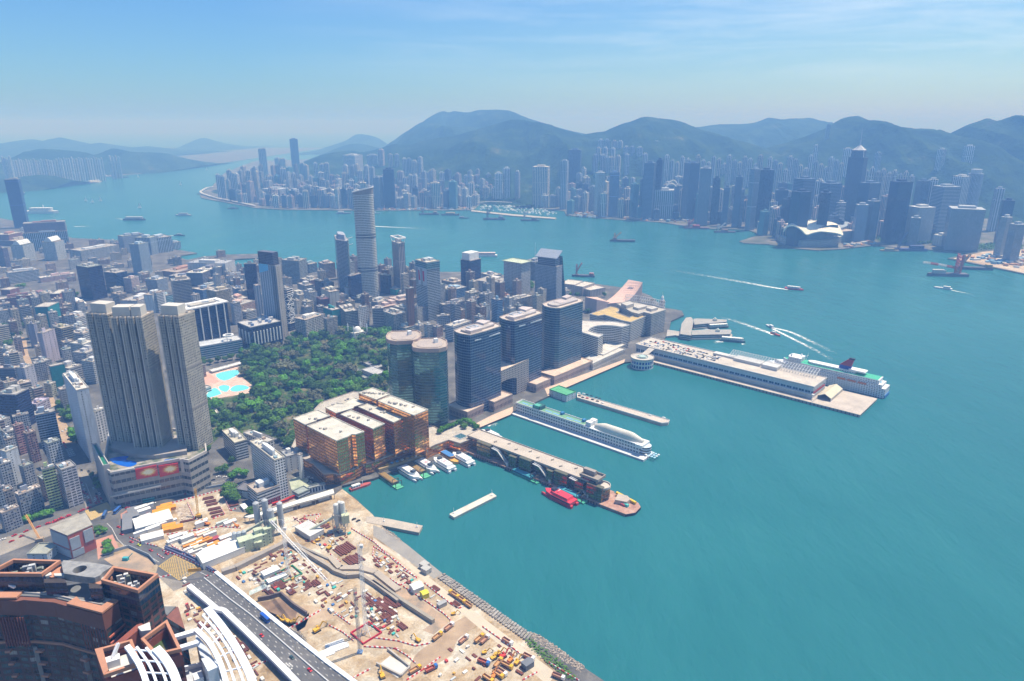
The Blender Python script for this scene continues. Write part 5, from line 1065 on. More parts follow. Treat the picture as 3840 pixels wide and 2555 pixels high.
a_=math.atan2(ax3.y,ax3.x);ct=l3(LF*.885,ws+6);MB().box(ct,17,13,zt3,zt3+4,a_).build('control_room',F_['dark'],r,(.25,.22,.18));m=MB();bq=[(ct[0]+x*math.cos(a_)-y*math.sin(a_),ct[1]+x*math.sin(a_)+y*math.cos(a_))for x,y in((-12,-8),(12,-8),(12,8),(-12,8))];m.ring(bq,1.0,zt3+4,zt3+7);m.prism(inset(bq,.8),zt3+4,zt3+4.6);m.build('control_roof',PNT,r,(.30,.26,.22));MB().box((ct[0]-3*math.cos(a_),ct[1]-3*math.sin(a_)+3),15,5,zt3+4.6,zt3+10,a_).build('roof_louver',PNT,r,(.32,.28,.25))
m=MB();kq=[(p-o)for p in GP(14,[(1700,1300),(1850,1330),(1895,1290),(1860,1250),(1740,1222)],4)];m.prism([(p.x,p.y)for p in kq],3.2,8);m.build('service_hut',PNT,r,(.46,.38,.32))
m=MB();a,b=[(p-o)for p in GP(14,[(1720,1175),(1965,1290)],6)];m.bar((a.x,a.y,6.5),(b.x,b.y,5.0),2.6,2.4);m.build('gangway_tube',PNT,r,(.75,.48,.03))
m=MB();p=G(14,1845,1345,3)-o;m.box((p.x,p.y),3,5,3.2,6,.8);m.build('store_box',PNT,r,(.10,.50,.45));m=MB();p=G(14,1805,1335,3)-o;m.box((p.x,p.y),3,5,3.2,5.6,.8);m.build('store_box',PNT,r,(.55,.10,.12))
for pts,lb in(([(1655,512),(1700,508),(1975,520),(1982,535),(1970,545),(1665,572)],'upper ferry pier with grey roof and small cupola beyond the car park roof'),([(1640,620),(1760,612),(2010,612),(2025,630),(2010,660),(1640,668)],'lower ferry pier with grey roof, a green white ferry just off its end')):
 q=V2(GP(7,pts,2));c=poly_c(q);r=empty('ferry_jetty',(c.x,c.y,0));tag(r,lb,'pier');Q=[(a.x-c.x,a.y-c.y)for a in q]
 MB().prism(Q,-1,2.4).build('deck',M_QUAY,r,(.40,.38,.35));I=inset(Q,3);MB().prism(I,2.4,9,False).build('wall',F_['ribbon'],r,(.50,.51,.52));MB().prism(inset(I,-1),9,10,True,True).build('roof',PNT,r,(.34,.33,.31));MB().box((8,0),7,6,10,14).prism(ell((8,0),3,3,0,10,2),14,16.5,True,False,.5).build('cupola',PNT,r,(.55,.60,.55))
q=V2(GP(7,[(1545,655),(1560,560),(1600,505),(1640,500),(1662,530),(1640,640),(1640,668)],3));c=poly_c(q);r=empty('pier_concourse',(c.x,c.y,0));tag(r,'grey roofed concourse linking the two ferry piers','building');Q=[(a.x-c.x,a.y-c.y)for a in q];MB().prism(Q,-1,10,False).build('wall',F_['ribbon'],r,(.5,.5,.5));MB().prism(inset(Q,-1),10,11,True,True).build('roof',PNT,r,(.36,.34,.31))
r,c,Q=quay('landing_bridge','low covered bridge from the promontory to the ferry pier concourse',7,[(1420,640),(1500,630),(1560,640),(1560,600),(1430,580)],4,M_QUAY,(.42,.40,.38),'bridge')
# trees
def leaf_mat(name,a,b_):
 m,t,b=mat_new(name);P=pos(t);n=noise_n(t,.35,3,.7,P).outputs['Fac'];oi=nd(t,'ObjectInfo')
 c=ramp(t,n,[(.3,a),(.7,b_)]);g=nd(t,'MapRange',i_1=0,i_2=1,i_3=.65,i_4=1.35);t.links.new(oi.outputs['Random'],g.inputs[0])
 t.links.new(mixc(t,1.0,c,g.outputs[0],'MULTIPLY'),b.inputs['Base Color']);b.inputs['Roughness'].default_value=.85;b.inputs['Specular IOR Level'].default_value=.15;return m
LEAF={'dark':leaf_mat('leaf_dark',(.022,.062,.013),(.075,.15,.028)),'mid':leaf_mat('leaf_mid',(.036,.105,.014),(.12,.23,.04)),'bright':leaf_mat('leaf_bright',(.045,.15,.013),(.12,.30,.04)),'grey':leaf_mat('leaf_grey',(.07,.085,.045),(.19,.19,.11)),'orange':leaf_mat('leaf_orange',(.20,.10,.015),(.36,.19,.03))}
M_BARK=paint('bark',(.10,.075,.05),.9,.3,.6)
def make_tree(kind,rad,hgt,seed,n=420,name='park_tree'):
 rg=random.Random(seed);root=empty(name,(0,0,0));m=MB();m.tube((0,0,-.4),(rg.uniform(-.4,.4),rg.uniform(-.4,.4),hgt*.5),.45,7,.28)
 for i in range(4):
  a=i*1.6+rg.random();m.tube((0,0,hgt*.42),(math.cos(a)*rad*.55,math.sin(a)*rad*.55,hgt*.72),.25,5,.1,False)
 m.build('trunk',M_BARK,root)
 lumps=[((rg.uniform(-.5,.5)*rad,rg.uniform(-.5,.5)*rad,hgt*rg.uniform(.5,.82)),rad*rg.uniform(.42,.68))for _ in range(8)]
 m=MB()
 for i in range(n):
  (lx,ly,lz),lr=lumps[i%8];d=Vector((rg.gauss(0,1),rg.gauss(0,1),rg.gauss(.25,.8))).normalized();rr=lr*rg.uniform(.55,1.05)
  p=Vector((lx,ly,lz))+Vector((d.x*rr,d.y*rr,d.z*rr*.78));s=rg.uniform(.75,1.6)*rad/6.5
  nn=(d+Vector((rg.uniform(-.7,.7),rg.uniform(-.7,.7),rg.uniform(-.1,.9)))).normalized();u=nn.orthogonal().normalized();w=nn.cross(u)
  m.face([p+u*s,p+w*s*.8+nn*.15,p-u*s,p-w*s*.8-nn*.15])
 m.build('crown',LEAF[kind],root);return proto(root)
TREE_L={'dark':('park_tree','dark green broad crowned tree in the park canopy','dark trees of the park'),'mid':('park_tree','mid green broad crowned tree in the park canopy','mid green trees of the park'),'bright':('park_tree','fresh bright green tree standing out of the park canopy','bright trees of the park'),'grey':('park_tree','greyish thin leaved tree among the green park canopy','grey trees of the park')}
TP={k:[make_tree(k,6.6,12,3+i+len(k)*5,520 if k!='grey' else 300)for i in range(2)]for k in('dark','mid','bright','grey')}
TUSED=set()
def plant(kind,x,y,z=3.0,s=1.0,i=0,label=None,group=None,name=None):
 src=TP[kind][i%len(TP[kind])]
 o=src if src.as_pointer()not in TUSED else copy_tree(src)
 TUSED.add(src.as_pointer());o.location=(x,y,z);o.rotation_euler=(0,0,random.uniform(0,6.28));o.scale=(s*random.uniform(.9,1.1),s*random.uniform(.9,1.1),s)
 nm,lb,gp=TREE_L[kind]
 tag(o,label or lb,'tree',group or gp)
 if name:o.name=name
 return o
def inside(p,poly):
 c=False;j=len(poly)-1
 for i in range(len(poly)):
  a,b=poly[i],poly[j]
  if(a[1]>p[1])!=(b[1]>p[1])and p[0]<(b[0]-a[0])*(p[1]-a[1])/(b[1]-a[1])+a[0]:c=not c
  j=i
 return c
def scatter(poly,gap,n,rg,avoid=()):
 x0,x1=min(p[0]for p in poly),max(p[0]for p in poly);y0,y1=min(p[1]for p in poly),max(p[1]for p in poly);out=[]
 for _ in range(n*40):
  p=(rg.uniform(x0,x1),rg.uniform(y0,y1))
  if not inside(p,poly)or any(inside(p,a)for a in avoid):continue
  if all((p[0]-q[0])**2+(p[1]-q[1])**2>gap*gap for q in out):out.append(p)
  if len(out)>=n:break
 return out
park=GP(0,[(470,1035),(462,960),(478,905),(470,872),(545,880),(585,890),(545,850),(560,800),(640,795),(690,772),(740,764),(800,756),(850,762),(892,775),(900,880),(880,915),(800,915),(740,950),(690,985),(690,1035),(650,1010),(600,990),(560,1000),(505,1000)],6)
mb=MB();mb.face([(p.x,p.y,3.06)for p in park]);
M_GRASS=blotch('park_ground',[(.3,(.02,.045,.012)),(.5,(.05,.085,.022)),(.62,(.16,.14,.08)),(.75,(.30,.26,.19))],.035,6,fine=.35,fscale=.5)
struct('park_ground',mb,M_GRASS)
clear=[[(p.x,p.y)for p in GP(6,pts,4)]for pts in([(340,830),(500,820),(540,920),(380,860)],[(470,910),(620,930),(640,1010),(480,960)],[(840,940),(1000,880),(1190,960),(1180,1060),(1040,1060)],[(880,650),(1010,600),(1030,660),(900,690)])]+[[(p.x,p.y)for p in GP(5,[(1780,940),(2230,860),(2240,1000),(2370,1110),(2330,1200),(2040,1290),(1840,1300)],3)]]
rg=random.Random(11);spots=scatter([(p.x,p.y)for p in park],8.6,285,rg,clear)
for i,(x,y)in enumerate(spots):
 n=noise.noise(Vector((x/45,y/45,3)));k='grey' if n>.34 or rg.random()<.08 else('bright' if n<-.22 or rg.random()<.08 else('mid' if rg.random()<.45 else 'dark'))
 plant(k,x,y,3,rg.uniform(.95,1.5),i)
m=MB();rg=random.Random(5)
for(x,y)in scatter([(p.x,p.y)for p in park],3.2,1500,rg,clear):
 for _ in range(5):
  p=Vector((x+rg.uniform(-2.5,2.5),y+rg.uniform(-2.5,2.5),3+rg.uniform(.5,4.5)));nn=Vector((rg.uniform(-.8,.8),rg.uniform(-.8,.8),1)).normalized();u=nn.orthogonal().normalized();w=nn.cross(u);s=rg.uniform(.8,1.7);m.face([p+u*s,p+w*s,p-u*s,p-w*s])
o=m.build('shrubbery',LEAF['dark']);o['kind']='stuff'
TP['orange']=[make_tree('orange',5,9,77)];TREE_L['orange']=('park_tree','single orange leaved tree among the green park trees',None)
p=G(6,245,880,6);plant('orange',p.x,p.y);TP['orange'][0].pop('group',None)if 'group' in TP['orange'][0]else None
def row_trees(k,pts,kind,label,group,s=1.0,jit=1.5,z=3.0,name='street_tree'):
 for i,(x,y)in enumerate(pts):p=G(k,x,y,z+4);plant(kind,p.x+random.uniform(-jit,jit),p.y+random.uniform(-jit,jit),z,s*random.uniform(.85,1.15),i,label,group,name)
row_trees(11,[(720,40),(760,75),(720,110),(770,150),(800,190),(830,215),(860,160),(850,100),(800,110),(880,240)],'mid','street tree in the planted strip beside the avenue','trees beside the avenue',.85)
row_trees(11,[(870,380),(900,400),(930,430),(960,470),(900,450),(940,380),(970,500)],'bright','smaller bright tree in the lower planted strip by the avenue','small trees by the avenue',.7)
row_trees(11,[(345,1500),(400,1490),(450,1475),(500,1455),(550,1445),(600,1430),(650,1415)],'bright','clipped bright tree in the roadside row before the wide dark tenements','roadside trees below the tenements',.62,.4)
row_trees(11,[(1160,930),(1200,1000),(1220,1040),(1245,1090)],'mid','dark tree at the kerb under the podium side wall','trees under the podium wall',.5,.3)
row_trees(11,[(2090,1020),(2150,1030),(2220,1020),(2030,720),(2250,700)],'grey','pale tree planted against the podium front','trees against the podium',.6)
row_trees(12,[(590,960),(640,930),(690,930),(730,940)],'bright','flat topped bright tree by the road beside the white slab','bright trees by the white slab',.8)
row_trees(12,[(530,1100),(560,1150),(600,1190),(520,1210),(570,1240),(640,1250)],'mid','dense tree in the clump between works and white station','clump by the white station',.95)
row_trees(12,[(790,1410),(830,1395),(870,1410)],'mid','dark tree at the end of the long white canopy','trees at the canopy end',.75)
row_trees(12,[(280,630),(1270,560),(1310,580),(1250,530),(420,880),(480,870),(540,780)],'dark','dark tree squeezed between the white buildings','trees between the white buildings',.85)
row_trees(13,[(840,395),(875,370),(915,350),(955,335),(995,320),(1035,300),(1075,280),(1120,265),(1165,262),(1205,280),(1245,300),(1280,320),(1305,350)],'bright','clipped bright green tree in the hedge row curving round the terrace','hedge trees of the terrace',.62,.4,15)
row_trees(13,[(1130,310),(1150,340)],'mid','single darker tree inside the terrace hedge','terrace trees',.7,.3,15)
row_trees(5,[(30,450),(70,430),(120,440),(160,460),(210,450),(250,480),(280,500),(60,500),(110,520),(30,560),(80,590),(140,580),(190,560),(230,540),(20,640),(60,680),(110,660),(150,640),(90,730),(30,720)],'dark','large dark tree in the grove beside the teal netted building','grove near the campus',1.25)
row_trees(5,[(590,270),(620,290),(650,310),(600,330),(560,300),(520,390),(700,260),(680,290),(170,190),(210,185),(640,350)],'mid','tree on the campus slope before the dark glass block','trees of the campus',1.1)
row_trees(6,[(1140,600),(1180,580),(1220,590),(1160,620),(1210,615)],'bright','bright tree in the clump by the mosque street','trees by the mosque',1.1)
row_trees(5,[(1800,880),(1840,900),(1880,890),(1930,880),(2000,860),(2060,850),(2130,840),(2200,830),(2290,810),(1850,870)],'dark','dark tree in the strip below the glass shopping centre','trees below the shopping centre',.9)
row_trees(6,[(1400,110),(1430,90),(1440,130),(1460,110),(1410,150)],'mid','tree in the garden beside the harbour front','harbour garden trees',1.3)
row_trees(7,[(170,160),(190,180),(180,200),(850,265),(700,415),(600,270),(520,265)],'mid','tree by the museum blocks','trees by the museums',1.0)
row_trees(15,[(860,200),(900,190),(930,210),(880,230)],'bright','shrub like tree on the upper traffic island','trees on the upper island',.45,.2)
row_trees(15,[(950,320),(980,310),(960,350),(1000,380),(970,390),(940,400)],'bright','shrub like tree on the lower planted island','trees on the lower island',.45,.2)
# pool complex, mosque and park pavilions
M_DECK=blotch('pool_deck',[(.3,(.50,.32,.25)),(.6,(.62,.45,.37)),(.75,(.70,.60,.52))],.2,4,fine=.15)
def sheet(name,k,pts,z,mat,col=None,kind='structure',sm=0):
 if sm:pts=cvp(pts,sm)
 m=MB();P=GP(k,pts,z);a=sum(P[i].x*P[(i+1)%len(P)].y-P[(i+1)%len(P)].x*P[i].y for i in range(len(P)))
 m.face(P if a>0 else P[::-1]);o=m.build(name,mat,None,col);o['kind']=kind;return o
sheet('pool_terrace',5,[(1800,980),(1960,960),(2200,920),(2200,1000),(2340,1110),(2300,1160),(2000,1210),(1850,1230),(1810,1150)],3.3,M_DECK)
M_POOL=paint('pool_water',(.16,.62,.70),.12,.1,.2)
for pts,lb in(([(1985,990),(2170,950),(2190,990),(2060,1050)],'pale square swimming pool at the top of the pool terrace'),([(1890,1210),(1920,1150),(1975,1115),(2030,1160),(2010,1180)],'irregular turquoise pool at the bottom of the pool terrace'),([(2010,1105),(2060,1090),(2110,1105),(2085,1150),(2030,1140)],'small rounded turquoise pool in the middle of the terrace'),([(2115,1130),(2160,1095),(2240,1092),(2290,1115),(2230,1140),(2150,1150)],'oval turquoise pool at the tree edge of the terrace')):
 P=GP(5,cvp(pts,3),3.3);c=poly_c(P);r=empty('swimming_pool',(c.x,c.y,3.3));tag(r,lb,'pool');Q=[(p.x-c.x,p.y-c.y)for p in P]
 MB().prism(Q,.02,.12).build('water',M_POOL,r);MB().ring(inset(Q,-.8),.8,.02,.3).build('rim',PNT,r,(.72,.70,.64))
B(5,(1940,950),(1950,968),(2232,885),985,'ribbon',(.66,.66,.64),'pool_pavilion','long white roofed pavilion along the pool terrace','building',plant=False,clutter=0,roofc=(.68,.67,.64))
B(5,(1815,1110),(1850,1140),(1905,1100),1180,'ribbon',(.62,.63,.64),'pool_hall','white rounded hall at the corner of the pool terrace','building',plant=False,clutter=.3)
sheet('sports_pitch',5,[(1810,1010),(1930,985),(2020,1060),(1830,1085)],3.5,paint('pitch_red',(.55,.33,.26),.9,.1))
B(5,(1835,1250),(1850,1380),(1985,1330),1400,'blank',(.66,.62,.54),'market_hall','low hall with a cream curved roof between the towers and the trees','building',plant=False,clutter=0,roofc=(.66,.62,.54))
p=G(6,935,635,3);zz=HTOP(p,6,578);r=empty('mosque',p);tag(r,'white mosque with a marble dome and slim minarets at the edge of the park','mosque');a_=R(40)
MB().box((0,0),30,26,0,9,a_).ring([(x*math.cos(a_)-y*math.sin(a_),x*math.sin(a_)+y*math.cos(a_))for x,y in((-15,-13),(15,-13),(15,13),(-15,13))],.6,9,10).build('wall',F_['gridsq'],r,(.68,.66,.60))
rows=[[(7.5*math.cos(t*math.pi/10)*math.cos(2*math.pi*i/20),7.5*math.cos(t*math.pi/10)*math.sin(2*math.pi*i/20),10+9*math.sin(t*math.pi/10))for t in range(6)]for i in range(21)]
MB().grid(rows).prism(ell((0,0),7.4,7.4,0,20,2),9,10.2,False).build('dome',WHI,r,smooth=True)
for x,y in((-14,-12),(14,-12),(14,12),(-14,12)):
 xx,yy=x*math.cos(a_)-y*math.sin(a_),x*math.sin(a_)+y*math.cos(a_);MB().tube((xx,yy,0),(xx,yy,22),1.2,8).tube((xx,yy,18),(xx,yy,19),1.8,8).tube((xx,yy,22),(xx,yy,26),1.2,8,.05).build('minaret',WHI,r)
for L_,F1,R1,yb,col,lb in(((985,945),(1095,1000),(1185,965),1055,(.56,.56,.55),'flat roofed grey white museum house in the park'),((850,940),(1000,1030),(1060,1005),1050,(.40,.43,.40),'long green grey roofed park house beside the museum house'),((1020,880),(1100,940),(1180,905),960,(.42,.42,.42),'grey roofed long house behind the museum house')):
 B(6,L_,F1,R1,yb,'grid',col,'park_house',lb,'building',plant=False,clutter=.4,roofc=tuple(x*.8 for x in col))
# white station buildings beside the gold podium
SW=(.66,.68,.70)
B(12,(785,532),(1108,768),(1240,730),1265,'grid',SW,'station_tower','tall white station slab with a line of slit windows down its end wall','building',roofc=(.56,.52,.44),clutter=1.5)
B(12,(415,402),(605,550),(770,518),775,'ribbon',(.60,.62,.63),'station_block','white ribbon windowed block under the trees beside the white slab','building',roofc=(.50,.47,.38))
B(12,(725,415),(1020,540),(1098,500),640,'gridsq',(.60,.61,.62),'station_block','narrow white wing behind the tall white slab','building',roofc=(.46,.44,.41))
B(12,(1170,655),(1262,725),(1420,685),905,'blank',(.62,.64,.66),'station_block','white block with grey roof on the court side of the white slab','building',roofc=(.34,.35,.36))
B(12,(1400,692),(1425,705),(1455,682),1000,'blank',(.66,.68,.70),'stair_tower','slim white stair tower with a column of dark openings near the gold podium','tower',plant=False,clutter=0)
fs=B(12,(775,1075),(890,1185),(1160,1075),1372,'ribbon',(.62,.64,.66),'fire_station','low white fire station with maroon engine doors and flat brown roof','fire station',roofc=(.40,.34,.29))
B(12,(660,1100),(775,1160),(830,1065),1245,'blank',(.60,.62,.64),'station_annexe','low white annexe with a dark roof at the end of the fire station','building',plant=False,clutter=0,roofc=(.16,.16,.18))
B(12,(1345,1150),(1410,1200),(1545,1130),1255,'ribbon',(.60,.62,.63),'station_garage','low white garage with a grey green roof by the court','building',plant=False,clutter=.2,roofc=(.30,.34,.32))
B(12,(1530,1100),(1545,1125),(1750,1072),1190,'fins',(.62,.64,.66),'arcade','low white colonnade with a grey roof facing the works','building',plant=False,clutter=0,roofc=(.32,.34,.33))
q,h=find(fs);A_,d=q[0],(q[1]-q[0]).normalized();w=(q[1]-q[0]).length;nn=Vector((d.y,-d.x));nn=nn if nn.dot(Vector((0,-1)))>0 else-nn;c=poly_c(q)
for i in range(6):p=A_+d*(w*(.36+.115*i))+nn*.2-c;MB().box(p,w*.085,.4,.4,5.8,math.atan2(d.y,d.x)).build('engine_door',PNT,fs,(.22,.03,.05))
sheet('station_court',12,[(1290,1010),(1420,960),(1540,1000),(1680,1060),(1420,1150),(1320,1130)],3.08,blotch('court_paving',[(.35,(.30,.34,.24)),(.65,(.44,.47,.36))],.1,4,fine=.2))
sheet('station_yard',12,[(640,1150),(800,1290),(920,1400),(1400,1270),(1330,1210),(900,1370)],3.07,paint('yard_concrete',(.40,.36,.31),.9,.2,.1))
top=GP(12,[(730,1478),(880,1440),(1130,1360),(1370,1280),(1600,1205),(1850,1130)],9);bot=GP(12,[(790,1500),(900,1480),(1150,1400),(1390,1322),(1620,1262),(1862,1188)],9);c=top[2]
r=empty('works_canopy',(c.x,c.y,3));tag(r,'very long white canopy roof zigzagging along the top of the works','canopy');m=MB()
for i in range(5):
 P=[a-c for a in(top[i],bot[i],bot[i+1],top[i+1])];m.face([(a.x,a.y,6.3+(.9 if j in(1,2)else 0))for j,a in enumerate(P)]);m.face([(a.x,a.y,6+(.9 if j in(1,2)else 0))for j,a in enumerate(P)][::-1])
 for a,b in((P[1],P[2]),(P[0],P[3])):m.face([(a.x,a.y,5.4),(b.x,b.y,5.4),(b.x,b.y,7.0),(a.x,a.y,7.0)])
m.build('roof',paint('canopy_white',(.78,.77,.70),.7,.06),r)
for i in range(6):
 for a in(top[i],bot[i]):m=MB();e=a-c;m.tube((e.x*.999,e.y*.999,0),(e.x*.999,e.y*.999,6.2),.35,6);m.build('post',M_METAL,r)
for i in range(4):m=MB();P=[(a-c)for a in(top[i+1],bot[i+1])];q_=(P[0]+P[1])/2;m.box((q_.x+8,q_.y+6),12,4,0,3.2,.6);m.build('site_office',PNT,r,(.60,.60,.58))
# roads
M_ASPH=blotch('asphalt',[(.3,(.085,.085,.088)),(.55,(.125,.122,.12)),(.75,(.18,.17,.16))],.05,6,.9,fine=.2,fscale=.8)
M_ROADC=blotch('concrete_road',[(.3,(.20,.18,.155)),(.55,(.28,.25,.21)),(.75,(.36,.32,.26))],.04,6,.9,fine=.2,fscale=.7)
M_DIRT=blotch('dirt_road',[(.3,(.28,.20,.13)),(.55,(.40,.29,.19)),(.75,(.50,.40,.28))],.05,6,.9,fine=.25)
M_LINE=paint('road_line',(.72,.72,.70),.8,.15);M_YEL=paint('road_yellow',(.62,.42,.12),.85,.2,.3)
def road(name,k,pts,z=3.05,mat=None):return sheet(name,k,pts,z,mat or M_ASPH)
road('road',11,[(380,1620),(600,1535),(800,1475),(1000,1420),(1080,1360),(1310,1290),(1480,1240),(1800,1180),(2100,1110),(2400,1030),(2700,950),(3000,905),(3180,870),(3220,960),(2850,1060),(2500,1140),(2200,1200),(1900,1270),(1620,1330),(1480,1400),(1400,1400),(1180,1470),(1000,1500),(750,1600),(560,1690)],mat=M_ASPH)
road('road',15,[(-100,330),(0,290),(230,225),(450,160),(620,95),(700,60),(790,110),(640,190),(470,255),(240,345),(0,440),(-100,480)],3.058,M_ROADC)
road('avenue',11,[(1080,1360),(1040,1180),(990,980),(965,880),(1080,880),(1130,960),(1180,1060),(1260,1200),(1320,1290)],3.054,M_ROADC)
road('avenue',11,[(965,880),(880,720),(800,560),(830,545),(960,540),(1010,640),(1060,780),(1085,890)],3.05,M_ASPH)
road('avenue',11,[(800,560),(750,420),(690,220),(600,40),(540,-100),(640,-100),(720,60),(800,240),(850,320),(900,430),(965,545)],3.062,M_DIRT)
road('street',5,[(180,640),(240,660),(260,800),(300,900),(370,1130),(440,1300),(400,1310),(310,1120),(230,880),(170,720)],3.05,M_DIRT)
road('road',15,[(940,130),(1060,105),(1075,180),(1110,250),(1180,300),(1320,345),(1460,420),(1560,440),(1700,500),(1815,560),(1915,640),(1915,760),(1700,690),(1600,665),(1480,640),(1400,600),(1420,530),(1330,440),(1200,390),(1110,350),(1050,290),(1000,190),(960,150),(860,130),(830,130)],3.066)
road('road',15,[(1300,620),(1420,590),(1620,660),(1700,700),(1560,760),(1430,640)],3.06,M_ROADC)
sheet('planted_island',15,[(838,175),(890,160),(950,185),(955,215),(890,260),(850,235)],3.09,M_GRASS);sheet('planted_island',15,[(935,300),(975,280),(1020,360),(1040,390),(950,415)],3.09,M_GRASS)
sheet('brick_pavement',15,[(860,300),(1010,250),(1070,380),(1060,390),(920,440),(880,480)],3.07,paint('brick_paving',(.46,.24,.18),.9,.2))
sheet('brick_pavement',11,[(1520,1440),(1600,1390),(1700,1400),(1640,1480),(1590,1530),(1530,1530)],3.075,MATS['brick_paving'])
sheet('promenade',13,[(1290,300),(1330,352),(1730,185),(1760,150),(1760,85),(1500,190)],3.1,paint('promenade_paving',(.58,.43,.33),.9,.15))
sheet('promenade',7,[(300,1120),(330,1190),(500,1110),(1030,882),(1040,850),(740,960)],3.1,MATS['promenade_paving'])
def strip(mb,k,pts,w,z):
 P=[G(k,x,y,z)for x,y in pts]
 for a,b in zip(P,P[1:]):
  d=(b-a).normalized();n=Vector((-d.y,d.x,0))*w/2;mb.face([a-n,b-n,b+n,a+n])
def hatch(name,k,quad,n1,n2,z,w):
 m=MB();A,B_,C,D=[G(k,x,y,z)for x,y in quad];pt=lambda u,v:A.lerp(B_,u).lerp(D.lerp(C,u),v)
 def line(p,q):
  d=(q-p).normalized();n=Vector((-d.y,d.x,0))*w/2;m.face([p-n,q-n,q+n,p+n])
 for i in range(1,n1+n2):
  s=i/n1
  a=(min(s,1),max(0,s-1));b=(max(0,s-1),min(s,1));line(pt(*a),pt(*b))
  a=(1-min(s,1),max(0,s-1));b=(1-max(0,s-1),min(s,1));line(pt(*a),pt(*b))
 for a,b in((A,B_),(B_,C),(C,D),(D,A)):line(a,b)
 o=m.build(name,M_YEL);o['kind']='structure'
hatch('yellow_box_marking',15,[(1425,535),(1565,437),(1812,560),(1612,663)],9,9,3.085,.55)
hatch('yellow_box_marking',11,[(1075,1400),(1345,1292),(1400,1372),(1150,1518)],9,9,3.085,.5)
M_YB=paint('yellow_box_ground',(.42,.33,.20),.9,.2);sheet('yellow_box_ground',11,[(1070,1405),(1345,1290),(1480,1370),(1150,1520)],3.078,M_YB)
m=MB()
for pts in([(1120,345),(1210,395),(1330,440),(1430,500)],[(1080,180),(1115,255)],[(960,150),(1005,195),(1055,292),(1115,352)]):strip(m,15,pts,.35,3.09)
for pts in([(1100,1340),(1180,1310)],[(1090,1320),(1040,1150)],[(1180,1300),(1080,1050)],[(1600,1290),(2200,1160)],[(2200,1160),(2900,1000)],[(700,1560),(1000,1460)]):strip(m,11,pts,.3,3.09)
o=m.build('lane_markings',M_LINE);o['kind']='structure'
EZ=9.0
Lp=[(20,712),(270,922),(335,935),(520,1110),(760,1345),(985,1575),(1100,1700)];Rp=[(262,592),(480,770),(760,1000),(1040,1225),(1260,1400),(1490,1568),(1640,1680)]
Lg=GP(16,Lp,EZ);Rg=GP(16,Rp,EZ);c=Lg[3].lerp(Rg[3],.5);r=empty('expressway_bridge',(c.x,c.y,3));tag(r,'elevated dark expressway with broad white parapets crossing the works','bridge')
P=[p-Vector((c.x,c.y,0))for p in Lg+Rg[::-1]];MB().prism([(p.x,p.y)for p in P],4.2,6,True,True).build('road_deck',M_ASPH,r)
for E_,nm in((Lg,'parapet'),(Rg,'parapet')):
 m=MB()
 for a,b in zip(E_,E_[1:]):
  a2,b2=a-c,b-c;m.bar((a2.x,a2.y,5.9),(b2.x,b2.y,5.9),4.2 if E_ is Lg else 3.2,2.6)
 m.build(nm,paint('parapet_white',(.74,.76,.80),.7,.08),r)
 if E_ is Lg:
  m=MB()
  for a,b in zip(E_,E_[1:]):a2,b2=a-c,b-c;d=(b2-a2).normalized();n=Vector((d.y,-d.x,0))*-2.2;n=n if n.y<0 else-n;m.bar((a2.x+n.x,a2.y+n.y,3.4),(b2.x+n.x,b2.y+n.y,3.4),.5,2.6)
  m.build('painted_shade',paint('shade_navy',(.05,.06,.16),.5,.3,.3),r)  # navy strip painted in for the bridge's own shadow along this side
m=MB();mid=[a.lerp(b,.56)-c for a,b in zip(Lg,Rg)]
for a,b in zip(mid,mid[1:]):m.bar((a.x,a.y,6.4),(b.x,b.y,6.4),.9,1.0)
m.build('median_barrier',PNT,r,(.50,.50,.50));m=MB()
for f_ in(.17,.30,.43,.68,.79,.90):
 ln_=[a.lerp(b,f_)-c for a,b in zip(Lg,Rg)]
 for a,b in zip(ln_,ln_[1:]):
  d=b-a;n_=max(1,int(d.length/9));u=d.normalized();n=Vector((-u.y,u.x,0))*.14
  for i in range(n_):
   p=a+d*(i/n_);q=p+u*2.2;m.face([(p.x-n.x,p.y-n.y,6.012),(q.x-n.x,q.y-n.y,6.012),(q.x+n.x,q.y+n.y,6.012),(p.x+n.x,p.y+n.y,6.012)])
a,b=(Lg[4].lerp(Rg[4],.22)-c),(Lg[5].lerp(Rg[5],.22)-c);u=(b-a).normalized();n=Vector((-u.y,u.x,0))
for i in range(5):
 for j in range(5):
  if(i*7+j*3)%4==0:continue
  p=a+u*(6+i*1.9)-n*(j*1.5);q=p+u*1.3;e=n*.42;m.face([(p-e)[:2]+(6.013,),(q-e)[:2]+(6.013,),(q+e)[:2]+(6.013,),(p+e)[:2]+(6.013,)])
m.build('road_stripe',M_LINE,r)
for i in range(1,6):
 for f_ in(.25,.75):p=Lg[i].lerp(Rg[i],f_)-c;MB().tube((p.x,p.y,0),(p.x,p.y,4.3),1.1,10).build('pier',PNT,r,(.42,.41,.39))
a,b=G(16,-60,660,3),G(16,130,640,3);r=empty('sign_gantry',a);tag(r,'orange sign board on an arched white gantry over the road','sign');m=MB();pts=[(lerp(0,(b-a).x*1.3,i/8),lerp(0,(b-a).y*1.3,i/8),8*math.sin(math.pi*(.06+i/9)))for i in range(9)]
for p,q in zip(pts,pts[1:]):m.tube(p,q,.22,6)
m.build('arch_pole',WHI,r);e=b-a;MB().bar((e.x*.45,e.y*.45,8.8),(e.x*1.05,e.y*1.05,8.8),.4,3.4).build('sign_board',PNT,r,(.75,.36,.02))
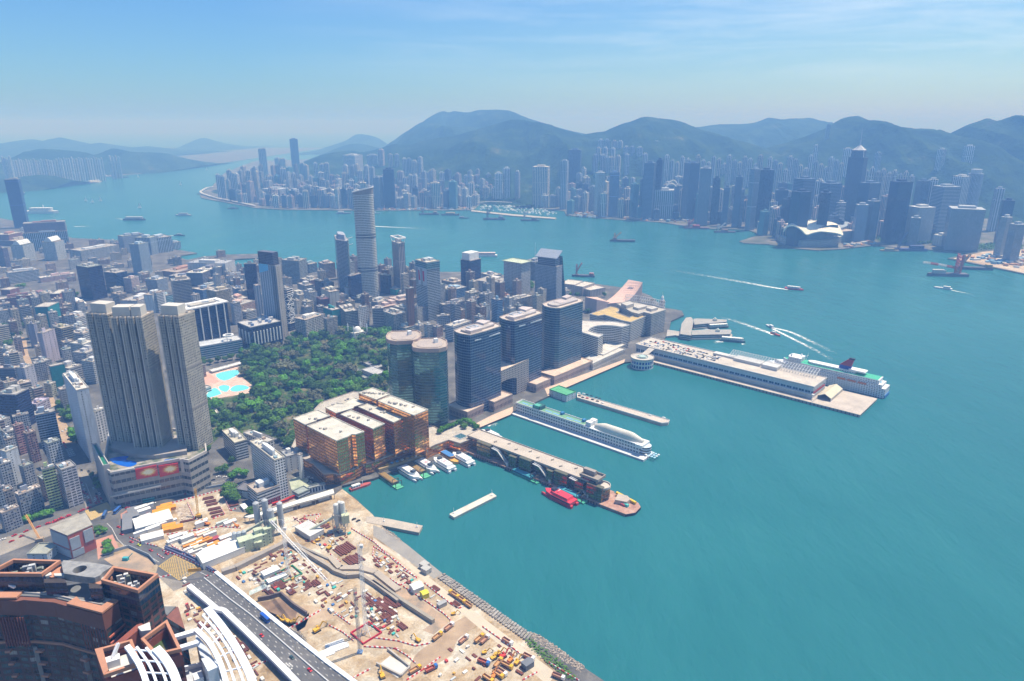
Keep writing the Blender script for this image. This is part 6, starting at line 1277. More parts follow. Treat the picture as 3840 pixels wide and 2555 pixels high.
# vehicles
def make_car(name,ln,w,h,kind,trim=True):
 r=empty(name,(0,0,0));m=MB()
 body=[(-ln/2,.35),(ln/2,.35),(ln/2,h*.48),(ln*.46,h*.56),(-ln*.46,h*.58),(-ln/2,h*.52)]
 if kind=='car':
  for y0,y1 in((-w/2,w/2),):
   A=[(x,y0,z)for x,z in body];B_=[(x,y1,z)for x,z in body];m.face(A);m.face(B_[::-1])
   for i in range(6):j=(i+1)%6;m.face([A[j],A[i],B_[i],B_[j]])
  m.build('body',M_CAR,r);m=MB();lo=[(-ln*.36,-w*.45),(ln*.22,-w*.45),(ln*.22,w*.45),(-ln*.36,w*.45)];hi_=[(-ln*.26,-w*.38),(ln*.08,-w*.38),(ln*.08,w*.38),(-ln*.26,w*.38)]
  for i in range(4):j=(i+1)%4;m.face([(*lo[i],h*.55),(*lo[j],h*.55),(*hi_[j],h*.97),(*hi_[i],h*.97)])
  m.build('window',M_GLASS,r);MB().prism(hi_,h*.97,h).build('roof',M_CAR,r)
 else:
  m.box((0,0),ln,w,.4,h*.45);m.box((0,0),ln,w*.98,h*.78,h);m.build('body',M_CAR,r);MB().box((0,0),ln*.985,w*.97,h*.45,h*.78).build('window',M_GLASS,r)
 m=MB()
 for x in(-ln*.3,ln*.3):
  for y in(-w*.45,w*.45):m.tube((x,y-.1,.34),(x,y+.1,.34),.34,8)
 if trim:
  for x in(-ln*.3,ln*.3):
   for y in(-w*.45,w*.45):m2=MB();m2.tube((x,y-.12,.34),(x,y+.12,.34),.34,8);m2.build('wheel',M_TYRE,r)
 return proto(r)
def mcar():
 mt,t,b=mat_new('vehicle_paint');t.links.new(nd(t,'ObjectInfo').outputs['Color'],b.inputs['Base Color']);b.inputs['Roughness'].default_value=.35;return mt
M_CAR=mcar();M_GLASS=paint('vehicle_glass',(.02,.025,.03),.15,.05);M_TYRE=paint('tyre',(.02,.02,.02),.9,.1)
CARP,BUSP=make_car('car',4.6,1.9,1.5,'car'),make_car('bus',11.5,2.6,4.0,'bus');VUSED=set()
def vehicle(src,k,x,y,col,ang,label,cat,group=None,z=3.1,name=None):
 p=G(k,x,y,z);o=src if src.as_pointer()not in VUSED else copy_tree(src);VUSED.add(src.as_pointer());o.location=p;o.rotation_euler=(0,0,ang);tag(o,label,cat,group)
 if name:o.name=name
 for ch in[c_ for c_ in o.children]or[]:
  if ch.data.name.startswith(('body','roof')):ch.color=(*col,1)
 return o
def heading(k,a,b):p,q=G(k,*a),G(k,*b);return math.atan2((q-p).y,(q-p).x)
RED,WHT,BLK,SIL,BLU,GRN=(.50,.015,.02),(.70,.70,.70),(.02,.02,.025),(.40,.42,.44),(.03,.10,.35),(.03,.35,.20)
VEH=[]
ha=heading(11,(1500,1260),(2200,1120));hv=heading(11,(1000,1000),(1200,1300))
bpy.context.view_layer.update()
def cars(k,pts,col,ang,label,group,src=None,cat='car',z=3.1,name=None):
 for x,y in pts:vehicle(src or CARP,k,x,y,col,ang+random.choice((0,math.pi)),label,cat,group,z,name)
cars(11,[(1760,1230),(1880,1215),(1640,1265),(1520,1340),(1580,1325),(1650,1305),(1610,1368),(1820,1260),(1960,1240),(2045,1222),(2130,1200),(2265,1120),(2350,1190),(1690,1300)],RED,ha,'red taxi on the wide road before the billboard podium','taxis on the wide road',cat='taxi',name='taxi')
cars(11,[(1630,1245),(1520,1365),(2225,1190)],BLK,ha,'black car on the wide road before the billboard podium','black cars on the wide road')
cars(11,[(2125,1155),(1940,1308)],WHT,ha,'white car on the wide road before the billboard podium','white cars on the wide road')
cars(11,[(1125,1365),(1045,1395),(1015,1410),(870,1470),(790,1500),(750,1515),(715,1530),(690,1545),(610,1565)],RED,heading(11,(700,1540),(1000,1440)),'red taxi on the road below the wide dark tenements','taxis below the tenements',cat='taxi',name='taxi')
cars(11,[(805,545),(815,580),(830,600),(1005,990),(1030,1050),(1050,1160),(1065,1180),(1100,1195),(1130,1270),(1145,1300),(1220,1225),(1235,1255),(1250,1290),(1275,1250),(1215,1305)],RED,hv,'red taxi queuing on the avenue beside the podium','taxis on the avenue',cat='taxi',name='taxi')
cars(11,[(1045,1080),(1065,1140),(1110,1235),(1195,1275),(1255,1190),(1200,1250),(1180,1120),(790,400),(830,380),(1070,1230)],WHT,hv,'pale van or car on the avenue beside the podium','pale cars on the avenue')
cars(11,[(1110,1300),(1300,1280),(1085,1165),(1030,890),(1120,905),(1215,1190)],BLK,hv,'dark car on the avenue beside the podium','dark cars on the avenue')
cars(11,[(845+28*(i%3)+12*(i//3),640+24*(i//3)-8*(i%3))for i in range(12)],SIL,hv,'parked car in the dark lane by the glass corner of the white slab','cars parked in the dark lane')
cars(15,[(130,262),(195,270),(235,225),(105,315),(345,187),(430,153),(490,132),(545,108),(615,82)],RED,heading(15,(100,300),(600,90)),'red taxi on the road behind the red vent building','taxis behind the vent building',cat='taxi',name='taxi')
cars(15,[(30,298),(100,210)],WHT,heading(15,(100,300),(600,90)),'white car at the roadside by the hedge trees','white cars by the hedge')
hc=heading(15,(1180,320),(1500,430))
for x,y,col,nm,lb in((1066,188,RED,'taxi','red taxi on the curve by the grey footbridge roof, upper one'),(1093,252,RED,'taxi','red taxi on the curve by the grey footbridge roof, lower one'),(1180,322,RED,'taxi','red taxi where the curve meets the striped barriers'),(1248,350,(.55,.62,.05),'car','lime yellow car on the curving road'),(1355,398,RED,'taxi','red taxi approaching the yellow box junction'),(1498,428,RED,'taxi','red taxi at the top corner of the yellow box junction'),(1866,632,RED,'taxi','red taxi beyond the orange sign board')):
 vehicle(CARP,15,x,y,col,hc,lb,nm,name=nm)
hx=heading(16,(520,1050),(900,1400))
vehicle(BUSP,16,705,1015,(.02,.09,.42),hx,'blue bus on the elevated expressway','bus',z=9.05,name='bus')
vehicle(CARP,16,675,1162,RED,hx,'red taxi on the expressway behind the painted lettering','taxi',z=9.05,name='taxi');vehicle(CARP,16,945,1358,(.03,.08,.09),hx,'dark green car on the expressway below the lettering','car',z=9.05,name='car');vehicle(CARP,16,1105,1472,RED,hx,'red taxi near the bottom of the expressway','taxi',z=9.05,name='taxi')
for k,x,y,col,a_,lb in((11,1935,1185,WHT,ha,'white bus on the wide road before the podium'),(11,1745,1280,GRN,ha,'green bus in the queue beside the works'),(11,1880,1282,(.05,.42,.42),ha,'teal bus in the queue beside the works'),(11,1905,1258,WHT,ha,'white bus just behind the teal bus'),(11,1485,1408,(.04,.13,.42),ha+1.1,'blue bus turning at the upper yellow box'),(11,1325,1465,(.05,.12,.30),ha+1.4,'dark blue bus leaving the upper yellow box'),(12,60,1075,WHT,ha,'white bus by the blue roadside screen'),(12,170,1050,(.5,.1,.1),ha,'white and red bus behind the blue roadside screen')):
 vehicle(BUSP,k,x,y,col,a_,lb,'bus',name='bus')
cars(12,[(280,1020),(335,1015),(515,945)],BLK,ha,'dark car by the road bend beneath the flat topped trees','dark cars at the bend');cars(12,[(400,975),(480,978),(535,1020),(265,1108),(200,1048)],WHT,ha,'white car by the road bend beneath the flat topped trees','white cars at the bend');cars(12,[(40,1165)],RED,ha,'red taxi below the blue roadside screen',None,name='taxi',cat='taxi')
cars(12,[(1560,1010),(1590,1025),(1545,1042),(1610,1040)],BLK,.9,'dark car parked in the station court','cars in the station court');cars(12,[(1530,985),(1560,1050),(1575,1000)],WHT,.9,'white car parked in the station court','white cars in the station court')
cars(12,[(2110,1510),(2165,1530)],BLK,.7,'dark car parked on the quay by the cement towers','cars on the quay')
FIRE=[(1240,1290),(1290,1265),(1340,1245)]
for i,(x,y)in enumerate(FIRE):vehicle(BUSP,12,x,y,(.50,.03,.02),ha+.25,['red fire engine parked nearest the canopy','red fire engine parked between two others','red fire engine parked closest to the garage'][i],'fire engine',name='fire_engine').scale=(.75,.9,.8)
vehicle(BUSP,12,1120,1325,(.50,.03,.02),ha+.2,'red fire engine standing alone before the maroon doors','fire engine',name='fire_engine').scale=(.6,.9,.8)
rg=random.Random(9);A,B_,C,D=[G(7,x,y,zr+.1)for x,y in((1170,712),(1330,672),(1930,835),(1850,880))];a0=math.atan2(ax.y,ax.x)
PC=[(RED,'red'),(WHT,'white'),(BLK,'black'),(SIL,'silver'),((.04,.12,.32),'blue')]
SC=MB();
def simple_car(name):
 m=MB();m.box((0,0),4.5,1.85,.3,.95);m.box((-.3,0),2.3,1.65,.95,1.45);return m.build(name,M_CAR)
scp=simple_car('parked_car');first=True
for i in range(26):
 for j in range(6):
  if rg.random()<.30:continue
  u,v=(i+.5)/26,(j+.5)/6;p=A.lerp(D,u).lerp(B_.lerp(C,u),v);w=rg.choices([0,1,2,3,4],[.06,.38,.28,.2,.08])[0]
  o=scp if first else scp.copy()
  if not first:COL.objects.link(o)
  first=False;o.location=p+Vector((rg.uniform(-.5,.5),rg.uniform(-.5,.5),0));o.rotation_euler=(0,0,a0+(0 if j%2 else math.pi/2)+(math.pi if rg.random()<.5 else 0));o.color=(*PC[w][0],1)
  tag(o,f'{PC[w][1]} car parked on the terminal roof car park','car',f'{PC[w][1]} cars on the terminal roof')
for i,(x,y)in enumerate([(615,1165),(660,1172),(690,1180),(730,1192),(775,1205),(805,1215),(620,1190),(650,1205),(690,1212),(740,1225),(785,1240),(830,1256),(1270,1370),(1395,1392)]):
 o=scp.copy();COL.objects.link(o);o.location=G(7,x,y,4.1);o.rotation_euler=(0,0,a0+.3);w=[1,1,2,2,2,2,2,2,0,2,2,1,1,1][i];o.color=(*PC[w][0],1);tag(o,f'{PC[w][1]} car standing on the narrow parking pier','car',f'{PC[w][1]} cars on the parking pier')
def lamp(k,x,y,z,h,first=[None]):
 if first[0]is None:
  r=empty('street_lamp',(0,0,0));MB().tube((0,0,0),(0,0,h),.14,6,.08).build('post',M_METAL,r);MB().bar((0,0,h),(1.6,0,h+.3),.12,.12).box((1.8,0),.9,.35,h+.15,h+.35).build('lamp_head',M_METAL,r);first[0]=proto(r);o=r
 else:o=copy_tree(first[0])
 o.location=G(k,x,y,z);return o
for x,y in((2126,1425),(2190,1395),(2260,1365),(2310,1345)):tag(lamp('f',x,y-5,3,9),'slim street lamp on the pink promenade by the basin','street lamp','promenade lamps')
for x,y in((300,690),(520,880),(760,1100),(980,1290),(1180,1450)):tag(lamp(16,x,y,9,9),'slim street lamp in the middle of the expressway','street lamp','expressway lamps')
# the construction site
def site_mat():
 m,t,b=mat_new('site_ground');P=pos(t)
 a=noise_n(t,.022,7,.68,P,.7).outputs['Fac'];v=nd(t,'TexVoronoi',feature='F1');v.inputs['Scale'].default_value=.12;t.links.new(P,v.inputs['Vector'])
 f=noise_n(t,.5,5,.72,P).outputs['Fac']
 c=ramp(t,a,[(.32,(.22,.155,.085)),(.43,(.41,.305,.185)),(.52,(.50,.42,.31)),(.60,(.58,.53,.44)),(.70,(.44,.39,.32))])
 sp=ramp(t,f,[(.30,(.50,.42,.33)),(.42,(.86,.81,.73)),(.6,(1,1,1)),(.72,(1.25,1.22,1.15))])
 c=mixc(t,.9,c,sp,'MULTIPLY');s2=nd(t,'SeparateColor');t.links.new(v.outputs['Color'],s2.inputs[0]);g=nd(t,'MapRange',i_1=0,i_2=1,i_3=.82,i_4=1.12);t.links.new(s2.outputs[0],g.inputs[0])
 t.links.new(mixc(t,1,c,g.outputs[0],'MULTIPLY'),b.inputs['Base Color']);b.inputs['Roughness'].default_value=.95
 bp=nd(t,'Bump',i_Strength=.8,i_Distance=.8);t.links.new(f,bp.inputs['Height']);t.links.new(bp.outputs[0],b.inputs['Normal']);return m
M_SITE=site_mat()
seaw=[(12,1960,1120),(12,2160,1270),(12,2355,1445)]
site=GP(18,[(520,520),(680,400),(1430,200),(1560,460)])+GP(12,[(880,1445),(1380,1330),(1870,1195),(1965,1125),(2140,1265),(2340,1440)])+GP(17,[(130,240),(460,480),(640,630),(930,860),(1350,1190),(1640,1480),(1750,1600),(1600,1750),(600,1750),(-500,1750)])+GP(16,[(1560,1700),(1000,1140),(262,600)])+GP(18,[(1370,1240),(1000,1020),(720,940),(400,800),(340,700)])
m=MB();m.face([(p.x,p.y,3.045)for p in site][::-1]);struct('works_ground',m,M_SITE)
m=MB();P=GP(16,[(20,730),(330,950),(760,1360),(1000,1600),(0,1700),(-700,1700),(-650,300),(-100,620)]);m.face([(p.x,p.y,3.043)for p in P]);struct('works_ground',m,M_SITE)
sheet('quay_road',17,[(0,280),(440,590),(700,790),(1000,1010),(1330,1260),(1650,1500),(1560,1600),(1200,1300),(830,990),(480,690),(200,450),(0,330)],3.09,paint('quay_sand',(.54,.46,.35),.95,.15,.06))
sheet('quay_apron',17,[(0,165),(130,220),(300,340),(620,600),(545,650),(250,440),(0,265)],3.1,paint('quay_grey',(.30,.28,.25),.9,.25,.08))
for pts in([(1020,900),(1270,930),(1530,1090),(1900,1200),(1900,1290),(1560,1200),(1330,1000),(1000,1130)],[(640,900),(930,1090),(1100,950),(1000,1120)]):sheet('haul_road',16,pts,3.08,M_DIRT,sm=3)
sheet('haul_road',17,[(560,1200),(700,1060),(860,980),(940,1050),(760,1190),(700,1330),(560,1420),(350,1560),(250,1600),(380,1330)],3.08,M_DIRT,sm=3)
M_ROCK=blotch('rock',[(.3,(.22,.18,.14)),(.6,(.42,.35,.28)),(.75,(.52,.45,.38))],.4,4,fine=.3)
rg=random.Random(21);m=MB()
def rock(m,p,s):
 q=[(p.x+s*rg.uniform(.6,1.1)*math.cos(a),p.y+s*rg.uniform(.6,1.1)*math.sin(a))for a in(0,1.2,2.4,3.7,5.0)];m.prism(q,p.z-.8,p.z+s*rg.uniform(.3,.8),True,False,rg.uniform(.4,.7))
for pts,n in(([(1400,1130),(1500,1165),(1640,1260),(1760,1350),(1900,1440),(1860,1500),(1700,1400),(1560,1290),(1420,1200)],650),([(60,175),(130,215),(260,310),(250,340),(120,250)],160)):
 P=[(p.x,p.y)for p in GP(17,pts,2)];x0,x1,y0,y1=min(p[0]for p in P),max(p[0]for p in P),min(p[1]for p in P),max(p[1]for p in P)
 while n>0:
  p=Vector((rg.uniform(x0,x1),rg.uniform(y0,y1),2.6))
  if inside(p,P):rock(m,p,rg.uniform(.5,1.3));n-=1
o=m.build('rubble',M_ROCK);o['kind']='stuff'
m=MB();P=[(p.x,p.y)for p in GP(17,[(1370,1150),(1430,1210),(1560,1310),(1700,1420),(1830,1540),(1780,1560),(1600,1440),(1480,1330),(1380,1240)],3)]
for x,y in scatter(P,1.5,420,rg):
 for _ in range(3):p=Vector((x+rg.uniform(-1,1),y+rg.uniform(-1,1),3+rg.uniform(.2,1.5)));s=rg.uniform(.4,.9);m.face([p+Vector((s,0,rg.uniform(-.3,.3))),p+Vector((0,s,rg.uniform(-.3,.3))),p+Vector((-s,0,.1)),p+Vector((0,-s,.2))])
o=m.build('undergrowth',LEAF['mid']);o['kind']='stuff'
for i in range(34):
 u=i/33;a=G(17,lerp(600,1370,u),lerp(650,1190,u),3.1);b=G(17,lerp(650,1400,u),lerp(620,1150,u),3.1);d=(b-a).normalized();e=Vector((-d.y,d.x,0))
 r=empty('stone_stack',a.lerp(b,.45));tag(r,'grey stack of long kerb stones in the row along the seawall edge','stone stack','stone stacks along the seawall')
 for s in(-1,1):
  m=MB()
  for j in range(4):p=e*(s*1.2)+d*((j-1.5)*2.0);m.box((p.x,p.y),2.1,1.7,0,rg.uniform(.8,1.7),math.atan2(d.y,d.x)+rg.uniform(-.1,.1))
  m.build('stone',PNT,r,rg.choice([(.30,.27,.23),(.36,.33,.29),(.26,.24,.22)]))
M_RUST=paint('rusty_steel',(.17,.055,.035),.85,.3,.5,fine=2);WH,OR,YL=(.74,.74,.72),(.68,.27,.03),(.66,.36,.03)
def barr():
 m_,t,b=mat_new('barrier_stripes');uv=nd(t,'UVMap');s=nd(t,'SeparateXYZ');t.links.new(uv.outputs[0],s.inputs[0]);k=math_n(t,'LESS_THAN',math_n(t,'FRACT',math_n(t,'DIVIDE',s.outputs['X'],4.0)),.5)
 t.links.new(mixc(t,k,(.72,.70,.68),(.58,.05,.05)),b.inputs['Base Color']);b.inputs['Roughness'].default_value=.6;return m_
M_BARR=barr()
BL=[(18,[(1430,200),(1100,290),(680,400)]),(18,[(560,440),(510,500),(530,560)]),(18,[(290,800),(430,860),(640,910)]),(18,[(640,1010),(730,1070)]),(18,[(700,960),(830,1000),(1100,1110),(1370,1250)]),(18,[(810,870),(830,910),(930,960),(960,1010),(1200,1060)]),(18,[(640,1310),(810,1270)]),(18,[(760,760),(1100,710),(1450,660),(1690,680)]),(18,[(1440,200),(1560,460),(1640,430)]),(18,[(1020,360),(1110,560),(1160,570)]),(18,[(1340,560),(1490,500),(1440,420)]),(16,[(1050,90),(1200,70),(1140,140),(1060,110)]),(16,[(960,100),(1040,160)]),(16,[(1480,200),(1680,320),(1900,520)]),(16,[(1680,370),(1670,440),(1740,520)]),(16,[(1290,430),(1380,500)]),(16,[(900,1110),(1210,930)]),(16,[(1280,1070),(1400,1130),(1500,1210)]),(16,[(1590,1260),(1900,1280)]),(16,[(1330,960),(1470,1060)]),(16,[(1480,1550),(1650,1460)]),(16,[(590,1440),(740,1380)]),(17,[(0,360),(180,470),(380,640)]),(17,[(150,650),(240,710),(390,640),(270,570)]),(17,[(270,720),(500,870),(640,970),(690,1020),(700,1060),(640,1090)]),(17,[(460,690),(560,770),(700,880),(770,915),(810,900)]),(17,[(0,1180),(220,1210),(380,1255),(510,1230)]),(17,[(980,1080),(1120,1180),(1260,1280),(1400,1390)]),(17,[(0,1260),(200,1280),(300,1340),(380,1410)]),(17,[(300,1560),(440,1470),(600,1355)]),(17,[(1340,1560),(1470,1490)]),(17,[(1570,1400),(1700,1480),(1850,1570)])]
for k,pts in BL:
 P=[G(k,x,y,3.1)for x,y in pts];c=P[0];m=MB()
 for a,b in zip(P,P[1:]):
  d=(b-a).normalized();n=Vector((-d.y,d.x,0))*.45;L_=(b-a).length;A=a-c;B_=b-c
  for z in((0,n),(0,-n)):m.face([A+z[1],B_+z[1],B_+z[1]*.5+Vector((0,0,1.1)),A+z[1]*.5+Vector((0,0,1.1))],[(0,0),(L_,0),(L_,1),(0,1)])
  m.face([A-n*.5+Vector((0,0,1.1)),B_-n*.5+Vector((0,0,1.1)),B_+n*.5+Vector((0,0,1.1)),A+n*.5+Vector((0,0,1.1))],[(0,0),(L_,0),(L_,1),(0,1)])
 o=m.build('barrier_line',M_BARR,None,None,loc=c);tag(o,'red and white striped plastic barrier line around the works','barrier','striped barriers of the works')
def wall(k,pts,h,col,label,w=1.6,name='retaining_wall',mat=None):
 P=[G(k,x,y,3.05)for x,y in pts];c=P[0];m=MB()
 for a,b in zip(P,P[1:]):A,B_=a-c,b-c;m.bar((A.x,A.y,h/2),(B_.x,B_.y,h/2),w,h)
 tag(m.build(name,mat or PNT,None,col,loc=c),label,'wall')
wall(16,[(320,610),(440,570),(700,440),(900,340)],4.5,(.34,.30,.26),'thick grey retaining wall on the upper side of the great excavation',5);wall(16,[(900,330),(1280,560),(1330,600),(1440,640),(1560,630),(1700,720),(1900,870)],4,(.36,.31,.25),'long kinked retaining wall on the sea side of the great excavation',3);wall(17,[(0,690),(250,860),(540,1050)],4,(.34,.30,.24),'straight end of the sea side retaining wall by the sandy bank',3)
wall(16,[(1290,460),(1380,560),(1560,560),(1700,600),(1900,760)],2,(.42,.36,.29),'curved concrete edge of the sloped bank beside the excavation',6);wall(16,[(640,850),(750,830),(850,800),(960,900),(1080,980)],4,(.16,.12,.11),'dark sheet pile wall round the deep brown pit',1.5);wall(16,[(960,330),(1100,400),(1300,490),(1400,560)],1.6,(.30,.28,.25),'low concrete kerb wall of the cable trench',2);wall(17,[(130,1290),(330,1450),(250,1530),(30,1420)],2.2,(.44,.40,.35),'concrete rim of the pale slab pit at the bottom',1.2)
sheet('pit_floor',16,[(650,860),(760,845),(845,815),(1000,950),(1060,1000),(880,1080)],3.07,blotch('pit_soil',[(.3,(.14,.09,.06)),(.6,(.26,.17,.11))],.08,6,fine=.3));sheet('sloped_bank',17,[(0,640),(120,690),(280,740),(520,900),(680,1040),(540,1150),(440,1110),(540,1040),(250,840),(0,680)],3.072,blotch('bank_soil',[(.35,(.26,.21,.16)),(.6,(.46,.32,.21))],.06,6,fine=.25));sheet('concrete_slab',17,[(50,1420),(150,1340),(330,1450),(220,1540)],3.3,paint('new_concrete',(.56,.54,.50),.9,.12,.1))
def stack(k,x,y,ln,w,h,ang,label,n=5,mat=None,col=None,group=None):
 p=G(k,x,y,3.05);r=empty('steel_stack',p);tag(r,label,'steel stack',group)
 for i in range(n):
  m=MB();o_=(i-(n-1)/2)*w/n;m.box((-math.sin(ang)*o_,math.cos(ang)*o_),ln*rg.uniform(.8,1),w/n*.72,0,h*rg.uniform(.6,1),ang);m.build('beam',mat or M_RUST,r,col)
g46=R(46);gm=R(-44)
for k,pts,ln,w,lb in((18,[(1280,305),(1310,345),(1330,380),(1360,440),(1380,480),(1400,520)],13,4.5,'brown steel stack in the ladder of stacks below the roadside works'),(18,[(1600,380)],12,10,'brown steel stack by the clump of trees'),(18,[(1480,210)],9,5,'brown steel stack in the corner under the trees'),(18,[(1020,590)],15,3,'low brown steel stack beside the metal racks'),(16,[(1390,400),(1440,370)],18,11,'big brown steel stack behind the curved bank'),(16,[(1470,490),(1530,470)],16,9,'brown steel stack in front of two bigger ones'),(16,[(800,730),(850,710),(740,770)],12,5,'brown steel bundle on the floor of the excavation'),(16,[(1650,840),(1740,900),(1840,860)],20,6,'brown steel bundle near the white luffing mast'),(16,[(1090,710),(1160,690),(940,770)],9,6,'scattered brown steel on the excavation floor'),(16,[(510,1265)],14,4,'brown steel bundle below the expressway'),(17,[(100,890),(60,870)],14,8,'brown steel bundle inside the retaining wall'),(17,[(170,960),(130,990),(260,1080)],10,5,'brown steel frame on the pale excavation floor'),(17,[(560,740),(740,880)],9,5,'small brown steel heap inside the striped barriers')):
 for x,y in pts:stack(k,x,y,ln,w,1.6,gm if k!=18 else R(25),lb,5,group=lb.replace('brown steel','group of')if len(pts)>1 else None)
for x,y in((1330,1240),(1370,1270),(1280,1300),(1250,1330)):stack(16,x,y,16,6,1,R(30),'white pipe bundle on the ground below the white platform',5,WHI,group='white pipe bundles')
def box_thing(name,k,x,y,sx,sy,h,ang,col,label,cat,group=None,roof=None,gable=0.0):
 r=empty(name,G(k,x,y,3.05));tag(r,label,cat,group);MB().box((0,0),sx,sy,.25,h,ang).build('wall',PNT,r,tuple(a*.92 for a in col));ca,sa=math.cos(ang),math.sin(ang);m=MB()
 R_=lambda u,v:(u*ca-v*sa,u*sa+v*ca);a,b=sx/2+.15,sy/2+.15;q=[R_(-a,-b),R_(a,-b),R_(a,b),R_(-a,b)];e0,e1=R_(-a,0),R_(a,0)
 m.face([(*q[0],h+.02),(*q[1],h+.02),(*e1,h+.1+gable),(*e0,h+.1+gable)]);m.face([(*q[2],h+.02),(*q[3],h+.02),(*e0,h+.1+gable),(*e1,h+.1+gable)]);m.face([(*q[1],h+.02),(*q[2],h+.02),(*e1,h+.1+gable)]);m.face([(*q[3],h+.02),(*q[0],h+.02),(*e0,h+.1+gable)]);m.build('roof',PNT,r,roof or col)
 m=MB();dq=R_(sx/2,sy*.2);m.box(dq,.3,1.1,.3,2.3,ang);m.build('door',PNT,r,(.2,.22,.25));return r
box_thing('site_shed',18,590,620,34,22,6,R(35),WH,'largest white twin roofed shed in the upper works yard','shed',gable=1.5);box_thing('site_shed',18,1480,1020,44,20,7,R(42),WH,'long white curved roof shed beside the container rows','shed',gable=2);box_thing('site_shed',16,1105,240,26,16,6,R(-40),(.56,.56,.55),'grey white plant shed between the two cement plants','shed');box_thing('site_shed',16,755,605,15,8,4,R(42),WH,'white hut on the excavation floor near the green crane base','shed');box_thing('site_shed',16,810,660,17,6,3,R(42),WH,'low white hut beside the white hut on the excavation floor','shed');box_thing('site_shed',17,390,750,10,9,5,R(35),WH,'white tent like hut beside the sandy bank','shed',gable=1.5);box_thing('site_shed',17,460,812,6,6,5,R(35),(.70,.60,.04),'yellow hut beside the sandy bank','shed',gable=1);box_thing('site_shed',17,615,895,8,4,4,R(40),(.38,.38,.37),'grey hut with a window near the seawall road','shed');box_thing('site_shed',17,1385,1440,8,6,5,R(40),(.16,.17,.19),'dark roofed hut at the bottom corner of the truck yard','shed');box_thing('site_shed',18,1740,430,12,5,3,R(-50),WH,'white cabin beside the long canopy','shed');box_thing('site_shed',18,580,810,20,12,4,R(30),WH,'flat white shed beside the striped barrier curve','shed')
for x,y in((460,550),(475,590)):box_thing('pump_house',17,x,y,7.5,6.5,5,R(-38),(.44,.43,.40),'square grey pump house on the quay apron, '+('upper one' if y<570 else 'lower one'),'building')
ROWS=[(395,480,'w'),(440,455,'w'),(480,490,'w'),(480,545,'wo'),(520,430,'w'),(720,590,'w'),(760,620,'w'),(590,710,'w'),(680,670,'w'),(810,610,'w'),(1200,610,'w'),(1200,650,'w'),(1510,830,'w'),(940,790,'w'),(1020,830,'w'),(1040,880,'c'),(1120,840,'c'),(1130,890,'w'),(1210,830,'o'),(1230,790,'c'),(1310,790,'w'),(1210,740,'w'),(1150,780,'p'),(1340,840,'m'),(1050,910,'o'),(1140,920,'w'),(1160,905,'o'),(1260,880,'o'),(1350,900,'o'),(1440,880,'o'),(1060,950,'w'),(1120,980,'w'),(1190,950,'c'),(1270,920,'w'),(1260,980,'w'),(1330,1000,'w'),(1380,940,'w'),(1290,950,'w'),(1500,900,'w'),(850,850,'w'),(880,820,'w'),(430,770,'w'),(1560,620,'w'),(1460,620,'g')]
CC={'w':(WH,'white'),'o':(OR,'orange'),'c':((.66,.60,.48),'cream'),'p':((.62,.26,.18),'salmon'),'m':((.36,.06,.08),'maroon'),'g':((.50,.55,.52),'greenish')}
for x,y,t in ROWS:
 col,nm=CC[t[0]];box_thing('container',18,x,y,12,rg.choice((3,5.5)),rg.choice((2.8,3,5)),R(42)+rg.choice((0,0,.05)),col,f'{nm} site container in the crowded yards of the works','container',f'{nm} site containers',gable=.05)
for i,(x,y)in enumerate(((700,440),(760,410),(800,440),(730,510),(770,490),(660,490),(790,670),(890,690),(800,710))):box_thing('formwork',18,x,y,rg.uniform(9,14),rg.uniform(5,8),3.5,R(28)+(1.57 if i in(3,4)else 0),(.72,.30,.02),'bright orange steel formwork in the orange heap of the upper yard','formwork','orange formwork pieces')
for x,y,lb in((340,520,'upper'),(270,640,'lower')):
 p=box_thing('footbridge_roof',18,x,y,34 if y>600 else 22,9,5,R(-62)if y>600 else R(-55),(.20,.21,.23),f'grey roofed footbridge section by the road curve, {lb} piece','footbridge')
p=G(18,1070,770,5);r=empty('tank_trailer',p);tag(r,'long orange tank lying above the container rows','tank');MB().tube((-7,-4,-.5),(7,4,-.5),1.5,10).build('tank',PNT,r,(.66,.30,.03));MB().box((0,0),8,2,-1.9,-1.2,.5).build('saddle',M_METAL,r)
sheet('steel_yard',18,[(850,430),(1040,360),(1110,560),(930,600)],3.09,blotch('steel_yard_ground',[(.3,(.12,.07,.05)),(.5,(.40,.32,.24)),(.65,(.55,.50,.42))],.35,3,dist=1.2));sheet('steel_yard',16,[(560,760),(700,690),(740,720),(560,800)],3.085,blotch('pipe_yard',[(.4,(.30,.38,.36)),(.6,(.52,.55,.52))],.5,3))
CL=[(16,[(360,560),(700,480),(860,350),(1180,540),(1550,800),(1560,1000),(1350,1000),(1050,780),(700,760),(420,640)],150),(17,[(0,400),(180,500),(380,700),(640,880),(560,860),(240,640),(0,520)],36),(16,[(940,100),(1250,130),(1480,250),(1280,420),(1000,250)],70),(17,[(700,1200),(1000,1180),(1330,1350),(1430,1480),(1000,1560),(500,1560),(620,1400)],26),(16,[(-20,640),(100,900),(500,1200),(700,1560),(600,1560),(300,1250),(0,1000)],60),(16,[(1600,760),(1900,960),(1900,1180),(1640,1080)],60)]
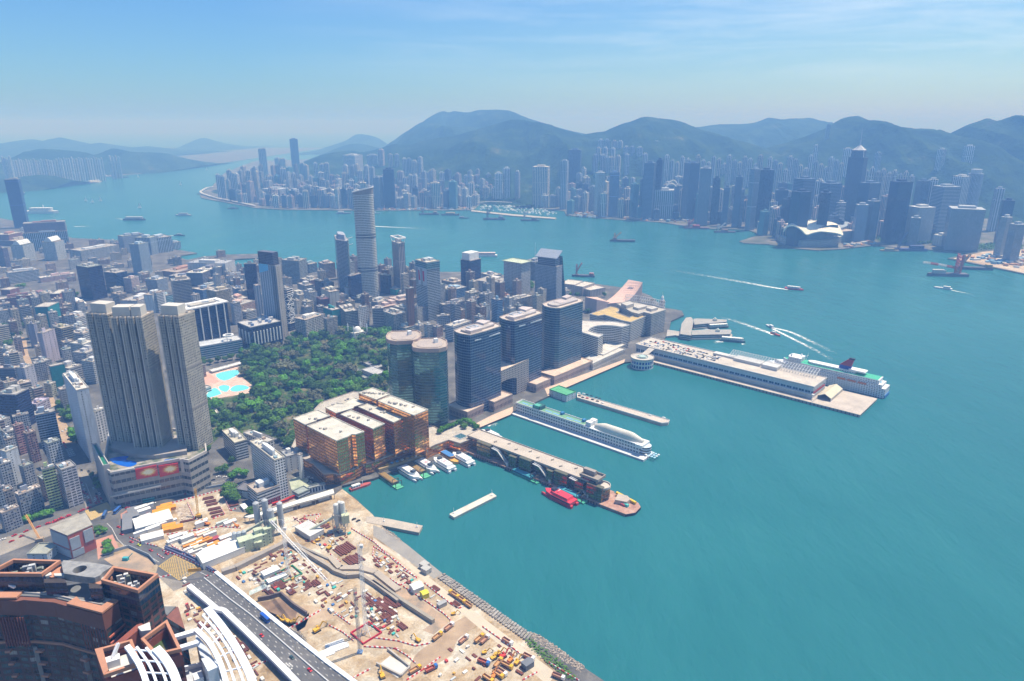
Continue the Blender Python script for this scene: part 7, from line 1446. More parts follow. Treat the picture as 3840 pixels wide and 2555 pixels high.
for k,pts,n in CL:
 for x,y in scatter([(p.x,p.y)for p in GP(k,pts,3)],3,n,rg):
  t=rg.random();m=MB();a=rg.choice((g46,gm))+rg.uniform(-.15,.15)
  if t<.45:m.box((0,0),rg.uniform(2,7),rg.uniform(1,2.6),0,rg.uniform(.5,1.5),a);nm,mt_,cl,lb='steel_bundle',M_RUST,None,'short rusty steel bundle lying on the works ground'
  elif t<.7:m.box((0,0),rg.uniform(2,5),rg.uniform(1.5,3),0,rg.uniform(.6,2.2),a);nm,mt_,cl,lb='pallet',PNT,(.66,.63,.57),'pale pallet load lying on the works ground'
  elif t<.85:m.box((0,0),rg.uniform(3,6),rg.uniform(.8,1.6),0,.8,a);nm,mt_,cl,lb='pipe_bundle',PNT,(.46,.48,.47),'grey pipe bundle lying on the works ground'
  else:m.box((0,0),rg.uniform(1.5,3.4),rg.uniform(1.4,2.4),0,rg.uniform(1,2),a);nm,mt_,cl,lb='skip',PNT,rg.choice([(.05,.42,.36),(.55,.06,.06),(.08,.20,.45),(.62,.34,.05)]),'coloured steel skip standing on the works ground'
  tag(m.build(nm,mt_,None,cl,loc=(x,y,3.06)),lb,nm.replace('_',' '),lb.split(' lying')[0].split(' standing')[0]+' pieces')
def excavator(col):
 r=empty('excavator',(0,0,0));m=MB()
 for s in(-1,1):m2=MB();m2.box((0,s*1.2),4.2,.7,0,.9);m2.build('track',M_TYRE,r)
 m.box((-.4,0),3.8,2.7,1.0,2.3);m.box((.9,.8),1.3,1.0,2.3,3.2);m.build('cab',PNT,r,col);MB().bar((1.2,-.3,1.8),(4.4,-.3,5.2),.6,.7).build('boom',PNT,r,col);MB().bar((4.4,-.3,5.2),(7.0,-.3,2.2),.45,.5).build('stick',PNT,r,col);MB().box((7.1,-.3),1.0,1.1,1.0,2.3).build('bucket',M_METAL,r);return proto(r)
def dump_truck(cab,bed):
 r=empty('dump_truck',(0,0,0));MB().box((3.4,0),2.0,2.5,.8,3.1).build('cab',M_CAR,r,cab);MB().box((-1.0,0),6.4,2.6,1.1,1.5).ring([(-4.2,-1.3),(2.2,-1.3),(2.2,1.3),(-4.2,1.3)],.2,1.5,2.7).build('bed',PNT,r,bed)
 for x in(3.2,-1.6,-3):MB().tube((x,-1.25,.5),(x,1.25,.5),.5,8).build('wheel_axle',M_TYRE,r)
 return proto(r)
EX={'y':(excavator((.66,.38,.03)),'yellow'),'o':(excavator((.62,.22,.04)),'orange'),'r':(excavator((.60,.05,.03)),'red')}
DT={'y':(dump_truck((.70,.40,.02),(.50,.28,.12)),'yellow cabbed'),'w':(dump_truck((.72,.72,.72),(.42,.22,.14)),'white cabbed'),'b':(dump_truck((.03,.14,.42),(.40,.10,.06)),'blue cabbed')}
def machine(tab,kk,k,x,y,a,lb,cat,s=1.0):
 src,nm=tab[kk];o=src if src.as_pointer()not in VUSED else copy_tree(src);VUSED.add(src.as_pointer());o.location=G(k,x,y,3.1);o.rotation_euler=(0,0,a);o.scale=(s,s,s);tag(o,f'{nm} {cat} {lb}',cat,f'{nm} {cat} {lb}'.replace(' ','_'))
for kk,k,x,y,a,s in(('y',16,905,1040,2.6,1.1),('y',16,960,1045,.4,1.1),('y',16,860,1030,3,1)):machine(EX,kk,k,x,y,a,'on the rim of the deep brown pit','excavator',s)
for kk,k,x,y,a,s in(('y',17,1080,1370,.6,1.1),('y',17,1120,1335,.5,1.1),('r',17,1165,1355,.7,1.2),('o',17,1230,1390,.9,1.1),('y',17,1290,1410,1.0,1.1),('y',17,1000,1320,.3,.9),('o',17,1080,1530,1.2,1)):machine(EX,kk,k,x,y,a,'in the parked machine group of the truck yard','excavator',s)
for kk,k,x,y,a,s,lb in(('y',16,1170,1120,.8,1.3,'next to the white platform'),('y',16,1280,380,1.1,1.2,'by the brown stacks of the upper bank'),('y',17,400,1210,2.5,1.0,'at the end of the haul road wall'),('y',17,80,1530,2.0,1.2,'in the slab pit at the bottom'),('o',18,1270,640,3.0,1.2,'lying along the upper yard barrier'),('o',18,1640,660,2.8,1.0,'beneath the long white canopy'),('y',17,720,970,.2,.8,'at the bend of the seawall road'),('y',16,1180,310,.6,.9,'beside the plant shed')):machine(EX,kk,k,x,y,a,lb,'excavator',s)
for kk,x,y,a in(('y',720,800,gm+math.pi),('y',785,845,gm+math.pi),('y',845,890,gm+math.pi)):machine(DT,kk,17,x,y,a,'queuing along the stone stacks','dump truck',1.15)
for kk,x,y,a in(('w',810,1210,.9),('y',950,1200,.9),('w',1000,1210,.9),('y',1120,1420,1.0),('y',1200,1440,-.6),('w',1150,1500,-.7),('y',1120,1520,-.7),('b',990,1410,-.5),('y',1030,1560,-.7)):machine(DT,kk,17,x,y,a,'parked in the truck yard at the bottom','dump truck',1.15)
for kk,x,y,a,lb in(('w',680,1095,.9,'by the end of the curved barrier'),('y',575,1180,.9,'in front of the haul road barrier'),('w',1205,1225,-.7,'on the seawall road beside the barrier'),('w',1395,1365,-.6,'on the seawall road near the dark hut'),('y',375,1480,.7,'beside the lower striped barrier'),('b',520,1470,.6,'next to a white mixer by the lower barrier'),('w',1660,1540,-.5,'at the very bottom of the seawall road')):machine(DT,kk,17,x,y,a,lb,'dump truck',1.15)
def lattice(m,p,q,w,n,t=.16):
 p,q=Vector(p),Vector(q);d=(q-p).normalized();u=d.orthogonal().normalized()*w/2;v=d.cross(u).normalized()*w/2;c4=[u+v,u-v,-u-v,-u+v]
 for c_ in c4:m.tube(p+c_,q+c_,t,4)
 for i in range(n):
  a,b=p.lerp(q,i/n),p.lerp(q,(i+1)/n)
  for j in range(4):m.tube(a+c4[j],b+c4[(j+1)%4],t*.6,3,None,False);m.tube(a+c4[j],a+c4[(j+1)%4],t*.6,3,None,False)
def crane(k,bx,by,tx,ty,jib,label,basecol,luff=None):
 p=G(k,bx,by,3.1);top=HTOP(p,k,ty)-3.1;r=empty('tower_crane',p);tag(r,label,'crane');MB().ring([(x*math.cos(g46)-y*math.sin(g46),x*math.sin(g46)+y*math.cos(g46))for x,y in((-9,-9),(9,-9),(9,9),(-9,9))],.8,0,1.6).build('base_frame',PNT,r,basecol)
 m=MB();lattice(m,(0,0,0),(0,0,top),2.2,16)
 for x,y in((5,5),(-5,5),(5,-5),(-5,-5)):m.tube((x,y,0),(0,0,9),.25,5)
 m.build('mast',WHI,r);MB().box((1.5,0),2.4,2,top-4,top-1.5).build('cab',WHI,r)
 if jib:e=AT(k,jib[0][0],jib[0][1],p.y+jib[0][2])-p;e2=AT(k,jib[1][0],jib[1][1],p.y+jib[1][2])-p;m=MB();z=top-.5;lattice(m,(e.x,e.y,z),(e2.x,e2.y,z),1.8,26);m.build('jib',WHI,r);m=MB();d=Vector((e.x,e.y,0));m.box((e.x*.8,e.y*.8),4,2.4,z-2,z,.6);m.build('counterweight',PNT,r,(.4,.4,.4));MB().tube((0,0,z+7),(e2.x*.6,e2.y*.6,z+1),.1,4).tube((0,0,z+7),(e.x,e.y,z+1),.1,4).tube((0,0,z),(0,0,z+7),.3,5).build('tie_rod',WHI,r)
 return r
cr_=crane(16,915,610,868,175,((745,75,10),(1235,468,-75)),'white tower crane with a long jib, its mast on a green framed base',(.03,.22,.10))
crane(16,1612,1140,1520,328,None,'white lattice mast standing tall on a red framed base',(.50,.02,.04));p=G(16,1556,1310,3.1);r=empty('lattice_mast',p);tag(r,'slimmer dark lattice mast beside the white mast with the red base','mast');m=MB();lattice(m,(0,0,0),(0,0,HTOP(p,16,730)-3),1.8,20);m.build('mast',M_METAL,r);MB().box((0,0),4,4,0,1.2).build('footing',PNT,r,(.15,.25,.45))
p=G(18,1160,545,3.1);r=empty('crawler_crane',p);tag(r,'yellow crawler crane working beside the ladder of brown stacks','crane');MB().box((0,0),7,5,0,1.2,.4).build('track',M_TYRE,r);MB().box((0,0),5,3.4,1.2,4,.4).build('cab',PNT,r,YL);m=MB();lattice(m,(0,0,3),(-3,8,30),1.4,10);m.build('boom',PNT,r,YL)
p=G(15,360,310,3.1);r=empty('crawler_crane',p);tag(r,'orange boomed crane leaning over the railway side road','crane');MB().box((0,0),6,4,0,3.4,.4).build('cab',PNT,r,(.40,.30,.2));m=MB();e=AT(15,245,130,p.y+15)-p;lattice(m,(0,0,3),(e.x,e.y,max(e.z,20)),1.2,10);m.build('boom',PNT,r,(.70,.34,.08))
def silo_plant(k,x,y,label,cols,hgt,sil):
 r=empty('cement_plant',G(k,x,y,3.05));tag(r,label,'cement plant')
 for i,(dx,dy,rr,h)in enumerate(sil):MB().tube((dx,dy,h*.3),(dx,dy,h),rr,14).tube((dx,dy,h),(dx,dy,h+1.2),rr,14,rr*.4).tube((dx,dy,h*.12),(dx,dy,h*.3),.5,14,rr).build('silo',PNT,r,cols[i%len(cols)])
 m=MB()
 for a in(-6,0,6):
  for b in(-5,5):m.bar((a,b,0),(a,b,hgt),.5,.5)
  for z in(hgt*.3,hgt*.6,hgt*.95):m.bar((a,-5,z),(a,5,z),.4,.4)
 for z in(hgt*.3,hgt*.6,hgt*.95):
  for b in(-5,5):m.bar((-6,b,z),(6,b,z),.4,.4)
 m.build('steel_frame',M_METAL,r);MB().box((6,-2),7,6,hgt*.55,hgt*.95,.4).build('mixer_house',PNT,r,(.50,.54,.36));MB().bar((-4,0,hgt*.8),(-34,-6,3),2.4,2.0).build('conveyor',PNT,r,(.52,.54,.42));return r
silo_plant(16,745,285,'pale green cement plant with tall grey silos at the head of the excavation',[(.40,.42,.44)],24,[(-12,6,3,36),(-4,8,3,38),(3,2,3.2,31),(10,9,2.8,34)]);silo_plant(16,1385,225,'cement plant with white silos on a dark frame by the quay',[(.62,.63,.60)],22,[(-3,0,2.4,31),(3,2,2.4,32),(-1,6,2.4,30)])
g_=silo_plant(18,1850,920,'pale green batching plant with hoppers beside the white curved shed',[(.40,.44,.46)],9,[(-14,4,2.4,14),(-10,6,2.4,14),(-18,3,2.4,14)])
for dx,dy,w,d_,h in((0,0,26,10,13),(4,6,8,6,17),(12,8,7,6,17)):MB().box((dx,dy),w,d_,0,h,R(35)).build('hopper_house',F_['blank'],g_,(.50,.56,.40))
p=G(15,1130,480,3.1);r=empty('blue_rig',p)
tag(r,'small teal excavating rig in the round pit by the road','rig');MB().box((0,0),5,3,0,3).build('cab',PNT,r,(.05,.35,.38));MB().bar((2,0,2),(6,2,6),.6,.6).build('boom',PNT,r,(.05,.35,.38))
sheet('pit_floor',15,[(930,470),(1160,390),(1330,470),(1390,520),(1340,570),(1200,600),(1000,520)],3.07,MATS['bank_soil'])
wall(15,[(920,440),(1160,370),(1340,450),(1400,520)],3,(.30,.34,.38),'grey blue hoarding round the pit beside the road',.6,'hoarding');wall(15,[(1480,385),(1700,480),(1915,590)],3,(.16,.18,.32),'dark blue hoarding along the brick footway',.6,'hoarding')
wall(18,[(740,920),(1000,1010),(1390,1240)],2.6,(.16,.18,.30),'dark blue hoarding between road and container yard',.6,'hoarding');wall(11,[(1400,1390),(1700,1300),(2100,1230),(2400,1160),(2850,1080)],2.6,(.34,.38,.42),'long grey hoarding between the wide road and the works',.6,'hoarding')
# ordinary low blocks between the surveyed ones
KP=inset(V2(kow),12);rg=random.Random(44);FP_=[]
for q,h in BUILT:c=poly_c(q);FP_.append((c,max((a-c).length for a in q),[(a.x,a.y)for a in inset(q,-5)]))
road_free=[[(p.x,p.y)for p in GP(11,pts,3)]for pts in([(960,1340),(960,880),(760,560),(600,-150),(700,-150),(980,560),(1150,900),(1400,1250),(1400,1400),(300,1700),(300,1600)],)]+[[(p.x,p.y)for p in GP(5,[(150,620),(260,640),(460,1300),(420,1330)],3)],[(p.x,p.y)for p in park]]
COLS=[((.60,.54,.43),'beige'),((.55,.55,.54),'white'),((.52,.47,.37),'cream'),((.38,.38,.39),'grey'),((.44,.33,.29),'pinkish'),((.30,.33,.38),'blue grey'),((.28,.19,.16),'brown')]
for pts,n,gap,hs,zn,dp in(([(640,700),(760,620),(900,640),(1040,650),(1240,670),(1330,700),(1060,790),(900,760),(760,735),(660,745)],130,19,(22,58),'between the park and the sea front',1),([(420,690),(480,630),(620,600),(720,625),(640,700),(640,770),(560,740)],60,24,(18,40),'around the tall ribbed tower',1),([(-20,760),(70,720),(190,700),(200,900),(200,1060),(130,1180),(60,1200),(-20,1220)],100,17,(22,52),'in the old quarter by the avenue',1),([(0,560),(60,520),(170,545),(400,560),(560,590),(480,640),(300,700),(190,690),(60,720),(0,700)],80,34,(9,26),'between the campus and the eastern quay',0),([(250,870),(440,790),(470,840),(460,900),(300,900)],10,20,(12,25),'behind the residential towers',1)):
 for x,y in scatter([(p.x,p.y)for p in GP(0,pts,6)],gap,n,rg,road_free):
  if not inside((x,y),KP)or any((Vector((x,y))-c).length<rad+16 and(inside((x,y),ip)or any(inside((x+a,y+b),ip)for a in(-8,8)for b in(-8,8)))for c,rad,ip in FP_):continue
  w,d,h,a=rg.uniform(11,19)*(1.5 if gap>30 else 1),rg.uniform(10,17),rg.uniform(*hs),g46+rg.uniform(-.12,.12);col,cn=rg.choice(COLS);e=Vector((math.cos(a),math.sin(a)));f=Vector((-e.y,e.x));p=Vector((x,y))
  lb=f'low {cn} block among many {zn}';raise_building('tenement_block' if gap<20 else 'shop_block',lb,'building',[p-e*w/2-f*d/2,p+e*w/2-f*d/2,p+e*w/2+f*d/2,p-e*w/2+f*d/2],3+h,rg.choice(('tenement','tenement2','grid','ribbon')),col,group=lb.replace('block','blocks'),clutter=.6,rng=rg)
# brick red tower with the frame roof
AH=210.0;TERRA,BRICK=(.47,.225,.135),(.25,.075,.05)
M_ARF=facade('facade_brick_tower',3.3,4.4,.60,.74,glass=(.02,.055,.055),depth=.9,dirt=.35,vary=.9,mull=1.1,curtain=.04)
M_TERRA=paint('terracotta',TERRA,.8,.18,.15);M_BRICK=paint('brick_render',BRICK,.85,.2,.1);M_DGL=F_['dark'];M_TILE=blotch('grey_roof_tiles',[(.35,(.20,.20,.20)),(.6,(.30,.295,.28))],.3,4,fine=.2);M_PALE=paint('pale_deck',(.58,.56,.51),.9,.15,.1);M_DKROOF=paint('dark_walkway',(.17,.175,.175),.85,.2,.2)
c0=G(15,500,700,AH);c0=Vector((c0.x,c0.y,3));ar=empty('brick_tower',c0);tag(ar,'huge brick red tower with orange roof frames and a round hole in its slab','apartment tower')
def AQ(pts,h=AH,k=15):return[Vector((p.x-c0.x,p.y-c0.y))for p in GP(k,pts,h)]
def apr(name,pts,z0,z1,mat,col=None,h=AH,top=True,k=15,par=None):m=MB();m.prism(AQ(pts,h,k),z0-3,z1-3,top,True);return m.build(name,mat,par or ar,col)
def arg_(name,pts,w,z0,z1,mat,col=None,h=AH,par=None):m=MB();m.ring(AQ(pts,h),w,z0-3,z1-3);return m.build(name,mat,par or ar,col)
D1=AH-9
front=[(-260,850),(0,832),(150,842),(212,830),(480,852),(600,886),(915,968),(1195,748),(1010,690),(850,660),(600,700),(380,640),(40,600),(-260,640)]
apr('wall',front,3,D1-8,M_ARF,(.115,.06,.047),D1);f2=[(-260,850),(0,832),(150,842),(212,830),(480,852),(600,886),(915,968),(1195,748),(1010,690),(850,660),(600,700),(380,640),(40,600),(-260,640)]
apr('parapet_band',f2,D1-8,D1-.5,PNT,(.21,.085,.058),D1);apr('roof_deck',[(-260,800),(200,800),(480,815),(620,850),(900,900),(1140,740),(850,670),(600,710),(380,650),(40,610),(-260,640)],D1-1,D1,M_DKROOF,None,D1)
for pts in([(-260,795),(218,765),(150,832),(-260,838)],[(598,884),(690,822),(730,862),(915,905),(1150,748),(1195,752),(918,968)]):apr('terrace',pts,D1,D1+.9,M_TERRA,None,D1)
for pts in([(60,742),(130,690),(300,690),(290,748),(200,758)],[(800,830),(860,768),(1040,800),(1020,850),(960,858)],[(-100,760),(40,700),(60,745),(0,780)]):apr('pale_deck',pts,D1,D1+.3,M_PALE,None,D1)
for pts in([(215,770),(480,790),(640,830),(920,885),(925,892),(640,840),(480,800),(215,782)],[(0,745),(120,650),(360,650),(360,658),(125,660),(10,752)]):apr('gondola_rail',pts,D1,D1+.7,PNT,(.42,.38,.35),D1)
MB().prism(inset(AQ(front,D1),-.8),D1-25,D1-24,True,True).build('cornice',M_TERRA,ar)
arch=[(-140,600),(120,466),(545,480),(372,602)];apr('roof_wing',arch,D1-20,AH-6,M_DGL,(.08,.07,.07));arg_('roof_frame',arch,1.0,AH-1.6,AH,M_TERRA);arg_('roof_wing_wall',arch,1.0,AH-14,AH-2,M_DGL,(.10,.08,.08))
archr=[(908,658),(1012,532),(1420,602),(1236,752)];apr('roof_wing',archr,60,AH-8,M_ARF,(.20,.08,.06));arg_('roof_frame',archr,1.0,AH-1.6,AH,M_TERRA);arg_('roof_wing_wall',archr,1.0,AH-16,AH-2,M_DGL,(.10,.08,.08))
apr('pool',[(1040,690),(1180,640),(1290,660),(1220,735)],AH-8,AH-7.6,MATS['pool_deep_blue']);apr('plant_room',[(935,620),(1010,580),(1060,590),(980,650)],AH-8,AH-5,M_PALE)
for pts in([(375,560),(440,545),(520,500),(545,490),(600,575),(450,590)],[(780,620),(900,570),(1000,580),(900,660)]):apr('orange_beam',pts,AH-4,AH-2.6,M_TERRA)
for pts in([(395,572),(450,552),(455,575),(400,590)],[(475,565),(600,560),(600,585),(480,585)],[(830,590),(880,575),(930,600),(860,625)],[(900,610),(960,600),(960,640),(910,650)]):apr('pale_deck',pts,AH-4,AH-2,M_PALE)
for pts in([(383,605),(570,600),(585,640),(385,640)],[(785,640),(905,655),(905,690),(790,690)]):apr('core_wall',pts,60,AH-2.5,M_DGL,(.06,.05,.05))
S_=AQ([(545,480),(800,500),(1012,532),(905,600),(890,640),(780,632),(570,600)]);hc_=AQ([(715,563)])[0];nn_=36;inn,out_=[],[]
for i in range(nn_):
 a=2*math.pi*i/nn_;d=Vector((math.cos(a),math.sin(a)));inn.append(hc_+d*2.7);best=1e9
 for j in range(len(S_)):
  p,q=S_[j],S_[(j+1)%len(S_)];e=q-p;den=d.x*e.y-d.y*e.x
  if abs(den)<1e-9:continue
  t=((p.x-hc_.x)*e.y-(p.y-hc_.y)*e.x)/den;u=((p.x-hc_.x)*d.y-(p.y-hc_.y)*d.x)/den
  if t>0 and-1e-6<=u<=1+1e-6:best=min(best,t)
 out_.append(hc_+d*best)
m=MB()
for i in range(nn_):
 j=(i+1)%nn_;z1,z0=AH-3,AH-6.5
 m.face([(*inn[i],z1),(*out_[i],z1),(*out_[j],z1),(*inn[j],z1)]);m.face([(*inn[j],z0),(*out_[j],z0),(*out_[i],z0),(*inn[i],z0)]);m.face([(*inn[i],z0),(*inn[i],z1),(*inn[j],z1),(*inn[j],z0)]);m.face([(*out_[i],z0),(*out_[j],z0),(*out_[j],z1),(*out_[i],z1)])
m.build('arch_slab',M_TILE,ar)
rg=random.Random(3)
for quad in([(20,585),(130,490),(520,492),(360,590)],[(930,650),(1030,550),(1380,605),(1220,735)]):
 q4=AQ(quad)
 for i in range(12):p=in_quad(q4,rg.uniform(.08,.92),rg.uniform(.15,.85));MB().box(p,rg.uniform(.8,3),rg.uniform(.6,2),AH-11,AH-rg.uniform(3.5,5.5),.4).build('air_conditioner',PNT,ar,rg.choice([(.5,.5,.48),(.3,.31,.32),(.62,.6,.55),(.18,.2,.16)]))
apr('brick_flank',[(918,966),(1195,750),(1240,770),(960,990)],3,D1-7,M_BRICK);m=MB()
for i in range(3):a,b=AQ([(935,975),(1190,775)],D1);m.bar((a.x+.5,a.y-.5,D1-14-3*i),(lerp(a.x,b.x,.8),lerp(a.y,b.y,.8),D1-14-3*i),.7,.7)
m.build('wall_pipe',PNT,ar,(.42,.12,.08))
apr('pool_terrace',[(1200,770),(1390,700),(1420,715),(1310,800)],100,AH-30,F_['teal'],(.22,.30,.36),AH-30);apr('pool',[(1270,745),(1370,708),(1390,720),(1300,770)],AH-30,AH-29.5,paint('pool_bright',(.05,.45,.75),.15,.1),None,AH-30)
for pts,h in(([(1140,925),(1210,870),(1330,905),(1390,850),(1415,865),(1400,880),(1270,925),(1215,945)],AH-24),([(1230,1060),(1335,1015),(1370,1060),(1310,1090),(1330,1140),(1270,1190)],AH-38)):
 apr('stepped_block',pts,3,h-1,M_ARF,(.16,.07,.055),h);apr('stepped_roof',pts,h-1.2,h,M_TERRA,None,h);apr('pale_deck',[tuple(v)for v in cvp(pts,1)][:4],h,h+.4,M_PALE,None,h)
apr('stepped_block',[(1415,900),(1600,900),(1660,1100),(1500,1000)],3,AH-40,F_['teal'],(.22,.09,.07),AH-40);apr('roof_garden',[(1425,905),(1580,905),(1500,985)],AH-40,AH-39.4,M_DKROOF,None,AH-40)
for(x0,y0),(x1,y1)in(((225,831),(290,836)),((-60,836),(-10,833)),((640,898),(700,914))):
 a,b=AQ([(x0,y0),(x1,y1)],D1);d=(b-a).normalized();nn=Vector((d.y,-d.x));nn=nn if nn.y<0 else-nn
 for i in range(20):z=D1-29-i*6.6;p,q=a+nn*.7,b+nn*.7;MB().bar((p.x,p.y,z),(q.x,q.y,z),1.8,1.0).build('balcony',M_TERRA,ar)
for pts in([(182,990),(210,985),(225,1000),(190,1005)],[(930,1115),(985,1090),(990,1105),(935,1130)],[(640,1060),(680,1050),(685,1065),(645,1075)]):apr('pier',[(x,y-155)for x,y in pts],3,D1-24,PNT,(.26,.24,.22),D1)
for i in range(9):
 for s in(0,1):
  x=(-40+26*i)if s==0 else(700+26*i);y=(850 if s==0 else 905)+(7*i if s else 0)
  a=AQ([(x,y+2)],D1)[0];MB().box(a,.35,.8,D1-26,D1-11).build('fin',M_BRICK,ar)
BH=196.0;fr2=[(850,1282),(1185,1188),(1262,1400),(930,1512)];fr3=[(1262,1185),(1500,1012),(1628,1275),(1392,1330)]
br=empty('brick_tower',(c0.x,c0.y,3));tag(br,'lower brick red tower with two square orange roof frames and a white gondola crane','apartment tower')
for pts in(fr2,fr3):apr('wall',pts,3,BH-8,M_ARF,(.28,.09,.06),BH,True,15,br);arg_('roof_frame',pts,1.1,BH-1.6,BH,M_TERRA,None,BH,br);arg_('roof_wall',pts,.9,BH-14,BH-3,M_BRICK,None,BH,br)
apr('roof_deck',[(930,1295),(1180,1210),(1240,1380),(990,1470)],BH-6,BH-5,M_PALE,None,BH,True,15,br);apr('terrace',[(850,1282),(920,1265),(975,1470),(930,1512)],BH-.6,BH+.2,M_TERRA,None,BH,True,15,br);apr('green_court',[(1400,1290),(1560,1230),(1590,1260),(1420,1325)],BH-8,BH-7.4,paint('court_teal',(.03,.28,.20),.8,.1),None,BH,True,15,br);apr('roof_garden',[(1320,1150),(1450,1060),(1500,1180),(1400,1240)],BH-8,BH-6.8,M_GRASS,None,BH,True,15,br);apr('pale_deck',[(1232,1062),(1340,1018),(1350,1090),(1262,1100)],BH-5,BH-1,M_PALE,None,BH,True,15,br)
p=G(15,1020,1420,BH-5);r=empty('gondola_crane',p);tag(r,'white facade gondola crane standing on the pale roof of the lower brick tower','crane');MB().box((0,0),5,3.4,0,3.2,.5).build('base',WHI,r);e=G(15,1055,1190,BH+4)-p;MB().bar((0,0,3),(e.x,e.y,7),1.1,1.1).bar((e.x,e.y,7),(e.x-2,e.y+2,4),.5,.5).tube((e.x*.6,e.y*.6,0),(e.x*.6,e.y*.6,6),.3,6).build('boom',WHI,r)
p=G(15,15,725,D1);r=empty('gondola_crane',p);tag(r,'white facade gondola crane at the picture edge on the big brick tower','crane');MB().box((0,0),5,3.4,0,3,.2).build('base',WHI,r);m=MB();e=G(15,130,715,D1+3)-p;m.bar((-6,2,4.5),(e.x,e.y,2.4),1.0,.9);m.build('boom',WHI,r)
def rib_screen(label,k,L_,R_,h,zf):
 A,B_=[G(k,x,y,h+zf(i))for i,(x,y)in enumerate(L_)],[G(k,x,y,h+zf(i))for i,(x,y)in enumerate(R_)]
 c=A[0];r=empty('roof_pergola',c);tag(r,label,'pergola')
 A=cvp([tuple(a-c)for a in A],5,False);B_=cvp([tuple(a-c)for a in B_],5,False)
 for E_ in(A,B_):
  m=MB()
  for a,b in zip(E_,E_[1:]):m.bar(a,b,3.0 if E_ is B_ else 2.0,1.2)
  m.build('edge_beam',M_RIBW,r)
 for f_ in(.33,.66):
  m=MB();ln_=[Vector(a).lerp(Vector(b),f_)for a,b in zip(A,B_)]
  for a,b in zip(ln_,ln_[1:]):m.bar(a,b,.9,.7)
  m.build('rib',M_RIBW,r)
 for i in range(2,len(A),5):MB().bar(A[i],B_[i],.5,.5).build('cross_bar',M_RIBW,r)
 return r,c
M_RIBW=paint('rib_white',(.76,.79,.84),.55,.06)
NH=190.0
rib_screen('curved white pergola of long ribs above the expressway side roof',16,[(80,1105),(180,1200),(255,1310),(310,1430),(350,1570),(380,1700)],[(180,916),(300,1060),(410,1215),(500,1370),(575,1530),(620,1680)],NH,lambda i:-2*i)
rib_screen('smaller curved white pergola of ribs over the lower brick tower roof',15,[(1140,1255),(1200,1340),(1260,1440),(1310,1570),(1340,1700)],[(1400,1275),(1480,1365),(1540,1460),(1585,1570),(1620,1700)],NH+12,lambda i:-1.5*i)
nb=G(16,150,1440,NH-14);r=empty('near_tower',(nb.x,nb.y,3));tag(r,'white and grey tower top beneath the large curved pergola, with a small lift house','tower');loc_=lambda pts,h:[Vector((p.x-nb.x,p.y-nb.y))for p in GP(16,pts,h)]
for nm,pts,h,mat,col in(('wall',[(-80,1480),(130,1430),(260,1400),(380,1600),(340,1750),(-150,1750)],NH-16,F_['ribbon'],(.50,.53,.56)),('lift_house',[(130,1365),(220,1340),(280,1440),(190,1480)],NH-6,PNT,(.60,.64,.68)),('equipment_box',[(50,1500),(130,1470),(150,1530),(70,1560)],NH-12,PNT,(.66,.68,.70)),('stair_house',[(80,1140),(180,1260),(250,1380),(150,1420),(80,1200)],NH-10,F_['curtain'],(.55,.60,.66))):
 MB().prism(loc_(pts,h),0 if nm=='wall' else NH-30,h-3).build(nm,mat,r,col)
MB().ring(loc_([(-80,1480),(130,1430),(260,1400),(380,1600),(340,1750),(-150,1750)],NH-16),.8,NH-19,NH-17).build('parapet',M_RIBW,r)
for a,b in(((-330,1240),(90,1120)),((-330,1355),(100,1225))):m=MB();p,q=G(16,*a,NH-3)-nb,G(16,*b,NH-3)-nb;m.bar((p.x,p.y,NH-6),(q.x,q.y,NH-6),2.2,1.6);m.build('tie_beam',M_RIBW,r)
vf=corner(15,603,262,470);vh=vf.z;q=V2(GP(15,[(448,198),(765,60),(828,168),(605,263)],vh));c=poly_c(q);r=empty('vent_building',(c.x,c.y,3));tag(r,'red and grey ventilation building with a sloping grey concrete roof by the road','building');Q=[a-c for a in q];MB().prism(Q,0,vh-3,False).build('wall',PNT,r,(.42,.10,.07));MB().prism(inset(Q,-.3),vh-3,vh-2.2,True,True).build('roof',paint('weathered_concrete',(.36,.34,.29),.9,.35,.15),r)
area=sum(Q[i].x*Q[(i+1)%4].y-Q[(i+1)%4].x*Q[i].y for i in range(4))
for(a,b),rects in(((Q[0],Q[3]),((.03,.97,.45,.96),(.10,.97,.05,.36))),((Q[3],Q[2]),((.04,.42,.36,.84),(.60,.97,.42,.93),(.04,.5,.04,.30)))):
 d=(b-a).normalized();w=(b-a).length;nn=Vector((d.y,-d.x));nn=nn if nn.dot((a+b)/2)>0 else-nn
 for u0,u1,v0_,v1 in rects:m=MB();p=a+d*(w*(u0+u1)/2)+nn*.3;m.box(p,w*(u1-u0),.8,(vh-3)*v0_,(vh-3)*v1,math.atan2(d.y,d.x));m.build('louver_panel',PNT,r,(.34,.38,.43))
B(15,(285,400),(420,432),(470,340),500,'blank',(.40,.45,.52),'vent_annexe','pale blue grey annexe with a mossy roof beside the red vent building','building',plant=False,clutter=0,roofc=(.34,.35,.30))
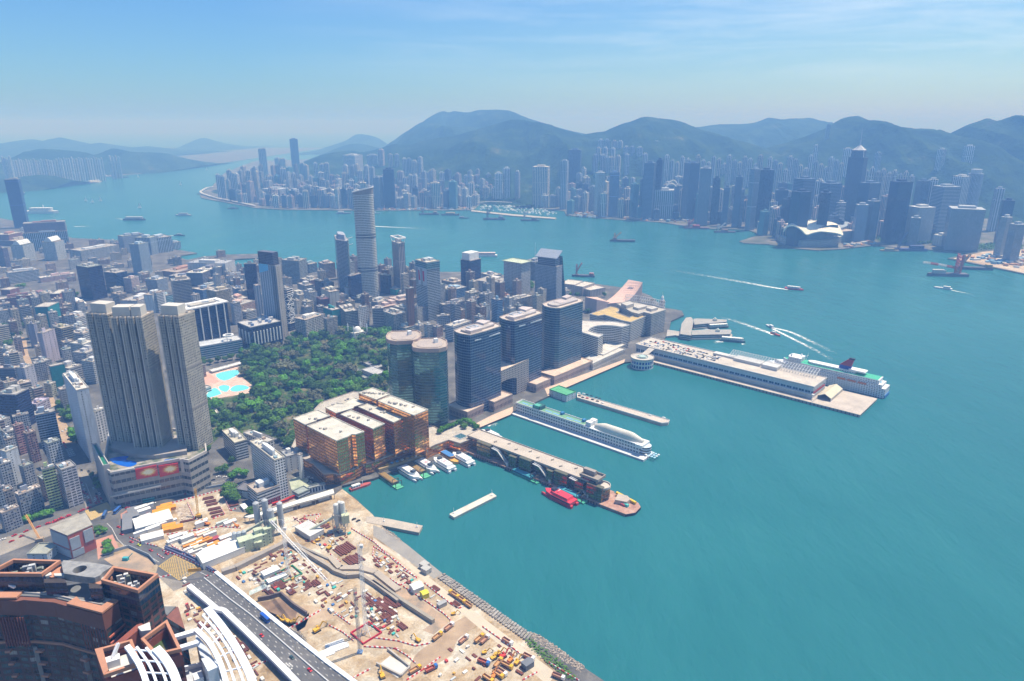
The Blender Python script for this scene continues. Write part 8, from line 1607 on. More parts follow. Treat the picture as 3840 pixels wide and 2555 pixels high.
# ships and boats
def hullp(L_,W_,bow=.28,stern=0.0):h=W_/2;return[(-L_/2,-h*(1-stern)),(L_*(.5-bow),-h),(L_*(.5-bow*.4),-h*.7),(L_/2,0),(L_*(.5-bow*.4),h*.7),(L_*(.5-bow),h),(-L_/2,h*(1-stern))]
def deck(r,name,L_,W_,x,z0,z1,mat,col=None,bow=.12,taper=1.0):m=MB();m.prism([(a+x,b)for a,b in hullp(L_,W_,bow)],z0,z1,True,True,taper);return m.build(name,mat,r,col)
def ship(name,p,ang,label,cat='boat',group=None):r=empty(name,(p.x,p.y,0),ang);return tag(r,label,cat,group)
def at0(k,x,y):return G(k,x,y,0)
M_WIN=facade('facade_ship',2.8,3.6,.34,.5,glass=(.02,.03,.05),depth=.3,dirt=.06,v0=.3)
sp=o_=Vector((0,0,0));st_=G(8,1040,1205,0);a_=math.atan2(-ax.y,-ax.x);CL_,CW=186,25
cc=st_-ax*(CL_/2-4)+nx*(CW/2-2);r=ship('cruise_ship',cc,a_,'white cruise ship with blue and red funnel and green decks, moored along the terminal','cruise ship')
deck(r,'hull',CL_,CW,0,-1,15,M_WIN,(.68,.70,.74),.26);deck(r,'stern_band',8,CW*.9,-CL_/2+3,0,5,PNT,(.05,.2,.5),.3);s_=deck(r,'promenade_deck',CL_*.90,CW-1.2,-4,15,20,M_WIN,(.70,.72,.75),.22);deck(r,'cabin_deck',CL_*.80,CW-3,-8,20,26,M_WIN,(.72,.74,.76),.16)
for L_,x,z in((CL_*.78,-8,26.02),):deck(r,'sun_deck',L_,CW-4,x,z,z+.3,paint('deck_green',(.06,.40,.26),.8,.15),None,.14)
deck(r,'bridge_house',22,CW-4,46,26,33,M_WIN,(.74,.75,.76));deck(r,'upper_deck_house',74,13,-10,26.3,30,M_WIN,(.74,.75,.76));deck(r,'aft_house',26,14,-48,30,32.5,WHI)
f=empty('funnel',(-30,0,30));f.parent=r;MB().prism([(-9,-4),(9,-3),(9,3),(-9,4)],0,5.5,True,False,.92).build('funnel_base',PNT,f,(.03,.06,.35));m=MB();q0=[(-8.3,-3.6),(8.3,-2.8),(8.3,2.8),(-8.3,3.6)];q1=[(-11,-2.4),(-3,-2),(-3,2),(-11,2.4)]
for i in range(4):j=(i+1)%4;m.face([(*q0[i],5.5),(*q0[j],5.5),(*q1[j],16),(*q1[i],16)])
m.face([(*q,16)for q in q1]);m.build('funnel_stack',PNT,f,(.34,.04,.06));MB().prism([(-12,-2.2),(-4,-1.9),(-4,1.9),(-12,2.2)],16,18.4).build('funnel_cap',PNT,f,(.03,.03,.05))
for x,y,s in((52,5,1.8),(40,-6,1.5),(34,6,1.2)):MB().grid([[(x+s*math.sin(v*math.pi/6)*math.cos(u*math.pi/5),y+s*math.sin(v*math.pi/6)*math.sin(u*math.pi/5),35+s*math.cos(v*math.pi/6))for v in range(7)]for u in range(11)]).tube((x,y,30),(x,y,34),.3,5).build('radar_dome',WHI,r)
MB().tube((30,0,30),(28,0,42),.5,6,.2).bar((29,-4,37),(29,4,37),.4,.4).build('mast',WHI,r)
for i in range(3):MB().box((-30-15*i,CW/2-.2),12,1.6,15.3,18,0).build('lifeboat',PNT,r,(.60,.20,.06))
for i in range(3):MB().box((-30-15*i,-CW/2+.2),12,1.6,15.3,18,0).build('lifeboat',PNT,r,(.60,.20,.06))
MB().prism(ell((-CL_/2+14,0),5,3.5,0,14,2),20,20.6).build('stern_pool',paint('ship_pool',(.05,.40,.70),.15,.1),r)
def cat_ferry(p,ang,label,s=1.0,main=(.74,.75,.76),band=(.05,.07,.10),hull=(.70,.71,.73),group=None):
 r=ship('catamaran_ferry',p,ang,label,'ferry',group);r.scale=(s,s,s)
 for y in(-4.2,4.2):MB().prism([(a,b+y)for a,b in hullp(40,3.2,.3)],-.6,2.6).build('hull',PNT,r,hull)
 deck(r,'main_deck',37,11.4,0,2.4,5.4,M_CAR,main,.34);deck(r,'window_band',33.5,11.55,0,3.4,4.6,PNT,band,.33);deck(r,'upper_cabin',25,9.4,-2,5.4,8.0,M_CAR,main,.25,.94);deck(r,'wheelhouse',6,6,7,8,9.8,PNT,band,.3,.8);MB().tube((2,0,8),(0,0,12.5),.25,5).box((0,0),.6,3.5,10,10.4).build('mast',WHI,r);return r
fa_=heading(13,(330,890),(560,1040))
for x,y,t,lb in((465,955,0,'white catamaran ferry closest to the brown pontoons'),(680,868,0,'white catamaran ferry with red roof marks beside a green pontoon'),(880,838,math.pi,'white catamaran ferry with red roof marks next to the orange workboat'),(1120,770,math.pi,'white catamaran ferry furthest out beside the orange workboat')):
 r=cat_ferry(at0(13,x,y),fa_+t,lb)
 if 'marks' in lb:
  for y_ in(-1.3,1.3):MB().ring([(-3+a,y_+b)for a,b in((-1.6,-1),(1.6,-1),(1.6,1),(-1.6,1))],.45,8.0,8.06).build('roof_mark',PNT,r,(.62,.05,.10))
r=ship('workboat',at0(13,930,730),fa_,'orange hulled workboat with a blue roof between two white ferries','boat');deck(r,'hull',46,9,0,-.6,3.2,PNT,(.62,.36,.08),.2);deck(r,'cabin',22,7.4,2,3.2,6.4,F_['ribbon'],(.60,.34,.10));deck(r,'roof',20,7.6,2,6.4,6.8,PNT,(.06,.20,.48))
cat_ferry(at0(14,1000,1255),heading(14,(1220,1340),(830,1150)),'red and white catamaran ferry moored by the ferry pier',1.12,(.66,.05,.07),(.03,.03,.06),(.60,.05,.07))
cat_ferry(at0(13,1480,470),heading(13,(1600,520),(1380,410)),'white ferry moored on the far side of the ferry pier',.95)
for k,x,y,ang,lb,rc,c2 in((13,215,1040,fa_,'brown roofed pontoon with a green deck at the end of the landing',(.26,.17,.06),(.10,.42,.24)),(13,560,905,fa_,'brown roofed pontoon with a green deck between two white ferries',(.27,.18,.07),(.10,.42,.24)),(14,580,975,heading(14,(400,890),(760,1060)),'blue roofed pontoon moored along the ferry pier',(.05,.30,.38),(.06,.36,.22)),(14,1150,1215,heading(14,(950,1110),(1330,1290)),'blue roofed pontoon behind the red ferry',(.05,.30,.38),(.06,.36,.22))):
 r=ship('pontoon',at0(k,x,y),ang,lb,'pontoon');MB().box((0,0),42,9,-.6,1.6).build('deck',PNT,r,c2);MB().box((-4,0),29,7.4,1.6,4.0).build('wall',F_['ribbon'],r,rc);MB().box((-4,0),30,8,4.0,4.5).prism([(-19,-4),(11,-4),(11,4),(-19,4)],4.5,5.4,True,False,.8).build('roof',PNT,r,rc)
 for a in(11,18):MB().bar((a,-4,1.6),(a,-4,9),.6,.6).bar((a,4,1.6),(a,4,9),.6,.6).bar((a,-4,9),(a,4,9),.6,.6).build('gantry',PNT,r,(.10,.10,.09))
A,B_=G(13,40,920,2),G(13,680,720,2);d=(B_-A).normalized();r=empty('landing_stage',A);tag(r,'ochre covered landing stage running below the gold podium','pier');e=B_-A;MB().bar((0,0,1),(e.x,e.y,1),9,2).build('deck',PNT,r,(.30,.24,.16));MB().bar((2,0,4.5),(e.x*.96,e.y*.96,4.5),6,3).build('roof',PNT,r,(.44,.31,.14))
for i in range(7):m=MB();f_=.2+.1*i;m.box((e.x*f_,e.y*f_),3,2.5,6,7.4,.8);m.build('plant_box',PNT,r,random.choice([(.62,.34,.05),(.08,.25,.5),(.6,.58,.5)]))
for k,x,y,lb in((14,155,640,'upper'),(14,260,690,'lower')):p=G(k,x,y,3);r=empty('boarding_ramp',p);tag(r,f'blue steel boarding ramp on the ferry pier apron, {lb} one','ramp');MB().ring([(-5,-4),(5,-4),(5,4),(-5,4)],.7,10,11.2).build('top_frame',PNT,r,(.03,.08,.42));m=MB();[m.bar((a,b,0),(a,b,10.5),.7,.7)for a in(-4.6,4.6)for b in(-3.6,3.6)];m.bar((-4.6,-3.6,2),(4.6,3.6,10),.5,.5);m.build('leg_frame',PNT,r,(.03,.07,.35))
def boat(k,x,y,ang,L_,label,hull,house,cat='boat',mast=0,crane_=None,name='boat',house_f=.4,hx=-.2,group=None,bow=.25):
 r=ship(name,at0(k,x,y),ang,label,cat,group);W_=L_*.22;deck(r,'hull',L_,W_,0,-.6,L_*.06+1,PNT,hull,bow);deck(r,'deckhouse',L_*house_f,W_*.75,L_*hx,L_*.06+1,L_*.14+2,M_WIN,house,.15)
 if mast:MB().tube((L_*.1,0,L_*.06),(L_*.1,0,mast),L_*.012+.1,5).build('mast',PNT,r,house)
 if crane_:m=MB();lattice(m,(L_*.3,0,L_*.08),(L_*.3,0,crane_[0]),L_*.05,6,L_*.008);lattice(m,(L_*.3,0,crane_[0]*.4),(L_*.3+crane_[1],0,crane_[0]*1.1),L_*.04,8,L_*.007);m.build('derrick',PNT,r,crane_[2])
 return r
BK,RD,BR=(.06,.06,.08),(.42,.08,.06),(.30,.20,.14)
for a in((12,2195,1105,ha+.2,26,'red flat barge boat with a white wheelhouse near the gold podium',(.45,.10,.09),(.66,.66,.64),'boat',8),(7,1895,565,heading(7,(1810,570),(1980,560)),46,'dark hulled ferry with a white roof berthed at the upper ferry pier',(.10,.13,.14),(.70,.70,.66),'ferry',0,None,'ferry',.86,0),(7,2025,690,heading(7,(1935,680),(2110,695)),46,'green and white ferry leaving the lower ferry pier',(.08,.14,.16),(.72,.72,.68),'ferry',0,None,'ferry',.86,0),(8,15,555,heading(8,(20,560),(-100,500)),26,'white launch at the head of the double white wake',(.55,.57,.60),(.70,.72,.74)),(8,70,628,heading(8,(0,600),(100,635)),24,'dark red speedboat with a short wake below the launch',RD,(.6,.6,.6)),(8,240,212,heading(8,(180,210),(290,222)),44,'white and red ferry trailing a long wake across the open harbour',(.50,.08,.10),(.74,.75,.76),'ferry',10,None,'ferry',.7,-.02),(8,1605,205,heading(8,(1660,212),(1545,198)),40,'white motor yacht heading east on the open water',(.66,.67,.70),(.74,.75,.76),'yacht',8),(7,655,92,R(170),62,'dark barge with red and white crane mast behind the curved towers',(.10,.10,.14),(.45,.20,.18),'barge',0,(34,-14,(.50,.12,.10)),'crane_barge',.2,-.35),(3,1012,1240,R(175),88,'dark cargo barge alone in mid channel',BK,BR,'barge',0,(30,-22,(.45,.30,.12)),'barge',.16,.3),(26,1010,245,R(180),78,'white ferry with red trim beyond the slim navy tower',(.66,.68,.72),(.70,.55,.55),'ferry',12,None,'ferry',.85,0),(2,810,985,R(10),70,'white sterned freighter near the far shore beside the tallest tower',(.16,.20,.28),(.62,.62,.62),'freighter',0),(2,1100,985,R(0),50,'pale coaster near the far shore behind the tallest tower',(.20,.30,.36),(.55,.58,.6),'boat',0),(2,1590,995,R(178),92,'dark barge with a stubby crane off the far shore',BK,(.3,.25,.22),'barge',0,(28,10,(.2,.2,.24)),'barge',.2,-.3),(2,1785,1000,R(178),84,'dark barge heaped with sand off the far shore',BK,(.55,.42,.28),'barge',0,None,'barge',.5,0),(2,1912,1028,R(0),46,'small dark tug off the yacht basin',BK,(.35,.35,.38),'tug',0),(2,2188,1040,R(178),96,'dark derrick barge with an A-frame by the yacht breakwater',BK,(.2,.22,.26),'barge',0,(52,-24,(.12,.14,.18)),'crane_barge',.2,-.3),(3,165,1050,R(178),82,'black barge with a white crane outside the yacht basin',BK,(.16,.18,.2),'barge',0,(44,-20,(.5,.5,.5)),'crane_barge',.25,-.2),(3,1690,1125,R(175),96,'dark red dredging barge moored before the stadium shore',(.14,.08,.10),RD,'barge',0,(36,-18,RD),'crane_barge',.3,0),(3,1950,1158,R(175),80,'barge with a white crane boom below the running track',(.14,.10,.12),BR,'barge',0,(34,-26,(.6,.6,.6)),'crane_barge',.3,0),(4,1110,1330,R(175),60,'brown flat barge before the convention hall promenade',(.30,.24,.16),(.5,.42,.3),'barge',0,None,'barge',.5,0),(4,1290,1325,R(178),110,'big navy derrick barge moored before the low white halls',(.04,.06,.18),(.06,.08,.2),'barge',0,(56,-20,(.08,.10,.2)),'crane_barge',.4,-.2),(4,1880,1495,R(170),96,'dark barge with an orange stern behind the red crane barge',BK,(.5,.34,.14),'barge',0,(40,-16,(.4,.25,.15)),'barge',.16,-.4),(4,1640,1555,R(175),104,'crane barge with a red tower and long red and white boom',(.12,.12,.16),(.5,.5,.5),'crane barge',0,None,'crane_barge',.3,.22),(1,375,980,R(2),165,'white cruise liner anchored in the inner harbour by the skyscraper',(.62,.64,.70),(.68,.70,.74),'cruise ship',38,None,'cruise_liner',.62,.05),(1,875,700,R(75),120,'white liner seen bow on toward the far headland',(.66,.62,.60),(.72,.70,.66),'cruise ship',36,None,'cruise_liner',.8,-.05),(1,1240,1045,R(0),92,'dark passenger ship crossing with a faint wake',BK,(.5,.5,.52),'ship',14,None,'ship',.8,0),(1,1690,1003,R(0),70,'grey flat barge in the inner harbour',(.4,.42,.45),(.4,.42,.45),'barge',0,None,'barge',.6,0),(1,1650,1187,R(0),40,'small tug with a white wake near the ribbed housing slabs',BK,(.4,.4,.42),'tug',9,None,'tug',.4,0),(1,2145,940,R(0),54,'dark tug near the far promontory',BK,(.2,.22,.25),'tug',24,None,'tug',.4,0),(1,170,805,R(0),80,'dim coaster with a tall stern house near the far spit',(.15,.2,.3),(.3,.35,.42),'ship',30,None,'ship',.15,.4),(1,1120,652,R(0),110,'dark freighter before the far headland',BK,(.2,.22,.25),'freighter',0,None,'ship',.2,-.3),(1,1000,648,R(0),90,'pale freighter before the far headland',(.3,.34,.4),(.6,.6,.62),'freighter',0,None,'ship',.3,-.3)):boat(*a)
p=at0(4,1735,1555);r=empty('barge_crane',p);tag(r,'red lattice crane tower with its red and white boom reaching east','crane');m=MB();lattice(m,(0,0,4),(0,0,58),12,7,1.5);m.tube((0,0,58),(-10,0,62),1,5);m.build('tower_frame',PNT,r,(.55,.12,.08));pts=[AT(4,x,y,p.y)-p for x,y in((1720,1480),(1640,1465),(1560,1450),(1490,1440),(1425,1432))]
for i in range(4):m=MB();lattice(m,pts[i],pts[i+1],4,3,.9);m.build('boom',PNT,r,(.58,.14,.10)if i%2==0 else(.75,.72,.70))
yp=MB();yp.prism(hullp(13,4,.35),-.2,1.6);yp.prism([(a-1,b)for a,b in hullp(7,2.6,.2)],1.6,3.0);yo=yp.build('yacht',WHI);first=True
rg=random.Random(31)
for x,y in scatter([(p.x,p.y)for p in GP(3,[(20,915),(240,940),(420,975),(390,1005),(200,990),(0,970),(-300,950),(-260,905)],0)],17,95,rg):
 o=yo if first else yo.copy()
 if not first:COL.objects.link(o)
 first=False;o.location=(x,y,0);o.rotation_euler=(0,0,rg.uniform(0,6.3));o.scale=(rg.uniform(.8,1.9),)*3;tag(o,'white yacht moored in the sheltered basin by the far shore','yacht','yachts in the basin')
sl=MB();sl.prism(hullp(12,3.4,.4),-.2,1.2);sl.face([(0,0,1.5),(4.5,.1,1.5),(.3,.1,15)]);sl.face([(0,.1,1.5),(.3,.1,15),(-5,.1,1.7)]);so=sl.build('sailing_boat',WHI);first=True
for x,y in((790,868),(850,880),(925,868),(1285,930),(1270,650),(1660,720),(250,760),(1900,582)):
 o=so if first else so.copy()
 if not first:COL.objects.link(o)
 first=False;o.location=at0(1,x,y);o.scale=(1.8,)*3;tag(o,'tiny white sail on the inner harbour','sailing boat','tiny sails on the inner harbour')
def foam():
 mt,t,b=mat_new('wake_foam');uv=nd(t,'UVMap');s=nd(t,'SeparateXYZ');t.links.new(uv.outputs[0],s.inputs[0]);n=noise_n(t,.16,6,.75,pos(t)).outputs['Fac']
 b.inputs['Base Color'].default_value=(.75,.80,.80,1);b.inputs['Roughness'].default_value=.9
 edge=math_n(t,'SUBTRACT',1.0,math_n(t,'ABSOLUTE',math_n(t,'SUBTRACT',math_n(t,'MULTIPLY',s.outputs['Y'],2.0),1.0)))
 k=math_n(t,'MULTIPLY',math_n(t,'ADD',math_n(t,'SUBTRACT',n,.56),math_n(t,'MULTIPLY',math_n(t,'SUBTRACT',1.0,s.outputs['X']),.38)),4.0,True);t.links.new(math_n(t,'MULTIPLY',k,math_n(t,'MULTIPLY',edge,1.6,True)),b.inputs['Alpha']);return mt
M_FOAM=foam()
def wake(k,pts,w0,w1):
 P=[Vector(p)for p in cvp([tuple(G(k,x,y,.05))for x,y in pts],5,False)];m=MB();n=len(P)-1
 for i in range(n):
  a,b=P[i],P[i+1];d=(b-a).normalized();e=Vector((-d.y,d.x,0));wa,wb=lerp(w0,w1,i/n)/2,lerp(w0,w1,(i+1)/n)/2;m.face([a-e*wa,b-e*wb,b+e*wb,a+e*wa],[(i/n,0),((i+1)/n,0),((i+1)/n,1),(i/n,1)])
 o=m.build('wake_foam',M_FOAM);o['kind']='stuff'
wake(8,[(40,562),(200,600),(400,690),(620,800)],8,16);wake(8,[(40,570),(180,640),(420,760),(610,870)],7,14);wake(8,[(50,630),(0,605),(-100,570),(-300,500),(-450,460)],9,20);wake(8,[(185,212),(0,185),(-300,130),(-900,30)],9,30);wake(8,[(1660,212),(1760,232),(1900,260)],6,12);wake(2,[(1085,1100),(1250,1108),(1600,1125)],14,26);wake(1,[(1190,1045),(1050,1025)],10,16);wake(1,[(1620,1188),(1530,1185)],9,14);wake(1,[(680,1103),(860,1100)],9,14);wake(7,[(1940,690),(1880,690),(1900,710)],10,16);wake(7,[(2110,712),(2150,715)],8,12);wake(7,[(1810,575),(1760,580)],8,14);wake(13,[(1440,330),(1500,300),(1560,330)],8,16)
# the far shore city
def coast_at(X):
 pts=[(p.x,p.y)for p in isl[:33]];best=None
 for a,b in zip(pts,pts[1:]):
  if min(a[0],b[0])<=X<=max(a[0],b[0])and a[0]!=b[0]:y=a[1]+(b[1]-a[1])*(X-a[0])/(b[0]-a[0]);best=y if best is None else max(best,y)
 return best
def T(k,x0,x1,yt,Y,fac,col,label,name='office_tower',cat='tower',rot=None,crown=0,group=None,dep=.9):
 if Y<4800:
  while True:
   a=AT(k,(x0+x1)/2,yt,Y);Yc=coast_at(a.x)
   if Yc is None or a.y>Yc+45:break
   Y=max(Y*1.01,Yc+46)
 a,b=AT(k,x0,yt,Y),AT(k,x1,yt,Y);w=(b.x-a.x);c=((a.x+b.x)/2,Y+w*dep/2);rot=R(random.choice((8,-12,20,-25)))if rot is None else rot;s=w/(abs(math.cos(rot))+.9*abs(math.sin(rot))*dep)
 m=MB();m.box((0,0),s,s*dep,0,a.z-3,rot);r=empty(name,(c[0],c[1],2));tag(r,label,cat,group);m.build('wall',F_[fac],r,col);MB().box((0,0),s*.5,s*.4,a.z-3,a.z+max(4,crown),rot).build('roof_house',PNT,r,tuple(x*.9 for x in col));return r,a.z,s
PB,DB,MB_,WB,TB,CB=(.40,.44,.50),(.06,.09,.18),(.16,.22,.34),(.60,.62,.64),(.20,.36,.42),(.58,.54,.46)
for a in((2,288,374,298,5300,'curtain',MB_,'very tall lone glass tower rising behind the eastern point','skyscraper'),(2,1152,1262,575,3350,'dark',DB,'dark towers with an unfinished top on the far shore behind the tallest white tower'),(2,1072,1150,650,3300,'curtain',PB,'pale glass slab joined to the dark unfinished-topped tower'),(2,1116,1170,396,4500,'far',(.6,.5,.48),'tall pink and white hillside tower above the eastern quarter','apartment_tower'),(2,790,955,446,4500,'far',WB,'long pale hillside slab above the eastern quarter','housing_slab'),(2,1006,1112,446,4700,'far',PB,'shorter pale hillside slab beside the pink and white tower','housing_slab'),(2,40,250,758,3650,'far',PB,'wide shaded waterfront slab at the eastern end','housing_slab'),(2,285,392,768,3600,'far',WB,'pale waterfront slab second from the eastern end','housing_slab'),(2,492,660,760,3520,'far',PB,'ribbed waterfront slab, longer half of the pair near the tallest tower','housing_slab'),(2,668,846,768,3480,'far',WB,'ribbed waterfront slab, nearer half of the pair near the tallest tower','housing_slab'),(2,1592,1690,702,3150,'far',CB,'cream waterfront tower with bright ribs','apartment_tower'),(2,1768,1845,690,3150,'teal',TB,'teal glass tower near the cream ribbed tower'),(2,2192,2264,612,3400,'far',WB,'twin white tower beyond the yacht basin, lower one','apartment_tower'),(2,2268,2336,566,3400,'far',WB,'twin white tower beyond the yacht basin, higher one','apartment_tower'),(3,24,76,596,3000,'farband',WB,'slim white tower striped with dark bands over the park trees'),(3,190,354,552,3300,'far',CB,'stepped cream slab above the shore park','housing_slab'),(3,450,526,498,3100,'far',PB,'tall pale pair of blocks beyond the shore park','apartment_tower'),(3,520,650,396,3700,'dark',MB_,'dusky hillside slab behind the pale pair'),(3,906,992,602,2750,'fins',(.22,.32,.52),'blue hotel tower with a bright white edge','hotel_tower'),(3,806,900,692,2620,'grid',CB,'cream hotel tower right at the shore','hotel_tower'),(3,772,862,606,2820,'grid',WB,'blank white block behind the cream shore hotel'),(3,1222,1342,515,2950,'farband',MB_,'big banded slab of a dark pair, lower one'),(3,1336,1402,486,2980,'dark',DB,'dark slab taller half of the banded pair'),(3,1100,1172,712,2520,'teal',TB,'teal glass tower by the pointed-roof tower'),(3,1190,1256,664,2600,'curtain',MB_,'tower with a small white pointed roof'),(3,1310,1522,768,2480,'far',PB,'broad ribbed block standing by the shore','office_block'),(3,1606,1736,518,2950,'curtain',MB_,'tall glass slab east of the waisted tower'),(3,1740,1852,565,2700,'curtain',PB,'waisted glass tower with a pale roof'),(3,1856,1930,656,2420,'dark',DB,'plain dark blue shore tower above the running track'),(3,1956,2022,742,2420,'farband',MB_,'shorter banded tower behind the running track'),(3,2066,2142,642,2650,'curtain',MB_,'tower with a bright green lit top band'),(3,2074,2144,758,2450,'farband',PB,'pale banded tower before the green-topped tower'),(3,2212,2290,572,2650,'fins',PB,'tall pale and dark striped tower beside the darkest slab'),(3,2290,2432,580,2400,'dark',DB,'darkest tall slab of the far shore'),(4,88,206,766,2300,'curtain',DB,'dark glass twin hotel block above the white winged hall, east one'),(4,262,416,782,2280,'curtain',DB,'dark glass twin hotel block above the white winged hall, west one'),(4,288,456,662,2520,'farband',MB_,'tall banded slab behind the dark twin hotels'),(4,500,612,788,2300,'dark',DB,'angular dark tower between twin hotels and spire tower'),(4,530,702,705,2560,'farband',MB_,'banded tower just before the spire tower'),(4,898,1062,702,2560,'curtain',MB_,'flat topped glass slab west of the spire tower'),(4,838,946,902,2330,'blue',PB,'low mirror block below the spire tower reflecting the shore'),(4,946,1050,868,2300,'curtain',(.34,.38,.46),'smooth tower next to the low mirror block'),(4,1190,1342,690,2330,'dark',DB,'big dark tower with a bright mirrored corner'),(4,1408,1502,682,2700,'dark',MB_,'deep blue tower paired with a pale one on the slope'),(4,1505,1582,668,2720,'far',WB,'pale tower paired with a deep blue one on the slope','apartment_tower'),(4,1602,1792,735,2600,'farband',PB,'wide pale framed office slab below the round tower'),(4,1755,1892,640,2900,'far',WB,'stepped white slab touching the round tower','housing_slab'),(4,1756,2092,945,2180,'ribbonfine',PB,'broad grey slab with a bright blue roof band','office_block'),(4,1372,1556,925,2330,'grid',WB,'white gridded slab behind the green park strip','office_block'),(4,1338,1432,1022,2180,'ribbonfine',PB,'lower pale banded block at the green park strip','office_block'),(4,2192,2302,862,2320,'ribbonfine',DB,'dark banded tower at the west edge'),(4,2180,2266,1015,2080,'ribbonfine',WB,'pale banded tower near the west edge'),(4,2278,2380,1082,2000,'ribbonfine',PB,'pale block cut by the west edge of the picture'),(4,546,582,164,4300,'curtain',PB,'extremely tall slender dark tower against the hills','skyscraper'),(4,430,476,356,3900,'far',WB,'slim white hillside tower near the slender dark tower','apartment_tower'),(4,708,802,388,3600,'far',WB,'pale hillside tower just behind the spire tower','apartment_tower'),(4,1002,1058,425,3500,'far',PB,'single grey hillside tower west of the spire','apartment_tower'),(4,1586,1656,392,3500,'far',WB,'white block alone on the wooded slope, east one','apartment_tower'),(4,1838,1922,362,3500,'far',WB,'white block alone on the wooded slope, west one','apartment_tower'),(4,2118,2192,752,2620,'far',PB,'pale tower under the slope at the west','apartment_tower'),(4,1572,1700,1185,2080,'blank',WB,'low white hall by the water with a round end','hall'),(4,1690,1940,1190,2120,'blank',(.64,.64,.62),'low white hall with slit windows by the water','hall')):T(*a)
CLU=[(4,'mid slope tower in the scattered rows under the western hills',[(30+47*i,470+37*(i%4)-9*(i%3),3250+130*(i%3))for i in range(15)]+[(920+52*i,590-30*(i%2)+6*i,3000)for i in range(9)],46),(3,'mid slope tower in the scattered rows under the central hills',[(1430+48*i,450+33*(i%3)+14*(i%2),3450+110*(i%3))for i in range(19)],44),(3,'white hillside tower in the tight cluster under the rounded hill',[(820,305,4300),(880,305,4250),(945,316,4250),(1000,318,4200),(1055,370,4100),(1108,370,4050),(800,380,4000),(860,380,3950),(930,385,3950),(1235,320,4200),(1335,322,4150),(1180,375,4000),(1060,440,3800),(890,468,3700),(920,466,3700),(840,445,3750),(1230,435,3800),(770,445,3700),(980,455,3700)],52),(24,'pale tower in the long wall of housing on the far eastern shore',[(150+37*i,(20 if i%3 else 5)-(i>18)*25-(i%5)*4,5000+40*(i%4))for i in range(37)],27),(1,'dim blue tower at the end of the far housing wall',[(10+22*i,460+12*(i%3),4900)for i in range(4)]+[(1000+28*i,455+8*(i%2),5300)for i in range(4)],19),(2,'hillside tower of the eastern quarter below the ridge',[(815,540,4000),(880,545,4000),(920,535,3950),(950,590,3800),(1010,545,4000),(1060,560,3900),(1230,440,4400),(1290,440,4400),(1360,480,4200),(1400,480,4200),(1450,500,4100),(1505,465,4100),(1460,630,3600),(1540,600,3700),(640,520,4300),(600,530,4300),(540,520,4400),(420,525,4500),(450,540,4500),(30,390,4800),(60,385,4800),(190,475,5200),(240,480,5200)],48),(1,'tower on the far eastern point of the island',[(1990,625,3900),(2030,640,3850),(2095,585,3950),(2120,610,3800),(2160,620,3800),(2200,590,3850),(2225,550,4000),(2270,590,3850),(2300,580,3900),(2330,560,3900),(2345,600,3800)],46)]
for k,lb,L_,w in CLU:
 for i,(x,y,Y)in enumerate(L_):T(k,x-w/2,x+w/2,y,Y,'far',[WB,PB,CB,(.55,.57,.6)][i%4],lb,'apartment_tower',group=lb.replace('tower','towers'))
rg=random.Random(17);placed=[(o.location.x,o.location.y)for o in COL.objects if o.type=='EMPTY' and o.parent is None and o.location.y>1900];PR={}
ZONES=[(-1500,-500,'eastern'),(-500,350,'middle'),(350,1000,'central'),(1000,2000,'western')];n_a=0;rest=[]
park_=[(p.x,p.y)for p in GP(3,[(-20,880),(0,790),(440,800),(520,880),(430,910),(240,930)],3)]
cand=[]
for band in range(8):
 X=-1560.0
 while X<2100:
  X+=rg.uniform(26,44);Yc=coast_at(X)
  if Yc is None:continue
  if 650<X<1500 and band==0:Yc+=120
  Y=Yc+75+band*88+rg.uniform(-28,28);cand.append((Y,X,band))
for Y,X,band in cand:
 if inside((X,Y),park_)or any((X-a)**2+(Y-b)**2<27**2 for a,b in placed)or rg.random()<.13:continue
 placed.append((X,Y));off=X>300;h=rg.choice((38,50,62,75,88,100,115))*(1.12 if off and band>1 else 1)*rg.uniform(.8,1.1);h=min(h,60)if band==0 and rg.random()<.5 else h;kind=rg.random()
 fac,cl,cn=rg.choice([('far',WB,'white'),('far',CB,'cream'),('tenement',PB,'grey'),('far',(.50,.40,.38),'pinkish'),('far',(.68,.68,.66),'white')])if kind<(.45 if off else .8)else rg.choice([('dark',DB,'dark blue'),('farband',MB_,'blue banded'),('farband',WB,'pale banded'),('curtain',PB,'pale glass'),('teal',TB,'teal')])
 s=rg.uniform(19,30);m=MB();a=R(rg.choice((-33,-30,10,25)));m.box((0,0),s,s*rg.uniform(.7,1.2),0,h,a);m.box((rg.uniform(-3,3),0),s*.45,s*.45,h,h+rg.uniform(3,8),a);zn=[z for z in ZONES if z[0]<=X<z[1]]or[(0,0,'western')]
 nm='apartment_tower' if fac in('far','tenement')else 'office_tower'
 if nm=='apartment_tower':
  n_a+=1
  if n_a>185:nm='housing_block'
 z0=2+max(0,band-3)*12;o=m.build(nm,F_[fac],None,cl,loc=(X,Y,z0-(band>3)*4));nmd='apartment tower' if nm!='office_tower' else 'office tower'
 lb=f'{cn} {nmd} in the dense {zn[0][2]} far shore quarter';lb+=' by the water' if band<2 else(' in its middle rows' if band<5 else ' under the hills');tag(o,lb,'tower',lb)
b_=AT(4,830,470,2640);r=empty('spire_tower',(b_.x,b_.y,2));tag(r,'tallest far shore tower, dark banded with a glass pyramid top and a long needle spire','skyscraper');w_=AT(4,912,470,2640).x-AT(4,748,470,2640).x
tri=lambda s:[(s*.5*math.cos(t),s*.5*math.sin(t))for t in(R(-80),R(-35),R(40),R(85),R(160),R(205))]
z1=AT(4,830,465,2640).z-2;z2=AT(4,840,400,2640).z-2;z3=AT(4,846,355,2640).z-2;z4=AT(4,860,200,2640).z-2
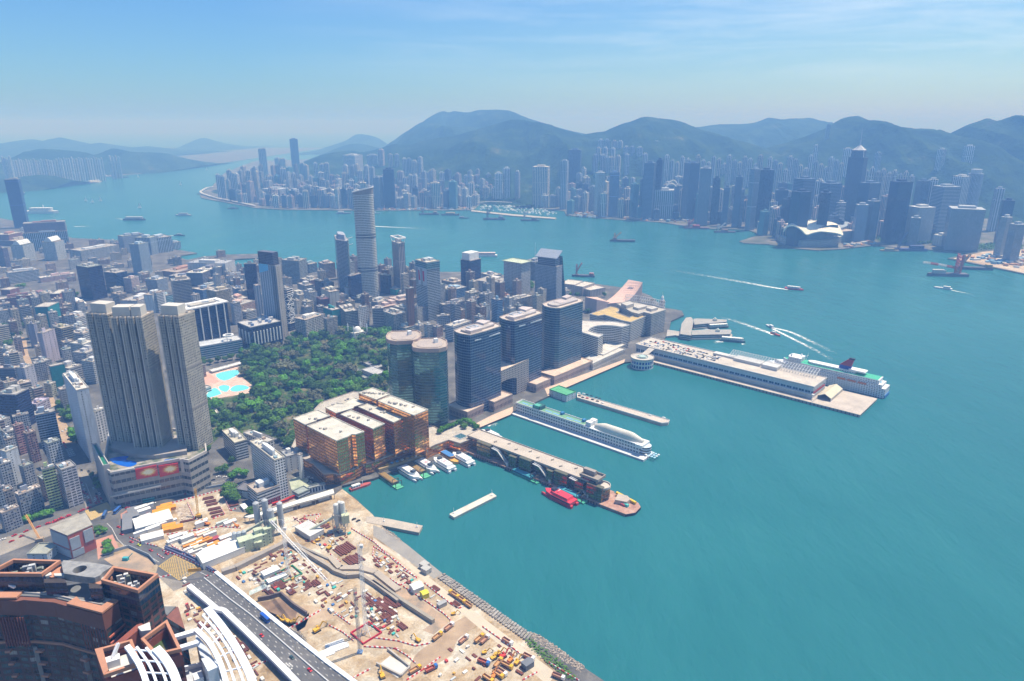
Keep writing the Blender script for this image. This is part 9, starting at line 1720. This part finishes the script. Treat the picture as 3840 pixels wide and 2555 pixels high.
MB().prism(tri(w_),0,z1,True).build('wall',F_['ribbon'],r,(.13,.17,.28));MB().prism(tri(w_*.76),z1,z2,True).build('upper_wall',F_['ribbon'],r,(.16,.2,.3));MB().prism(tri(w_*.74),z2,z3,True,False,.12).build('pyramid_roof',PNT,r,(.55,.56,.60));MB().tube((0,0,z3-2),(0,0,z3+22),3,8,2.4).tube((0,0,z3+22),(0,0,z4),1.3,6,.3).build('spire',PNT,r,(.5,.52,.58))
for i in(0,2,4):x,y=tri(w_*.86)[i];MB().tube((x,y,z1),(x*.9,y*.9,z2-4),.8,5).tube((x*.9,y*.9,z2-4),(0,0,z3),.7,5).build('corner_rib',WHI,r)
b_=AT(4,1952,620,2900);rr=(AT(4,2016,620,2900).x-AT(4,1890,620,2900).x)/2;zt_=b_.z-2;r=empty('round_tower',(b_.x,b_.y+rr,2));tag(r,'tall round tower with a stacked ring top at the foot of the western slope','skyscraper');MB().prism(ell((0,0),rr,rr,0,24,2),0,zt_).build('wall',F_['finsfine'],r,(.36,.42,.54));m=MB()
for i in range(3):m.prism(ell((0,0),rr*.72,rr*.72,0,20,2),zt_+i*6+2,zt_+i*6+5.5,True,True)
m.prism(ell((0,0),rr*.6,rr*.6,0,20,2),zt_,zt_+18);m.build('ring_crown',PNT,r,(.5,.54,.6))
P=[G(4,x,y,4)for x,y in((90,1235),(150,1265),(300,1285),(470,1290),(620,1272),(690,1230),(800,1190),(760,1150),(400,1150),(130,1170))];c=poly_c(P);r=empty('convention_hall',(c.x,c.y,3));tag(r,'white winged convention hall with swooping roof shells and a glass front on the promontory','hall');Q=[(p.x-c.x,p.y-c.y)for p in P];zf=HTOP(P[3],4,1165)-3;MB().prism(Q,0,zf*.45).build('base',F_['ribbon'],r,(.52,.55,.58));MB().prism(shrink(V2(Q),.86,Vector((0,0))),zf*.45,zf*.95).build('glass_hall',F_['curtain'],r,(.30,.36,.44))
Fp=[(142,1150),(175,1105),(240,1098),(300,1132),(350,1178),(410,1163),(480,1150),(560,1156),(640,1168),(690,1190)];Rp_=[(150,1112),(205,1078),(240,1054),(330,1051),(420,1049),(480,1048),(540,1055),(600,1066),(650,1092),(688,1160)];cv=Vector((c.x,c.y,3));rows=[]
for f_,g_ in zip(cvp(Fp,3,False),cvp(Rp_,3,False)):a,b=AT(4,*f_,P[3].y-4)-cv,AT(4,*g_,P[3].y+75)-cv;rows.append([(b.x*.9,b.y+85,max(b.z-22,18)),b,a.lerp(b,.5)+Vector((0,0,3)),a])
m=MB();m.grid(rows);[m.bar(a[3],b[3],3,3)for a,b in zip(rows,rows[1:])];m.build('roof_shell',paint('shell_white',(.74,.70,.60),.6,.05),r)
eb=[AT(4,x,y,P[3].y+22)-cv+Vector((0,-4,2))for x,y in((428,1137),(500,1104),(580,1090),(638,1093),(640,1120),(560,1112),(480,1122))];MB().face(eb).build('roof_window',F_['dark'],r,(.1,.14,.25))
q=V2(GP(4,[(660,1200),(800,1190),(790,1110),(640,1060),(560,1080)],20));raise_building('convention_wing','striped white wing behind the winged hall on the promontory','hall',q,38,'ribbon',(.58,.58,.56),plant=False,clutter=0)
p=AT(3,1470,740,3050);r=empty('stadium_arch',(p.x,p.y,3));tag(r,'white stadium roof arch shining between the far shore towers','arch');A,B_=AT(3,1415,740,3050)-p,AT(3,1525,690,3050)-p
for s,hh in((0,46),(26,30)):m=MB();pts=[(lerp(A.x,B_.x,i/10),s,p.z-20+hh*math.sin(math.pi*(.1+.7*i/10)))for i in range(11)];[m.tube(a,b,2.5,6)for a,b in zip(pts,pts[1:])];m.build('arch_rib',WHI,r)
for k,pts,w,h,lb in((1,[(2340,910),(2200,880),(1990,840),(1860,800),(1840,780),(1900,745),(1960,735)],14,9,'elevated shore road curving round the far eastern point'),(2,[(0,890),(400,905),(900,912),(1500,908),(1900,900)],14,10,'straight elevated shore road before the ribbed slabs'),(2,[(1960,888),(2150,872),(2350,882)],12,14,'pale flyover rising past the yacht basin')):
 Pp=[G(k,x,y,h)for x,y in pts];c=Pp[0];m=MB()
 for a,b in zip(Pp,Pp[1:]):m.bar(a-c,b-c,w,2.2);m.bar(((a+b)/2-c)-Vector((0,0,0)),((a+b)/2-c)-Vector((0,0,h)),3,3)
 tag(m.build('shore_viaduct',PNT,None,(.46,.47,.48),loc=c),lb,'viaduct')
m=MB()
for k,pts,n in((3,[(-20,880),(0,790),(440,800),(520,880),(430,910),(240,930)],420),(4,[(1000,1200),(1300,1215),(1560,1220),(1540,1260),(1280,1265),(1020,1240)],160),(3,[(1330,950),(1700,985),(1640,1030),(1340,1000)],120),(3,[(1800,1010),(2300,990),(2320,1070),(1820,1070)],130),(4,[(1850,1270),(2300,1260),(2340,1300),(1900,1320)],130)):
 for x,y in scatter([(p.x,p.y)for p in GP(k,pts,6)],7,n,rg):
  for _ in range(9):q=Vector((x+rg.uniform(-6,6),y+rg.uniform(-6,6),3+rg.uniform(1,11)));nn=Vector((rg.uniform(-1,1),rg.uniform(-1,1),.7)).normalized();u=nn.orthogonal().normalized()*2.4;w=nn.cross(u);m.face([q+u,q+w,q-u,q-w])
o=m.build('shore_woods',LEAF['mid']);o['kind']='stuff'
sheet('running_track',3,[(1880,1030),(1950,1010),(2060,1015),(2100,1035),(2040,1060),(1920,1060)],3.2,paint('track_red',(.42,.18,.12),.9,.1),sm=3);sheet('sports_lawn',3,[(1910,1030),(1960,1018),(2040,1022),(2060,1036),(2010,1050),(1940,1050)],3.4,paint('lawn',(.10,.24,.07),.9,.2),sm=3);sheet('reclaimed_ground',4,[(1700,1395),(2000,1330),(2400,1310),(2500,1560),(2352,1530),(1990,1455)],3.2,blotch('reclaimed_soil',[(.35,(.34,.25,.17)),(.6,(.52,.43,.33)),(.7,(.6,.55,.48))],.02,6))
for k,pts,n in((3,[(480,975),(850,960),(860,1020),(560,1030)],34),(3,[(980,1030),(1400,1000),(1700,1050),(1900,1090),(1500,1070)],46),(4,[(1750,1390),(2350,1330),(2400,1500),(2000,1440)],60),(2,[(900,945),(2000,930),(1990,948),(1000,955)],50),(4,[(700,1270),(1000,1240),(960,1270),(720,1300)],20)):
 for x,y in scatter([(p.x,p.y)for p in GP(k,pts,3)],9,n,rg):m=MB();m.box((0,0),rg.uniform(8,26),rg.uniform(6,14),0,rg.uniform(3,9),rg.uniform(0,3));tag(m.build('shore_shed',PNT,None,rg.choice([WB,CB,(.5,.28,.16),(.2,.35,.5),(.4,.36,.32)]),loc=(x,y,3)),'low works shed on the far shore reclamation','shed','far shore works sheds')
